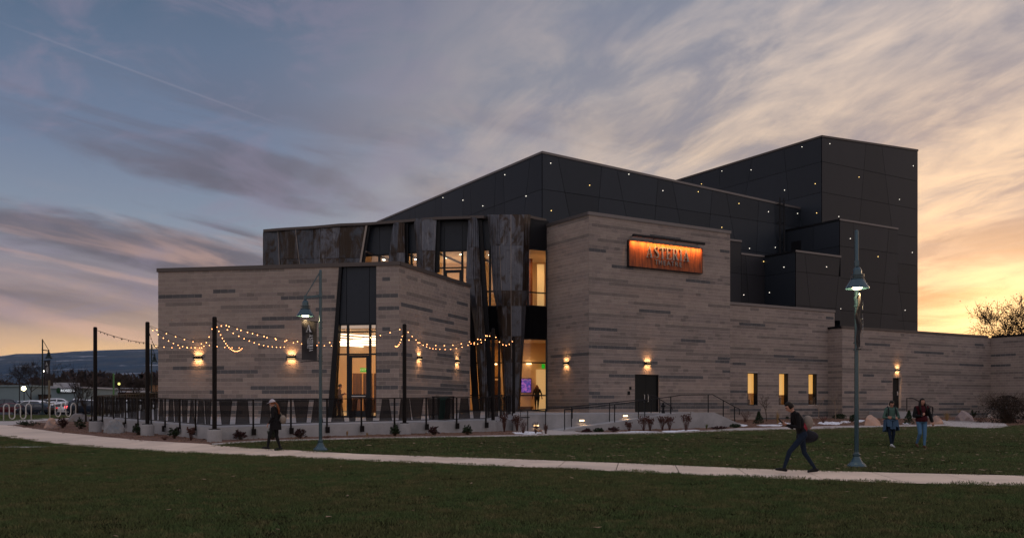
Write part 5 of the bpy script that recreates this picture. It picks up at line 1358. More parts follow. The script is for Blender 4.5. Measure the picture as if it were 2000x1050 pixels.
def twiggy(h, w, seed, n=26, seeds=False, leaf=None, lean=.6):
    rr = random.Random(seed); tw = MB(); lf = MB()
    for i in range(n):
        a = rr.uniform(0, 2 * pi); r = w * sqrt(rr.random()) * .5; hh = h * rr.uniform(.6, 1.0)
        if leaf: hh = h * rr.uniform(.35, 1.0) * sqrt(max(.15, 1 - (r / (w * .58)) ** 2))
        p0 = Vector((rr.uniform(-.08, .08) * w, rr.uniform(-.08, .08) * w, -.02)); p2 = Vector((cos(a) * r, sin(a) * r, hh)); p1 = p0.lerp(p2, .5) + Vector((rr.uniform(-.05, .05), rr.uniform(-.05, .05), .05 * h)) - Vector((cos(a) * r, sin(a) * r, 0)) * .15
        tw.tube([p0, p1, p2], [.008, .006, .003], 3, cap=False)
        for k in range(4):
            s = rr.uniform(.35, .95); q = p1.lerp(p2, s); e = q + Vector((rr.uniform(-.14, .14), rr.uniform(-.14, .14), rr.uniform(.04, .2))) * h
            tw.tube([q, e], [.004, .002], 3, cap=False)
            if seeds: lf.ball(e, .02 + rr.random() * .012, 5, 3)
            if leaf:
                for _ in range(3): quadleaf(lf, q.lerp(e, rr.random()) + Vector((rr.uniform(-.03, .03), rr.uniform(-.03, .03), 0)), rr.uniform(.03, .055), rr)
    return tw, lf
def tuft(h, w, seed, n=90):
    rr = random.Random(seed); mb = MB()
    for i in range(n):
        a = rr.uniform(0, 2 * pi); hh = h * rr.uniform(.55, 1.05); r = w * rr.uniform(.1, .5); d = Vector((cos(a), sin(a), 0)); s = Vector((-sin(a), cos(a), 0)) * .006
        p0 = d * rr.uniform(0, .06) * w; p1 = p0 + d * r * .3 + Vector((0, 0, hh * .6)); p2 = p0 + d * r + Vector((0, 0, hh))
        mb.add([p0 - s, p0 + s, p1 + s * .8, p1 - s * .8, p2], [[0, 1, 2, 3], [3, 2, 4]])
    return mb
def evergreen(h, w, seed, n=900, cone=False):
    rr = random.Random(seed); mb = MB()
    for i in range(n):
        z = rr.random() ** .8; a = rr.uniform(0, 2 * pi)
        R_ = (1 - z) * .9 + .12 if cone else sqrt(max(0, 1 - (z * 1.6 - .6) ** 2))
        r = w / 2 * R_ * (rr.random() ** .4) * (1 + .25 * sin(a * 3 + seed) * cos(z * 7)); quadleaf(mb, Vector((r * cos(a), r * sin(a), z * h)), rr.uniform(.03, .06), rr)
    return mb
def plant(kind, px_, py_, hpx, wpx, label, cat, seed, m1=None, m2=None, group=None):
    p = gp(px_, py_); h, w = hpx / F * p.y, wpx / F * p.y
    nm = {'twig': 'dry_shrub', 'seed': 'seed_head_shrub', 'leaf': 'small_shrub', 'tuft': 'grass_clump', 'ever': 'evergreen_shrub', 'cone': 'dwarf_conifer'}[kind]
    t = thing(nm, label, cat, p, group=group, local=True)
    if kind == 'leaf': h, w = h * 1.25, w * 1.5
    if kind in ('twig', 'seed', 'leaf'):
        tw, lf = twiggy(h, w, seed, 26 if kind != 'leaf' else 34, kind == 'seed', kind == 'leaf'); part('stems', tw, m1 or M['twig_r'], t, normals=False)
        if lf.v: part('seed_heads' if kind == 'seed' else 'leaves', lf, m2 or M['seed'], t, normals=False)
    elif kind == 'tuft': part('blades', tuft(h, w, seed), m1 or M['straw'], t, normals=False)
    else:
        part('foliage', evergreen(h, w, seed, 700, kind == 'cone'), m1 or M['leaf_d'], t, normals=False)
        mb = MB(); mb.tube([(0, 0, -.03), (0, 0, h * .5)], [.03, .012], 5); part('stem', mb, M['bark'], t)
    return t
PL = [
 ('leaf', 55, 832, 10, 34, 'low dark green spreading shrub left of the pink boulder'), ('leaf', 122, 836, 18, 14, 'upright dark shrub just right of the pink boulder'),
 ('leaf', 157, 838, 18, 16, 'small dark shrub between the pink boulder and the footings'), ('tuft', 174, 843, 9, 9, 'small green grass tuft in front of the leftmost footing'),
 ('tuft', 236, 841, 16, 18, 'green spiky clump beside the pointed grey boulder'), ('tuft', 246, 836, 14, 16, 'second green spiky clump behind the pointed boulder'),
 ('leaf', 270, 849, 18, 20, 'dark leafy shrub left of the second pole footing'), ('twig', 275, 847, 7, 22, 'dead branchy twigs lying on the gravel bed'),
 ('leaf', 340, 856, 20, 18, 'dark shrub against the terrace wall left of the corner pole'), ('twig', 322, 859, 8, 20, 'low dry twiggy plant in front of a dark shrub'),
 ('seed', 373, 860, 24, 12, 'thin shrub with dark seed heads close to the corner pole'), ('leaf', 470, 859, 18, 20, 'round dark red shrub right of the corner pole'),
 ('leaf', 533, 858, 20, 16, 'dark shrub right behind the walker in the cap'), ('leaf', 586, 857, 18, 18, 'rounded dark shrub left of the banner lamp post'), ('tuft', 678, 852, 12, 8, 'small dry tuft right of the banner lamp post'),
 ('tuft', 717, 853, 10, 8, 'dry tuft below the glazed bay'), ('leaf', 771, 851, 19, 15, 'spiky dark shrub touching the middle pole footing'), ('leaf', 848, 850, 15, 17, 'dark red shrub right of the middle pole footing'),
 ('leaf', 913, 849, 16, 15, 'dark red shrub left of the right terrace pole footing'), ('twig', 640, 856, 5, 26, 'flat dry leaf litter plant by the terrace wall'),
 ('seed', 985, 843, 34, 16, 'tall seed head shrub right of the end footing'), ('seed', 1010, 842, 30, 18, 'seed head shrub before the concrete corner'), ('twig', 1022, 846, 26, 22, 'reddish bare shrub in front of the platform wall'),
 ('twig', 1046, 847, 24, 12, 'slim reddish bare shrub near the ramp foot, left one'), ('twig', 1066, 848, 22, 10, 'slim reddish bare shrub near the ramp foot, right one'),
 ('leaf', 1147, 845, 8, 15, 'low dark mound plant near the ramp start, first'), ('leaf', 1169, 844, 8, 15, 'low dark mound plant near the ramp start, second'), ('leaf', 1198, 843, 9, 18, 'low dark mound plant near the ramp start, third'),
 ('seed', 1229, 843, 18, 22, 'short seed head plant below the left door leaf'), ('seed', 1257, 842, 28, 22, 'seed head shrub in front of the ramp, tallest of the left pair'), ('seed', 1270, 841, 26, 20, 'seed head shrub right beside a taller one under the door'),
 ('seed', 1294, 840, 26, 20, 'seed head shrub in the middle of the ramp wall'), ('seed', 1308, 841, 27, 22, 'seed head shrub with reddish stems right of the middle'), ('seed', 1340, 841, 32, 24, 'large round seed head shrub near the ramp top'),
 ('tuft', 1380, 838, 12, 12, 'small green tuft at the foot of the ramp wall end'), ('leaf', 1405, 838, 6, 24, 'flat dark plant below the falling cheek wall'), ('leaf', 1436, 836, 8, 15, 'dark mound plant at the end of the steps wall'),
 ('twig', 1456, 824, 22, 32, 'bare reddish shrub left of the first narrow window'), ('cone', 1482, 827, 24, 22, 'dark green dwarf conifer below the first narrow window'), ('tuft', 1519, 827, 28, 20, 'tall straw coloured grass clump below the second window'),
 ('ever', 1534, 818, 7, 12, 'low dark evergreen mound beside the straw grass'), ('ever', 1590, 816, 8, 30, 'low wide dark shrub below the third narrow window'), ('ever', 1640, 818, 10, 26, 'wide dark evergreen left of the far lamp pole'),
 ('ever', 1668, 823, 14, 18, 'dark rounded evergreen just left of the right lamp post'), ('twig', 1608, 826, 16, 30, 'orange brown dry plant among snow patches'), ('twig', 1700, 812, 18, 20, 'bare reddish shrub behind the broad pink boulder'), ('twig', 1722, 812, 16, 14, 'small bare reddish shrub against the far wing'),
 ('cone', 1775, 828, 27, 22, 'dark green conifer between the two women'), ('tuft', 1850, 822, 22, 28, 'straw grass clump right of the side door steps'), ('tuft', 1876, 816, 20, 26, 'olive dry grass clump behind the mauve boulder'),
 ('leaf', 1901, 816, 14, 8, 'small dark upright shrub beside the mauve boulder'), ('twig', 1915, 825, 10, 30, 'low dry plant in the right hand gravel'), ('twig', 1840, 806, 22, 26, 'bare brown shrub under the stair rail')]
for i, (k, x, y, h, w, lab) in enumerate(PL):
    m1 = m2 = None
    if k == 'leaf': m1, m2 = M['twig_b'], (M['leaf_r'] if i % 2 else M['leaf_d'])
    if k == 'tuft': m1 = M['straw'] if ('straw' in lab or 'dry' in lab) else M['leaf_y']
    plant(k, x, y, h, w, lab, 'shrub' if k not in ('tuft',) else 'grass clump', 100 + i, m1, m2, 'plants in the gravel beds')
# big dry bush on the right
p = gp(1968, 826); t = thing('dry_bush', 'large tangled grey brown bush at the right edge before the far wall', 'bush', p, local=True)
tw, lf = twiggy(1.8, 3.6, 777, 190); part('stems', tw, M['twig_b'], t, normals=False)
mb = MB(); rr = random.Random(5)
for i in range(1600):
    a, z = rr.uniform(0, 2 * pi), rr.random(); r = (1.5 + .5 * sin(3 * a)) * sqrt(max(0, 1 - z * z)) * rr.random() ** .4; quadleaf(mb, Vector((r * cos(a), r * sin(a) * .6, z * 1.6)), rr.uniform(.04, .08), rr)
part('foliage', mb, M['bark'], t, normals=False)

# ================================================================== bare trees
def bare_tree(name, label, base, height, spread, seed, m_, levels=5, trunk_r=.15, leaf=0, group=None, cat='tree', fork=.25, droop=0.0, lm=None, leafs=.12, rmin=.006, rk=.58):
    rr = random.Random(seed); t = thing(name, label, cat, base, group=group, local=True); tr = MB(); cr = MB(); lf = MB()
    def grow(p, d, l, r, lev, mbx):
        pts = [p]; rs = [r]; q = p; dd = d
        for k in range(3):
            dd = (dd + Vector((rr.uniform(-1, 1), rr.uniform(-1, 1), rr.uniform(-.6, 1) - droop)) * .16).normalized(); q = q + dd * l / 3; pts.append(q); rs.append(r * (1 - .22 * (k + 1)))
        mbx.tube(pts, rs, 6 if lev < 2 else (4 if lev < 3 else 3), cap=False)
        if lev >= levels:
            for _ in range(leaf): quadleaf(lf, q + Vector((rr.uniform(-1, 1), rr.uniform(-1, 1), rr.uniform(-1, 1))) * l * .8, leafs * rr.uniform(.5, 1.2), rr)
            return
        nb_ = rr.choice((3, 4, 4)) if lev else 5
        for i in range(nb_):
            s = rr.uniform(.35, 1.0); k = min(2, int(s * 3)); q0 = pts[k].lerp(pts[k + 1], s * 3 - k) if k < 3 else pts[-1]
            a = rr.uniform(0, 2 * pi); side = dd.orthogonal().normalized(); side = Matrix.Rotation(a, 3, dd) @ side
            nd = (dd * rr.uniform(.5, .9) + side * rr.uniform(.5, .95) * spread + Vector((0, 0, .15 - droop))).normalized()
            grow(q0, nd, l * rr.uniform(.55, .78), max(rs[k] * rk, rmin), lev + 1, cr)
    grow(Vector((0, 0, -.1)), Vector((0, 0, 1)), height * .40, trunk_r, 0, tr)
    part('trunk', tr, m_, t, normals=False); part('crown', cr, m_, t, normals=False)
    if lf.v: part('remaining_leaves', lf, lm or m_, t, normals=False)
    return t
M['bark_red'] = mat('red_brown_bark', (.035, .022, .016), .9); M['leaf_dry'] = mat('dry_leaf', (.07, .035, .018), .8)  # bark slightly redder than the dark bark of the other trees
bare_tree('bare_tree', 'large spreading bare tree against the sunset beyond the far wing', (54.9, 96, .8), 14.2, 1.05, 21, M['bark_red'], 6, .52, 1, lm=M['leaf_dry'], leafs=.11, rmin=.022, rk=.66)
bare_tree('bare_tree', 'lower bare tree left of the big one beyond the far wing', (50.4, 93, .8), 9.3, 1.0, 8, M['bark_red'], 5, .30, 2, lm=M['leaf_dry'], leafs=.12, rmin=.022, rk=.66)
for px_, py_, hpx, sd, lab in ((1498, 822, 62, 31, 'thin bare sapling between the first and second narrow windows'), (1600, 822, 66, 32, 'thin bare sapling right of the third narrow window'), (1632, 821, 72, 33, 'thin bare sapling in front of the shaded return wall'), (1992, 815, 70, 34, 'pale bare sapling at the right edge')):
    p = gp(px_, py_); bare_tree('bare_sapling', lab, p, hpx / F * p.y * 1.15, .7, sd, M['twig_p'] if px_ != 1498 else M['twig_b'], 3, .03, 0, group='bare saplings in the beds')
for px_, py_, hpx, sd, lab, r in ((152, 822, 118, 41, 'bare young tree left of the leftmost pole, darker trunk', .07), (168, 824, 112, 42, 'bare young tree right beside the leftmost pole, pale trunk', .07)):
    p = gp(px_, py_); bare_tree('bare_tree', lab, p, hpx / F * p.y * 1.1, .6, sd, M['bark'], 4, r, 0, rmin=.008, fork=.4)
for i, (px_, Y, h, lab) in enumerate(((62, 146, 9.5, 'wide bare street tree behind the parked cars'), (235, 142, 7.6, 'bare tree in the lot behind the terrace, left one'), (262, 140, 7.4, 'bare tree in the lot behind the terrace, right one'), (20, 205, 12, 'bare tree behind the long pale building'), (130, 190, 11, 'bare tree behind the small shop'), (300, 150, 8, 'bare tree close to the left wing corner'))):
    x = (px_ - 1000) / F * Y; bare_tree('bare_tree', lab, (x, Y, gh(Y)), h, .95, 51 + i, M['bark'], 5 if i in (0, 2) else 4, .15, 0, group='bare trees round the parking lot', rmin=.02, rk=.62)
# ================================================================== parked cars
M['cglass'] = mat('car_glass', (.012, .016, .020), .06, spec=.8); M['tyre'] = mat('tyre_rubber', (.012, .012, .013), .8); M['rim'] = mat('wheel_rim', (.10, .10, .105), .45, .5)
M['tail'] = mat('tail_light_red', (.30, .01, .012), .3, emit=(1, .06, .08), estr=.6); M['tail_on'] = emission('lit_tail_light', (1.0, .10, .12), 2.2); M['headl'] = mat('head_light', (.75, .75, .72), .15)
def paint(n_, c): return mat(n_, c, .35, .1, coat=.35 if max(c) > .3 else .08, spec=.25)
PAINT = {k: paint('car_paint_' + k, c) for k, c in dict(black=(.010, .011, .013), navy=(.014, .020, .035), white=(.78, .78, .80), silver=(.40, .42, .45), maroon=(.085, .012, .018), grey=(.09, .095, .10)).items()}
def make_car(kind, color, label, loc, rot, lit=False):
    """x runs along the car, nose at +x"""
    t = thing('parked_car', label, 'car', loc, rot, 'cars in the parking lot', local=True)
    suv = kind == 'suv'; pk = kind == 'pickup'
    Lh, Wd = (2.35, .95) if not pk else (2.8, 1.0); H = 1.46 if not (suv or pk) else 1.78
    belt = .93 if not suv else 1.08; belt = 1.12 if pk else belt
    # body sections: x, low z, high z, half width
    if pk: S = [(-Lh, .50, 1.12, .90), (-Lh + .1, .42, 1.15, .97), (-.4, .38, 1.15, .98), (1.0, .38, 1.14, .98), (1.3, .40, 1.10, .97), (Lh - .25, .42, 1.02, .93), (Lh, .5, .85, .84)]
    elif suv: S = [(-Lh, .52, 1.02, .84), (-Lh + .12, .40, 1.10, .93), (-1.2, .36, 1.12, .95), (.9, .36, 1.06, .95), (1.2, .38, 1.03, .94), (Lh - .3, .40, .92, .90), (Lh, .48, .74, .80)]
    else: S = [(-Lh, .45, .86, .80), (-Lh + .12, .34, .97, .90), (-1.5, .30, .99, .92), (.7, .30, .94, .92), (1.2, .32, .90, .91), (Lh - .3, .34, .78, .87), (Lh, .42, .62, .76)]
    mb = MB(); ring = []
    for x, z0, z1, w in S:
        ring.append([(x, -w * .94, z0), (x, -w, (z0 + z1) / 2), (x, -w * .97, z1 - .07), (x, -w * .84, z1), (x, w * .84, z1), (x, w * .97, z1 - .07), (x, w, (z0 + z1) / 2), (x, w * .94, z0)])
    vv = [p for r_ in ring for p in r_]; fs = [[i * 8 + k, (i + 1) * 8 + k, (i + 1) * 8 + (k + 1) % 8, i * 8 + (k + 1) % 8] for i in range(len(S) - 1) for k in range(8)]; fs += [list(range(8)), [(len(S) - 1) * 8 + k for k in range(8)][::-1]]
    mb.add(vv, fs); body = part('body', mb, PAINT[color], t, smooth=False)
    # cabin: a body-coloured shell that follows the roof line, with windows a little proud of it
    if pk: prof = [(-.62, 1.12), (-.55, 1.66), (-.35, 1.76), (.45, 1.77), (.75, 1.68), (1.35, 1.10)]
    elif suv: prof = [(-Lh + .06, 1.10), (-Lh + .30, 1.58), (-Lh + .65, 1.74), (-.4, 1.78), (.35, 1.72), (.65, 1.58), (1.25, 1.04)]
    elif kind == 'hatch': prof = [(-Lh + .10, .97), (-1.75, 1.25), (-1.1, 1.42), (-.3, 1.49), (.3, 1.43), (.55, 1.33), (1.25, .93)]
    else: prof = [(-1.95, .97), (-1.35, 1.27), (-.85, 1.40), (-.2, 1.45), (.25, 1.40), (.5, 1.31), (1.25, .93)]
    zb = belt - .03; wb = .87; wtop = lambda z: wb - (z - zb) * .40
    mb = MB(); ring = []
    for x, z in prof:
        w_ = wtop(z); ring.append([(x, -wb, zb), (x, -w_ - .02, zb + (z - zb) * .86), (x, -w_ + .12, z), (x, 0, z + .02), (x, w_ - .12, z), (x, w_ + .02, zb + (z - zb) * .86), (x, wb, zb)])
    m7 = 7; mb.add([p for r_ in ring for p in r_], [[i * m7 + k, (i + 1) * m7 + k, (i + 1) * m7 + k + 1, i * m7 + k + 1] for i in range(len(prof) - 1) for k in range(m7 - 1)]); part('roof', mb, PAINT[color], t, smooth=True)
    xb0, xf0 = prof[0][0], prof[-1][0]
    for s in (-1, 1):          # side windows: two panes each side
        zt_ = lambda x: max(zb + .1, min(b_[1] + (a_[1] - b_[1]) * (b_[0] - x) / (b_[0] - a_[0]) for a_, b_ in zip(prof, prof[1:]) if a_[0] <= x <= b_[0]) - .09)
        lo_, hi_ = xb0 + (.35 if not pk else .12), xf0 - .38
        mid_ = (lo_ + hi_) / 2 + .1
        for x0_, x1_ in ((lo_, mid_ - .05), (mid_ + .05, hi_)):
            xs2 = [x0_ + (x1_ - x0_) * k / 4 for k in range(5)]
            yy = lambda z: s * (wb - (z - zb) * .28 / 1.0 + .012) if True else 0
            def side_y(x, z):
                zz = zt_(x) + .09; w_ = wtop(zz) + .02; f = (z - zb) / max(.05, (zz - zb) * .86); return s * (wb + (w_ - wb) * min(1, f) + .012)
            mb = MB(); low_ = [(x, side_y(x, zb + .05), zb + .05) for x in xs2]; hi2 = [(x, side_y(x, zt_(x)), max(zb + .06, zt_(x))) for x in xs2]
            mb.add(low_ + hi2, [[k, k + 1, 6 + k, 5 + k] for k in range(4)]); part('side_window', mb, M['cglass'], t, normals=False)
    for a_, b_ in ((prof[0], prof[1]), (prof[-2], prof[-1])):
        (x0_, z0_), (x1_, z1_) = a_, b_; dxs = .012 if x0_ > 0 else -.012
        f_ = lambda k, e: (x0_ + (x1_ - x0_) * k + dxs * 1.5, e * (wtop(z0_ + (z1_ - z0_) * k) - .10), z0_ + (z1_ - z0_) * k + .032)
        mb = MB(); mb.add([f_(.08, -1), f_(.92, -1), f_(.92, 1), f_(.08, 1)], [[0, 1, 2, 3]]); part('windscreen' if x0_ > 0 else 'rear_window', mb, M['cglass'], t, normals=False)
    wr_ = .33 if not (suv or pk) else .37
    for x in (-Lh + .85, Lh - .88):
        for s in (-1, 1):
            mb = MB(); mb.tube([(x, s * .72, wr_), (x, s * .94, wr_)], wr_, 16); w_ = part('wheel', mb, M['tyre'], t)
            mb = MB(); mb.tube([(x, s * .90, wr_), (x, s * .955, wr_)], wr_ * .56, 12); part('rim', mb, M['rim'], w_)
    for s in (-1, 1):
        mb = MB(); mb.box((-Lh + .03, s * .66, .82 if not (suv or pk) else .95), (.12, .30, .15 if not suv else .28)); part('tail_light', mb, M['tail_on'] if lit else M['tail'], t)
        mb = MB(); mb.box((Lh - .10, s * .62, .64 if not (suv or pk) else .78), (.14, .34, .13)); part('headlight', mb, M['headl'], t)
        mb = MB(); mb.ball((xf0 - .15, s * 1.0, belt + .05), (.08, .11, .07), 6, 4); part('mirror', mb, PAINT[color], t)
        mb = MB(); mb.box(((xb0 + xf0) / 2, s * .962, .72), (.012, .01, .5)); mb.box(((xb0 + xf0) / 2 - .15, s * .965, .80), (.16, .02, .03)); part('door_seam', mb, M['black'], t)
    mb = MB(); mb.box((-Lh + .0, 0, .55), (.1, 1.5, .14)); mb.box((Lh - .0, 0, .50), (.1, 1.35, .14)); part('bumper', mb, M['tyre'], t)
    return t
cars = [('sedan', 'navy', 'dark sedan parked nearest the lawn behind the left bike rack', 71, 112, 168, False), ('sedan', 'maroon', 'maroon sedan at the left edge of the lot', 14, 113, 205, False),
        ('sedan', 'white', 'white sedan with red tail light behind the right bike rack', 119, 114, 50, True), ('suv', 'navy', 'dark blue sport utility right before the terrace guardrail', 170, 111, 35, True),
        ('suv', 'white', 'white sport utility right behind the dark sedan by the lawn', 58, 119, 170, True), ('hatch', 'silver', 'silver hatchback between the white sedan and the blue sport utility', 145, 118, 40, False),
        ('suv', 'black', 'black sport utility at the far left of the back row', 18, 129, 12, False), ('suv', 'black', 'black tall wagon behind the far lamp post', 86, 128, 120, False),
        ('hatch', 'white', 'white hatchback beside the tall black wagon', 108, 127, 55, False), ('sedan', 'white', 'white sedan seen left of the young trees', 130, 128, 35, False), ('suv', 'white', 'white sport utility with its roof above the blue one', 182, 124, 10, False),
        ('sedan', 'silver', 'silver sedan in the back row left of the lamp post', 48, 138, 15, False), ('pickup', 'white', 'white pickup in the back row by the small shop', 150, 138, 30, False), ('sedan', 'grey', 'grey car at the far left edge in the back row', -4, 138, 15, False), ('suv', 'white', 'white sport utility in the back row under the shop sign', 118, 139, 20, False),
        ('sedan', 'white', 'white car glimpsed through the terrace guardrail, left one', 208, 126, 20, False), ('suv', 'silver', 'silver car glimpsed through the guardrail beside the pale green pole', 232, 122, 28, False), ('sedan', 'black', 'black car glimpsed through the guardrail mesh', 254, 127, 15, False), ('suv', 'white', 'white sport utility glimpsed just left of the second pole', 274, 124, 30, False), ('sedan', 'white', 'white car glimpsed behind the second pole', 293, 132, 30, True)]
for k, c, lab, px_, Y, rot, lit in cars: make_car(k, c, lab, ((px_ - 1000) / F * Y, Y, gh(Y) + .01), radians(rot), lit)

# ================================================================== town and hills
def shed(name, label, x0, x1, y0, Y, depth, wallc, roofc, cat='building', wins=0, z1=None):
    a, b_ = W(x0, YH, Y), W(x1, y0, Y); zt = b_.z; z0 = gh(Y) - .2
    t = thing(name, label, cat, (a.x, Y, z0)); mb = MB(); mb.prism([(a.x, Y, z0), (b_.x, Y, z0), (b_.x, Y + depth, z0), (a.x, Y + depth, z0)], (0, 0, zt - z0 - .25)); wl = part('wall', mb, wallc, t)
    mb = MB(); mb.prism([(a.x - .3, Y - .3, zt - .25), (b_.x + .3, Y - .3, zt - .25), (b_.x + .3, Y + depth, zt - .25), (a.x - .3, Y + depth, zt - .25)], (0, 0, .3)); part('roof', mb, roofc, t)
    for i in range(wins):
        xx = a.x + (b_.x - a.x) * (i + .5) / wins; mb = MB(); mb.box((xx, Y - .02, z0 + (zt - z0) * .55), ((b_.x - a.x) / wins * .6, .1, (zt - z0) * .28)); wi = part('window', mb, M['black'], wl)
        mb = MB(); mb.box((xx, Y - .06, z0 + (zt - z0) * .55), ((b_.x - a.x) / wins * .5, .04, (zt - z0) * .22)); part('pane', mb, M['cglass'], wi)
    return t
M['bldblue'] = mat('pale_blue_siding', (.17, .22, .24), .8, var=.08, vscale=.2); M['bldbrown'] = mat('brown_siding', (.085, .05, .038), .8, var=.1, vscale=.2); M['bldroof'] = mat('pale_flat_roof', (.38, .38, .42), .8); M['darkroof'] = mat('dark_roof', (.035, .028, .026), .8); M['tanwall'] = mat('tan_wall', (.26, .14, .075), .8)
shed('warehouse', 'long pale blue warehouse at the left edge beyond the parked cars', -60, 60, 752, 175, 18, M['bldblue'], M['bldblue'])
sh = shed('shop', 'small pale blue shop with a dark name sign beyond the car park', 100, 160, 755, 165, 15, M['bldblue'], M['bldroof'])
mb = MB(); c = W(130, 752.5, 172); mb.box((c.x, 172, c.z), (4.0, 2, 1.1)); part('roof_unit', mb, M['bldroof'], sh)
shed('low_building', 'low brown building with a row of dark windows behind the leftmost pole', 160, 245, 763, 185, 12, M['bldbrown'], M['bldroof'], wins=6)
shed('low_building', 'low dark building right of the yellow green pole', 245, 330, 766, 190, 12, M['bldbrown'], M['darkroof'], wins=4)
shed('low_building', 'orange brown building by the left wing corner with lit upper panels', 286, 335, 749, 205, 12, M['tanwall'], M['darkroof'], wins=3)
shed('low_building', 'dark low building between the warehouse and the shop', 60, 102, 770, 178, 10, M['bldbrown'], M['darkroof'], wins=2)
c = W(133, 762.5, 164.8)
mb = MB(); q = W(114, 762, 164.6); mb.ball(q, (.40, .08, .55), 8, 6); lg = part('sign_emblem', mb, mat('emblem_green', (.008, .045, .015), .5), sh)
mb = MB(); mb.box((c.x, 164.82, c.z), (2.7, .1, .78)); part('sign_back', mb, M['black'], sh)
M['shopletter'] = emission('backlit_shop_letters', (.9, .92, 1.0), .9)
place_text('sign_lettering', text_mesh("ROSED'S", .66, .02), M['shopletter'], (c.x, 164.6, c.z), (1, 0, 0), (0, 0, 1), sh)
def lamp_on_pole(px_, py_, Y, col, e, label, name='flood_light', r=.25):
    p = W(px_, py_, Y); t = thing(name, label, 'flood light', (p.x, p.y, gh(Y)))
    mb = MB(); mb.tube([(p.x, p.y, gh(Y)), (p.x, p.y, p.z)], .07, 6); part('pole', mb, M['post'], t)
    mb = MB(); mb.ball((p.x, p.y - .1, p.z), r, 8, 6); part('lens', mb, emission('flood_glow', col, e), t)
lamp_on_pole(47, 758, 168, (1.0, .85, .45), 12, 'glaring yellow flood light at the end of the warehouse', r=.42)
lamp_on_pole(87.5, 724.5, 140, (1, .95, .8), 6, 'small white light beside the far street lamp', r=.16)
lamp_on_pole(233, 749, 140, (.8, .75, .2), 2, 'dim yellow light above the low buildings', r=.2)
def upole(px_, y0, Y, r, m_, label):
    p = W(px_, y0, Y); mb = MB(); mb.tube([(p.x, Y, gh(Y)), (p.x, Y, p.z)], r, 6); solo('utility_pole', mb, m_, label, 'utility pole', loc=(p.x, Y, gh(Y)))
upole(222, 728, 100, .09, mat('yellow_green_pole', (.10, .22, .08), .6), 'pale green pole standing between the two left string poles')
upole(96, 742, 104, .12, mat('wood_pole', (.16, .13, .09), .8), 'brown wooden pole right of the far street lamp'); upole(38, 738, 125, .06, M['post'], 'thin dark pole left of the flood light')
upole(262, 748, 110, .05, M['post'], 'thin post behind the terrace left of the second pole')
# far wood of the valley: low dark twiggy mass
rr = random.Random(99); mb = MB()
for row, (Y, h0) in enumerate(((215, 5.4), (255, 6.5), (330, 11), (480, 18), (700, 24), (1000, 36))):
    x0, x1 = -.62 * Y, -.36 * Y
    for i in range(330):
        x = rr.uniform(x0, x1); y = Y + rr.uniform(-15, 15); h = h0 * rr.uniform(.45, 1.0) * (.7 + .3 * sin(x * 7 / Y * 3 + row)); w = h * .45
        for k in range(30):
            a = rr.uniform(0, 2 * pi); zz = rr.random(); p = Vector((x + cos(a) * w * rr.random(), y, gh(Y) + zz * h)); s = h * .085
            d = Vector((rr.uniform(-1, 1), 0, rr.uniform(.2, 1))).normalized() * s * 1.6; e = Vector((d.z, 0, -d.x)) * .35
            mb.add([p - d, p + e, p + d, p - e], [[0, 1, 2, 3]])
M['wood_far'] = mat('far_bare_wood', (.050, .034, .030), .95, isl=.9)
o = link('far_woods', mb.mesh('far_woods', M['wood_far'])); tag(o, kind='stuff')
mb = MB(); rr = random.Random(6)
houses = [(70, 772, 140), (195, 757, 230), (250, 755, 240), (275, 760, 235), (30, 738, 420), (110, 742, 330), (255, 738, 400)]
for i, (x, y, Y) in enumerate(houses[1:4]):
    shed('far_house', ['pale roofed house beyond the brown building', 'pale house right of the yellow green pole', 'grey house beyond the trees near the second pole', 'distant long pale roof low on the left hillside'][i], x - 14, x + 12, y + 2, Y, 8, M['bldbrown'], M['bldroof'], cat='house')
# hills
def ridge(x_over):      # height of the skyline (metres per metre of distance)
    k = [(-.75, .040), (-.5618, .0517), (-.543, .0545), (-.523, .0545), (-.506, .0550), (-.481, .0570), (-.458, .0581), (-.449, .0584), (-.388, .0600), (-.3, .062), (-.1, .058), (.2, .05), (.8, .045)]
    for (a, za), (b_, zb) in zip(k, k[1:]):
        if x_over <= b_: return za + (zb - za) * max(0, (x_over - a)) / (b_ - a)
    return .045
nx, ny = 150, 46; vv = []; fs = []
for j in range(ny + 1):
    f = j / ny; Y = 1350 + (7000 - 1350) * f
    for i in range(nx + 1):
        xo = -.80 + 1.6 * i / nx; X = xo * Y
        top_ = ridge(xo) * 7000
        prof_ = (f ** 1.25)
        n_ = mnoise.fractal(Vector((X * .0011, Y * .0011, 3.2)), 1.0, 2.1, 5) * 34 * min(1, f * 3) * (1 - f) ** .5
        z = (top_ * prof_ if f < 1 else top_) + n_
        vv.append((X, Y, z + (.9 if j else -.5)))
for j in range(ny):
    for i in range(nx): a = j * (nx + 1) + i; fs.append([a, a + 1, a + nx + 2, a + nx + 1])
me = bpy.data.meshes.new('hills'); me.from_pydata(vv, [], fs)
hm = bpy.data.materials.new('hillside_scrub_haze_blue'); hm.use_nodes = True; G = NG(hm.node_tree); p_ = hm.node_tree.nodes['Principled BSDF']; geo = G.new('ShaderNodeNewGeometry')
n1 = G.noise(G.v('MULTIPLY', geo.outputs['Position'], (.0035, .0022, .010)), 1.0, 8, .62, .6); n2 = G.noise(G.v('MULTIPLY', geo.outputs['Position'], (.0030, .0012, .03)), 1.0, 8, .68)
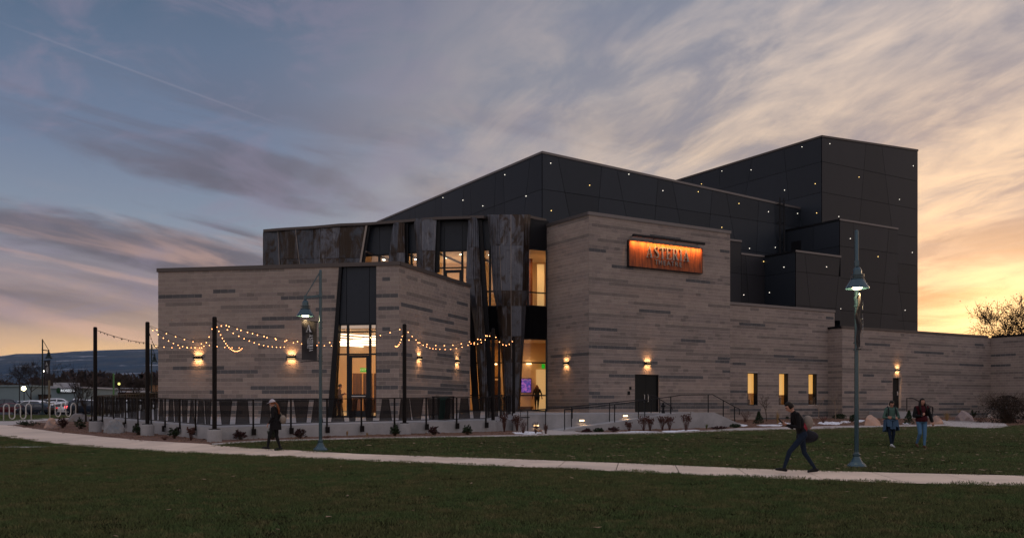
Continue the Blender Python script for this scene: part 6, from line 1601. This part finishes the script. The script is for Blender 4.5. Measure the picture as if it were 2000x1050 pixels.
n5 = G.noise(G.v('MULTIPLY', geo.outputs['Position'], (.02, .008, .06)), 1.0, 8, .7, .4); c = G.mix(G.ss(n1, .42, .60), (.026, .056, .098), (.058, .076, .100)); c = G.v('SCALE', c, sc=G.m('ADD', .45, G.m('MULTIPLY', n5, 1.1))); c = G.mix(G.m('MULTIPLY', G.ss(n2, .56, .66), .8), c, (.36, .37, .42))  # scrub tones pushed to blue: distance haze painted into the base colour
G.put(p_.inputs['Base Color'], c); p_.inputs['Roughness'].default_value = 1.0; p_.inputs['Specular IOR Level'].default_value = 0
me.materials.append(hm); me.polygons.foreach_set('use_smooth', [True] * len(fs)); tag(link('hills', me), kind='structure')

# ================================================================== people
def capsule(mb, a, b, r0, r1, n=10):
    a, b = Vector(a), Vector(b); d = (b - a); L_ = max(d.length, 1e-5); d = d / L_; pts = []; rs = []
    for k in range(5): t = pi / 2 * k / 4; pts.append(a - d * r0 * cos(t)); rs.append(max(r0 * sin(t), .0008))
    for k in range(1, 5): t = pi / 2 * k / 4; pts.append(b + d * r1 * sin(t)); rs.append(max(r1 * cos(t), .0008))
    mb.tube(pts, rs, n)
def person(label, loc, heading, J, mats, extras=None, scale=1.0, girth=1.0, group=None, voxel=.0105):
    """J: joints in metres, x right, y forward, z up. mats: skin, top, legs, shoes"""
    t = thing('person', label, 'person', loc, heading, group, local=True); t.scale = (scale,) * 3
    SK, TO, LE, SH = 0, 1, 2, 3
    mb = MB(); bones = []
    def cap(a, b, r0, r1, m_): capsule(mb, a, b, r0 * 1.0, r1 * 1.0); bones.append((Vector(a), Vector(b), r0, r1, m_))
    pel, chest, neck, head = [Vector(J[k]) for k in ('pelvis', 'chest', 'neck', 'head')]
    sw, hw = J.get('shoulder', .175), .095
    side = Vector(J.get('side', (1, 0, 0))).normalized()
    # trunk as ellipses along the spine
    sp_ = [pel - Vector((0, 0, .06)), pel + (chest - pel) * .15, pel + (chest - pel) * .5, chest, chest + (neck - chest) * .55, neck]
    ra = [.155, .165, .140, .170, .165, .06]; rb = [.105, .115, .105, .125, .105, .055]
    up0 = (chest - pel).normalized(); fw = side.cross(up0) * -1
    rings = []; n = 14
    for q, a_, b_ in zip(sp_, ra, rb): rings += [q + side * cos(2 * pi * k / n) * a_ * girth + fw * sin(2 * pi * k / n) * b_ * girth for k in range(n)]
    fs = [[i * n + k, i * n + (k + 1) % n, (i + 1) * n + (k + 1) % n, (i + 1) * n + k] for i in range(len(sp_) - 1) for k in range(n)] + [list(range(n))[::-1], [(len(sp_) - 1) * n + k for k in range(n)]]
    mb.add(rings, fs)
    bones.append((pel - Vector((0, 0, .04)), pel + (chest - pel) * .1, .14, .13, LE)); bones.append((pel + (chest - pel) * .28, chest, .13, .15, TO)); bones.append((chest, neck - (neck - chest) * .1, .15, .07, TO))
    cap(neck, head - Vector((0, 0, .03)), .052, .05, SK)
    for s, k in ((-1, 'l'), (1, 'r')):
        shd = neck + (chest - neck) * .32 + side * s * sw; el, wr = Vector(J['elbow_' + k]), Vector(J['wrist_' + k])
        cap(neck + (chest - neck) * .25 + side * s * .06, shd, .065 * girth, .062 * girth, TO)
        cap(shd, el, .056 * girth, .045 * girth, TO); cap(el, wr, .044 * girth, .030, TO)
        hd = Vector(J.get('hand_' + k, wr + (wr - el).normalized() * .17)); dh = (hd - wr).normalized(); hs = dh.cross(fw if abs(dh.dot(fw)) < .9 else side).normalized()
        pm = wr + dh * .085
        for u_ in (-.022, 0, .022): cap(wr + dh * .01 + hs * u_ * .6, pm + hs * u_, .017, .017, SK)
        pn = dh.cross(hs)
        for i, (u_, fl) in enumerate(((-.033, .068), (-.011, .078), (.011, .074), (.033, .058))):
            b0 = pm + hs * u_; b1 = b0 + (dh * .92 + pn * .35).normalized() * fl * .5; b2 = b1 + (dh * .55 + pn * .8).normalized() * fl * .5
            cap(b0, b1, .0095, .009, SK); cap(b1, b2, .009, .008, SK)
        th0 = wr + dh * .03 - hs * .025; th1 = th0 + (dh * .6 - hs * .75).normalized() * .045; cap(th0, th1, .012, .011, SK); cap(th1, th1 + (dh * .9 + pn * .2).normalized() * .03, .011, .009, SK)
        hip = pel + side * s * hw; kn, an = Vector(J['knee_' + k]), Vector(J['ankle_' + k]); toe = Vector(J['toe_' + k])
        cap(hip, kn, .088 * girth, .060 * girth, LE); cap(kn, an + (kn - an).normalized() * .04, .060 * girth, .042, LE); 
        cap(an, an + (an - kn).normalized() * .02, .042, .042, SH)
        fd = (toe - an); fd2 = fd.normalized(); heel = an - Vector((fd2.x, fd2.y, 0)) * .05 - Vector((0, 0, .035))
        cap(heel, toe, .040, .032, SH); cap(an - Vector((0, 0, .02)), an.lerp(toe, .6), .042, .034, SH)
    # head with face
    hf = Vector(J.get('face', (0, 1, 0))).normalized(); hs = hf.cross(Vector((0, 0, 1))).normalized(); hu = hs.cross(hf)
    o_ = MB(); o_.ball((0, 0, 0), (.074, .092, .112), 16, 12); mx = Matrix((hs, hf, hu)).transposed()
    mb.add([head + Vector((0, 0, .02)) + mx @ v_ for v_ in o_.v], o_.f); hc = head + Vector((0, 0, .02))
    bones.append((hc - hu * .03, hc + hu * .02, .09, .09, SK))
    jaw = hc + hf * .045 - hu * .075; cap(jaw - hf * .03, jaw, .048, .036, SK)
    cap(hc + hf * .088 + hu * .0, hc + hf * .108 - hu * .032, .010, .015, SK)
    for s in (-1, 1): cap(hc + hs * s * .074 + hu * .015, hc + hs * s * .076 - hu * .02, .014, .011, SK); cap(hc + hf * .08 + hs * (s - .6) * .0 + hu * .03 + hs * s * .02, hc + hf * .074 + hu * .03 + hs * s * .045, .011, .009, SK)
    if extras and 'puff' in extras:
        for a, b_, r0, r1, m_ in extras['puff']: cap(a, b_, r0, r1, m_)
    me = mb.mesh('body', mats[0]); fix(me)
    o = link('body', me); md = o.modifiers.new('r', 'REMESH'); md.mode = 'VOXEL'; md.voxel_size = voxel; sm = o.modifiers.new('s', 'SMOOTH'); sm.factor = .5; sm.iterations = 2
    dg = bpy.context.evaluated_depsgraph_get(); me2 = bpy.data.meshes.new_from_object(o.evaluated_get(dg)); bpy.data.objects.remove(o)
    me2.materials.clear()
    for m_ in mats: me2.materials.append(m_)
    bl = [(a, b_ - a, max((b_ - a).length_squared, 1e-9), r0, r1, m_) for a, b_, r0, r1, m_ in bones]
    idx = []
    for f in me2.polygons:
        c = f.center; best = 9; bi = 0
        for a, d, l2, r0, r1, m_ in bl:
            s = (c - a).dot(d) / l2; s = 0 if s < 0 else (1 if s > 1 else s); dist = (c - a - d * s).length - (r0 + (r1 - r0) * s)
            if dist < best: best = dist; bi = m_
        idx.append(bi)
    me2.polygons.foreach_set('material_index', idx); me2.polygons.foreach_set('use_smooth', [True] * len(idx)); me2.name = 'body'
    link('body', me2, t)
    mb = MB()
    for s in (-1, 1): mb.ball(hc + hf * .087 + hs * s * .031 + hu * .014, (.012, .012, .009), 8, 6)
    part('eyes', mb, M['eye'], t, normals=False)
    mb = MB(); mb.tube([hc + hf * .082 + hs * -.024 - hu * .058, hc + hf * .091 - hu * .060, hc + hf * .082 + hs * .024 - hu * .058], [.004, .006, .004], 6); part('mouth', mb, M['lip'], t)
    return t, hc, hf, hs, hu
def hair(t, hc, hf, hs, hu, m_, long_=0, bun=False, tail=None, cover=.3):
    mb = MB(); n, m2 = 22, 14; mx = Matrix((hs, hf, hu)).transposed(); vv = []; rr = random.Random(3)
    for i in range(m2 + 1):
        th = pi * .62 * i / m2
        for k in range(n):
            ph = 2 * pi * k / n; d = Vector((sin(th) * cos(ph), sin(th) * sin(ph), cos(th)))
            lim = 1.0
            fr_ = max(0, d.y)
            z_ = d.z
            if fr_ > .35 and z_ < .52: d = Vector((d.x, d.y * .80, d.z)) ; s = .93
            else: s = 1.10 + rr.uniform(-.01, .02)
            vv.append(hc + mx @ Vector((d.x * .080 * s, d.y * .097 * s, d.z * .118 * s)))
    fs = [[i * n + k, (i + 1) * n + k, (i + 1) * n + (k + 1) % n, i * n + (k + 1) % n] for i in range(m2) for k in range(n)]
    mb.add(vv, fs)
    if bun: mb.ball(hc - hf * .10 + hu * .04, .042, 8, 6)
    if long_:
        for k in range(26):
            a = pi * (.04 + .92 * k / 25); dx_, dy_ = cos(a), -sin(a); p0 = hc + hs * dx_ * .080 + hf * dy_ * .085 + hu * .02
            l = long_ * (1 + .08 * sin(k * 2.3)); fr2 = 1 if abs(dx_) > .75 else 0; p1 = p0 + Vector((0, 0, -l * .45)) + hs * dx_ * .03 + hf * (.05 * fr2); p2 = p0 + Vector((0, 0, -l)) + hs * dx_ * (.03 if fr2 else .07) + hf * (.15 if fr2 else -.03)
            mb.tube([p0, p1, p2], [.030, .038, .018], 6)
    if tail:
        for k in range(7):
            o_ = hs * .015 * (k - 3) ; mb.tube([Vector(q) + o_ * (1 if i else .3) for i, q in enumerate(tail)], [.02, .028, .024, .01][:len(tail)], 6)
    return part('hair', mb, m_, t, smooth=True, normals=False)
M['skin'] = mat('skin', (.42, .22, .16), .55); M['eye'] = mat('eye_dark', (.02, .015, .012), .2); M['lip'] = mat('lips', (.28, .08, .07), .5)
M['hair_k'] = mat('dark_hair', (.012, .008, .006), .45, var=.2, vscale=20); M['hair_a'] = mat('auburn_hair', (.16, .05, .018), .5, var=.2, vscale=20)
M['jean_d'] = mat('dark_denim', (.010, .017, .032), .85, var=.15, vscale=8); M['jean_l'] = mat('blue_denim', (.075, .16, .27), .85, var=.2, vscale=6); M['blk'] = mat('black_cloth', (.010, .010, .011), .85, var=.2, vscale=6)
M['green_top'] = mat('grey_green_knit', (.065, .115, .095), .85, var=.15, vscale=8); M['maroon'] = mat('maroon_hoodie', (.050, .008, .012), .9, var=.2, vscale=6); M['jacket'] = mat('black_jacket', (.007, .006, .007), .75, var=.2, vscale=6)
M['redshirt'] = mat('red_plaid_shirt', (.22, .025, .035), .85, var=.4, vscale=14); M['shoe'] = mat('black_shoe', (.008, .008, .008), .4); M['wshoe'] = mat('white_shoe', (.45, .45, .45), .5); M['boot'] = mat('brown_boot', (.09, .05, .03), .6)
M['cap'] = mat('pale_cap', (.42, .38, .42), .7); M['bag'] = mat('dark_bag', (.014, .014, .020), .7, var=.2); M['pack'] = mat('taupe_backpack', (.22, .18, .15), .8); M['brownsuit'] = mat('brown_tweed', (.10, .045, .02), .85)
M['bluejk'] = mat('denim_jacket', (.05, .09, .15), .85, var=.3, vscale=8); M['olive'] = mat('olive_jacket', (.03, .028, .012), .85)

# man with the bag striding left, leaning forward over his phone
g_ = gp(1565, 925)
J = dict(pelvis=(0, -.03, .90), chest=(0, .08, 1.26), neck=(0, .18, 1.45), head=(0, .28, 1.55), face=(0, .85, -.50), elbow_l=(-.24, .12, 1.08), wrist_l=(-.10, .36, 1.14), elbow_r=(.24, .14, 1.08), wrist_r=(.10, .38, 1.15),
         hand_l=(-.03, .47, 1.21), hand_r=(.03, .48, 1.21), knee_l=(-.09, .30, .52), ankle_l=(-.09, .44, .115), toe_l=(-.09, .61, .10), knee_r=(.09, -.10, .48), ankle_r=(.09, -.36, .10), toe_r=(.09, -.20, .035))
t, hc, hf, hs, hu = person('person in a black jacket and red shirt striding left with a shoulder bag', (g_.x, g_.y, gh(g_.y) + .022), radians(90), J, [M['skin'], M['jacket'], M['jean_d'], M['shoe']], scale=.985)
hair(t, hc, hf, hs, hu, M['hair_k'])
mb = MB(); mb.box((0, .50, 1.24), (.075, .012, .15), (radians(-40), 0, 0)); part('phone', mb, M['black'], t)
mb = MB(); mb.ball((.02, -.16, 1.20), (.15, .12, .17), 10, 8); part('backpack', mb, M['pack'], t, smooth=True)
mb = MB(); mb.ball((.04, -.02, 1.07), (.17, .135, .16), 12, 8); part('shirt_tail', mb, M['redshirt'], t, smooth=True)
bag = MB(); bag.ball((.24, -.22, .86), (.13, .27, .15), 14, 10); bag.ball((.25, -.16, .94), (.11, .20, .10), 12, 8); bg = part('shoulder_bag', bag, M['bag'], t, smooth=True)
mb = MB(); mb.tube([(.26, -.10, .98), (.22, .05, 1.20), (.12, .20, 1.42), (-.08, .18, 1.40)], .016, 6); part('strap', mb, M['bag'], bg)
# walker in the cap
g_ = gp(538, 880.5)
J = dict(pelvis=(0, 0, .92), chest=(0, .03, 1.27), neck=(0, .06, 1.47), head=(0, .11, 1.58), face=(0, 1, -.22), elbow_l=(-.25, .02, 1.14), wrist_l=(-.22, .17, .92), elbow_r=(.24, -.06, 1.14), wrist_r=(.22, .04, .90),
         knee_l=(-.09, .17, .52), ankle_l=(-.08, .24, .12), toe_l=(-.08, .41, .10), knee_r=(.09, -.01, .50), ankle_r=(.09, -.14, .09), toe_r=(.09, .04, .03))
t, hc, hf, hs, hu = person('person in a pale cap and black coat with auburn ponytail walking left past the terrace', (g_.x, g_.y, gh(g_.y) + .022), radians(90), J, [M['skin'], M['jacket'], M['blk'], M['shoe']], girth=1.08)
hair(t, hc, hf, hs, hu, M['hair_a'], tail=[hc - hf * .09, hc - hf * .15 - hu * .08, hc - hf * .17 - hu * .26, hc - hf * .15 - hu * .42])
mb = MB(); n = 18; mx = Matrix((hs, hf, hu)).transposed(); vv = []
for i in range(7):
    th = pi * .47 * i / 6
    vv += [hc + mx @ Vector((sin(th) * cos(2 * pi * k / n) * .094, sin(th) * sin(2 * pi * k / n) * .112 - .005, cos(th) * .125 + .005)) for k in range(n)]
mb.add(vv, [[i * n + k, (i + 1) * n + k, (i + 1) * n + (k + 1) % n, i * n + (k + 1) % n] for i in range(6) for k in range(n)]); cp = part('cap', mb, M['cap'], t, smooth=True, normals=False)
mb = MB(); mb.prism([hc + mx @ Vector((x, y, z)) for x, y, z in ((-.075, .07, .028), (-.06, .16, .012), (0, .19, .006), (.06, .16, .012), (.075, .07, .028))], (0, 0, .01)); part('cap_peak', mb, M['cap'], cp)
mb = MB(); mb.ball((.05, -.24, 1.04), (.16, .11, .15), 12, 8); bg = part('shoulder_bag', mb, M['pack'], t, smooth=True); mb = MB(); mb.tube([(.12, -.22, 1.13), (.14, -.06, 1.36), (.02, .13, 1.42), (-.15, .12, 1.15)], .013, 6); part('strap', mb, M['pack'], bg)
mb = MB(); mb.lathe([(.20, .70), (.19, .84), (.175, 1.0)], (0, 0, 0), 18); part('coat_skirt', mb, M['jacket'], t)
# two women walking towards the viewer across the lawn
g_ = gp(1740, 875)
J = dict(pelvis=(0, 0, .90), chest=(0, .0, 1.22), neck=(0, .03, 1.41), head=(0, .07, 1.50), face=(.08, 1, -.45), elbow_l=(-.27, .04, 1.06), wrist_l=(.04, .21, 1.07), elbow_r=(.27, .04, 1.06), wrist_r=(-.04, .23, 1.03), hand_l=(.18, .17, 1.06), hand_r=(-.18, .19, 1.02),
         knee_l=(-.075, .05, .49), ankle_l=(-.05, -.02, .09), toe_l=(-.06, .15, .03), knee_r=(.075, .09, .50), ankle_r=(.03, .12, .12), toe_r=(.03, .28, .07), shoulder=.165)
t, hc, hf, hs, hu = person('person in a grey green top with folded arms and a tied jacket on the lawn', (g_.x, g_.y, gh(g_.y) + .02), radians(180), J, [M['skin'], M['green_top'], M['jean_d'], M['wshoe']], group='two people crossing the lawn together')
hair(t, hc, hf, hs, hu, M['hair_k'], bun=True)
mb = MB()
for x, w in ((-.13, .11), (.13, .11), (-.05, .07), (.05, .05)): mb.prism([(x - w / 2, .135, .98), (x + w / 2, .135, .98), (x + w / 2 + .02, .17, .62 + abs(x)), (x - w / 2 - .01, .17, .60 + abs(x))], (0, .03, 0))
for s in (-1, 1): mb.prism([(s * .17, -.1, .99), (s * .17, .12, .99), (s * .23, .12, .62), (s * .22, -.1, .58)], (s * .03, 0, 0))
mb.prism([(-.19, -.15, .99), (.19, -.15, .99), (.22, -.18, .55), (-.22, -.18, .55)], (0, .03, 0)); mb.lathe([(.185, .93), (.20, .96), (.185, 1.0)], (0, 0, 0), 16); part('tied_jacket', mb, M['bluejk'], t)
mb = MB(); mb.ball((0, -.18, 1.15), (.17, .11, .23), 12, 8); bp = part('backpack', mb, M['bag'], t, smooth=True)
mb = MB()
for s in (-1, 1): mb.tube([(s * .12, -.12, 1.38), (s * .12, .02, 1.44), (s * .125, .125, 1.32), (s * .14, .13, 1.12), (s * .17, .0, 1.0)], .018, 6)
part('strap', mb, M['bag'], bp)
g_ = gp(1800, 876)
J = dict(pelvis=(0, 0, .93), chest=(0, .0, 1.27), neck=(0, .02, 1.47), head=(0, .05, 1.59), face=(-.15, 1, -.12), elbow_l=(-.29, -.02, 1.16), wrist_l=(-.34, .06, .92), elbow_r=(.27, .04, 1.12), wrist_r=(.10, .20, 1.12), hand_r=(.02, .24, 1.19), hand_l=(-.36, .10, .80),
         knee_l=(-.08, .06, .50), ankle_l=(-.07, .06, .09), toe_l=(-.07, .23, .03), knee_r=(.09, .08, .52), ankle_r=(.11, -.14, .16), toe_r=(.11, -.04, .06), shoulder=.18)
t, hc, hf, hs, hu = person('person in a maroon hooded top and blue jeans with long hair on the lawn', (g_.x, g_.y, gh(g_.y) + .02), radians(180), J, [M['skin'], M['maroon'], M['jean_l'], M['boot'], M['blk']], girth=1.08, group='two people crossing the lawn together',
       extras=dict(puff=[((-.19, 0, 1.40), (-.28, -.02, 1.18), .072, .066, 4), ((-.29, -.02, 1.16), (-.34, .05, .94), .068, .055, 4), ((.19, 0, 1.40), (.27, .03, 1.14), .072, .066, 4), ((.27, .04, 1.12), (.13, .17, 1.12), .066, .05, 4)]))
hair(t, hc, hf, hs, hu, M['hair_k'], long_=.46)
mb = MB(); mb.lathe([(.19, .93), (.20, 1.0), (.185, 1.12)], (0, 0, 0), 18); part('hoodie_hem', mb, M['maroon'], t)
mb = MB(); mb.box((.10, .24, 1.17), (.07, .012, .14), (0, 0, .3)); part('phone', mb, M['black'], t)
# man behind the glass of the bay, and the one in the lobby
Jn = dict(pelvis=(0, 0, .92), chest=(0, -.01, 1.25), neck=(0, .02, 1.45), head=(0, .06, 1.57), face=(0, 1, -.2), elbow_l=(-.25, .0, 1.12), wrist_l=(-.18, .22, 1.16), elbow_r=(.25, .02, 1.12), wrist_r=(.14, .25, 1.18),
          knee_l=(-.09, .01, .50), ankle_l=(-.09, -.02, .09), toe_l=(-.09, .15, .03), knee_r=(.09, .02, .50), ankle_r=(.09, .02, .09), toe_r=(.09, .19, .03))
p = W(662, 787, 47.6); t, hc, hf, hs, hu = person('person in a brown tweed jacket standing in the warm hall behind the tall bay', (p.x, p.y, zf + .015), radians(-90), Jn, [M['skin'], M['brownsuit'], M['jean_d'], M['shoe']], girth=1.12, voxel=.013); hair(t, hc, hf, hs, hu, M['hair_k'])
mb = MB(); mb.lathe([(.215, .72), (.20, .95), (.19, 1.1)], (0, 0, 0), 18); part('jacket_skirt', mb, M['brownsuit'], t)
Jw = dict(J); Jw.update(elbow_r=(.27, -.02, 1.16), wrist_r=(.30, .06, .92), hand_r=(.31, .1, .80))
p = W(1049, 787, 58.6); t, hc, hf, hs, hu = person('person in an olive jacket walking inside the lit lobby past the wall screen', (p.x, p.y, zl0 - .0), radians(165), Jw, [M['skin'], M['olive'], M['blk'], M['shoe']], girth=1.12, voxel=.013, scale=.95); hair(t, hc, hf, hs, hu, M['hair_a'], long_=.3)

# ================================================================== grass
def gn_scatter(name, target_polys, off, tuft_mes, dens, mats, kind='stuff', seed=1, smin=.8, smax=1.25, pois=0):
    b = bmesh.new()
    for poly in target_polys:
        vs_ = [b.verts.new((p[0], p[1], 0)) for p in poly]; f = b.faces.new(vs_)
    bmesh.ops.triangulate(b, faces=b.faces[:])
    for ky, _ in KN[1:-1]: bmesh.ops.bisect_plane(b, geom=b.verts[:] + b.edges[:] + b.faces[:], plane_co=(0, ky, 0), plane_no=(0, 1, 0))
    for v_ in b.verts: v_.co.z = gh(v_.co.y) + off
    b.normal_update()
    for f in b.faces:
        if f.normal.z < 0: f.normal_flip()
    me = bpy.data.meshes.new(name); b.to_mesh(me); b.free(); me.materials.append(mats)
    o = link(name, me); tag(o, kind=kind)
    col = bpy.data.collections.new(name + '_source')
    for m_ in tuft_mes: col.objects.link(bpy.data.objects.new('tuft', m_))
    nt = bpy.data.node_groups.new(name, 'GeometryNodeTree'); nt.interface.new_socket('Geometry', in_out='INPUT', socket_type='NodeSocketGeometry'); nt.interface.new_socket('Geometry', in_out='OUTPUT', socket_type='NodeSocketGeometry')
    N = nt.nodes.new; L_ = nt.links.new
    gi, go = N('NodeGroupInput'), N('NodeGroupOutput'); dp = N('GeometryNodeDistributePointsOnFaces')
    if pois: dp.distribute_method = 'POISSON'; dp.inputs['Distance Min'].default_value = pois; dp.inputs['Density Max'].default_value = dens * 3
    else: dp.inputs['Density'].default_value = dens
    dp.inputs['Seed'].default_value = seed
    ip = N('GeometryNodeInstanceOnPoints'); ci = N('GeometryNodeCollectionInfo'); ci.inputs['Collection'].default_value = col; ci.inputs['Separate Children'].default_value = True; ci.inputs['Reset Children'].default_value = True
    ip.inputs['Pick Instance'].default_value = True
    rv = N('FunctionNodeRandomValue'); rv.data_type = 'FLOAT_VECTOR'; rv.inputs[0].default_value = (-.04, -.04, 0); rv.inputs[1].default_value = (.04, .04, 6.283)
    rs = N('FunctionNodeRandomValue'); rs.data_type = 'FLOAT'; rs.inputs[2].default_value = smin; rs.inputs[3].default_value = smax
    jn = N('GeometryNodeJoinGeometry')
    L_(gi.outputs[0], dp.inputs['Mesh']); L_(dp.outputs['Points'], ip.inputs['Points']); L_(ci.outputs[0], ip.inputs['Instance']); L_(rv.outputs[0], ip.inputs['Rotation']); L_(rs.outputs[1], ip.inputs['Scale'])
    L_(gi.outputs[0], jn.inputs[0]); L_(ip.outputs[0], jn.inputs[0]); L_(jn.outputs[0], go.inputs[0])
    md = o.modifiers.new('scatter', 'NODES'); md.node_group = nt
    return o
def patch(size, n, h, seed, m_):
    rr = random.Random(seed); mb = MB()
    for i in range(n):
        x, y = rr.uniform(-size, size), rr.uniform(-size, size)
        if x * x + y * y > size * size: continue
        hh = h * rr.uniform(.45, 1.1); a = rr.uniform(0, 2 * pi); s = Vector((cos(a), sin(a), 0)) * .0035; ln = Vector((rr.uniform(-1, 1), rr.uniform(-1, 1), 0)) * hh * .7
        p = Vector((x, y, -.004)); mb.add([p - s, p + s, p + ln * .4 + Vector((0, 0, hh * .6)) + s * .7, p + ln + Vector((0, 0, hh))], [[0, 1, 2], [0, 2, 3]])
    me = mb.mesh('grass_patch', m_); return me
def grass_mat(name, c1, c2, c3):
    m = bpy.data.materials.new(name); m.use_nodes = True; G = NG(m.node_tree); p = m.node_tree.nodes['Principled BSDF']; geo = G.new('ShaderNodeNewGeometry')
    n = G.noise(geo.outputs['Position'], .35, 5, .6, .4); n2 = G.noise(geo.outputs['Position'], 2.2, 4, .6)
    c = G.mix(G.ss(n, .38, .62), c1, c2); c = G.mix(G.m('MULTIPLY', G.ss(n2, .48, .66), .75), c, c3)
    c = G.v('SCALE', c, sc=G.m('ADD', .55, G.m('MULTIPLY', geo.outputs['Random Per Island'], .9))); G.put(p.inputs['Base Color'], c); p.inputs['Roughness'].default_value = .75; p.inputs['Specular IOR Level'].default_value = .2; return m
M['grass'] = grass_mat('winter_grass', (.070, .104, .034), (.092, .098, .036), (.16, .13, .058))
M['grass2'] = grass_mat('mid_lawn_grass', (.074, .112, .038), (.092, .102, .042), (.15, .125, .058))
pa_ = [patch(.42, 620, .055, 60 + i, M['grass']) for i in range(3)]; pb_ = [patch(.55, 420, .065, 70 + i, M['grass2']) for i in range(3)]
def clipY(poly): return poly
gn_scatter('grass', [front, left_lawn], .009, pa_, 6.0, soilm, seed=3, pois=.33)
gn_scatter('grass', [mid], .009, pb_, 4, soilm, seed=4, pois=.42)
gn_scatter('grass', [far_lawn], .009, pb_, 2.0, soilm, seed=5)
# fallen leaves
M['fleaf'] = mat('fallen_leaf', (.22, .155, .095), .8, isl=.8)
lm_ = []
for s in range(3):
    rr = random.Random(s); mb = MB()
    a = .045 + .02 * s; mb.add([(-a, 0, .0), (-a * .3, -a * .55, .012), (a * .5, -a * .45, .004), (a, 0, .02), (a * .4, a * .5, .008), (-a * .4, a * .5, .0)], [[0, 1, 2, 3, 4, 5]]); lm_.append(mb.mesh('fallen_leaf', M['fleaf']))
def leafsheet(poly, dens, seed):
    o = gn_scatter('fallen_leaves', [poly], .050, lm_, dens, soilm, seed=seed, smin=.5, smax=1.2)
    nt = o.modifiers[0].node_group; jn = [n for n in nt.nodes if n.bl_idname == 'GeometryNodeJoinGeometry'][0]
    for l in list(nt.links):
        if l.to_node == jn and l.from_node.bl_idname == 'NodeGroupInput': nt.links.remove(l)
leafsheet(front, .16, 7); leafsheet(mid, 2.2, 8)
# gravel stones of the bed
M['pebble'] = mat('bed_stone', (.19, .115, .085), .9, isl=.9)
pm = []
for s in range(3):
    rr = random.Random(s + 40); mb = MB()
    for k in range(26):
        a = rr.uniform(0, 2 * pi); r = .3 * sqrt(rr.random()); s_ = rr.uniform(.014, .034); mb.ball((r * cos(a), r * sin(a), s_ * .3), (s_, s_ * rr.uniform(.6, 1), s_ * .6), 5, 3)
    pm.append(mb.mesh('bed_stones', M['pebble']))
o = gn_scatter('gravel_stones', [bed], .009, pm, 3.0, M['gravel'], seed=9)
nt = o.modifiers[0].node_group; jn = [n for n in nt.nodes if n.bl_idname == 'GeometryNodeJoinGeometry'][0]
for l in list(nt.links):
    if l.to_node == jn and l.from_node.bl_idname == 'NodeGroupInput': nt.links.remove(l)

# ================================================================== haze over the valley
hz = MB(); hz.box((-300, 3700, 182), (13000, 7900, 400)); ho = solo('haze', hz, [], kind='stuff')
hmz = bpy.data.materials.new('haze_air'); hmz.use_nodes = True; nt = hmz.node_tree; nt.nodes.clear()
pv = nt.nodes.new('ShaderNodeVolumePrincipled'); pv.inputs['Color'].default_value = (.70, .80, 1.0, 1); pv.inputs['Density'].default_value = .00002; pv.inputs['Anisotropy'].default_value = 0.0
om = nt.nodes.new('ShaderNodeOutputMaterial'); nt.links.new(pv.outputs[0], om.inputs['Volume']); ho.data.materials.append(hmz)
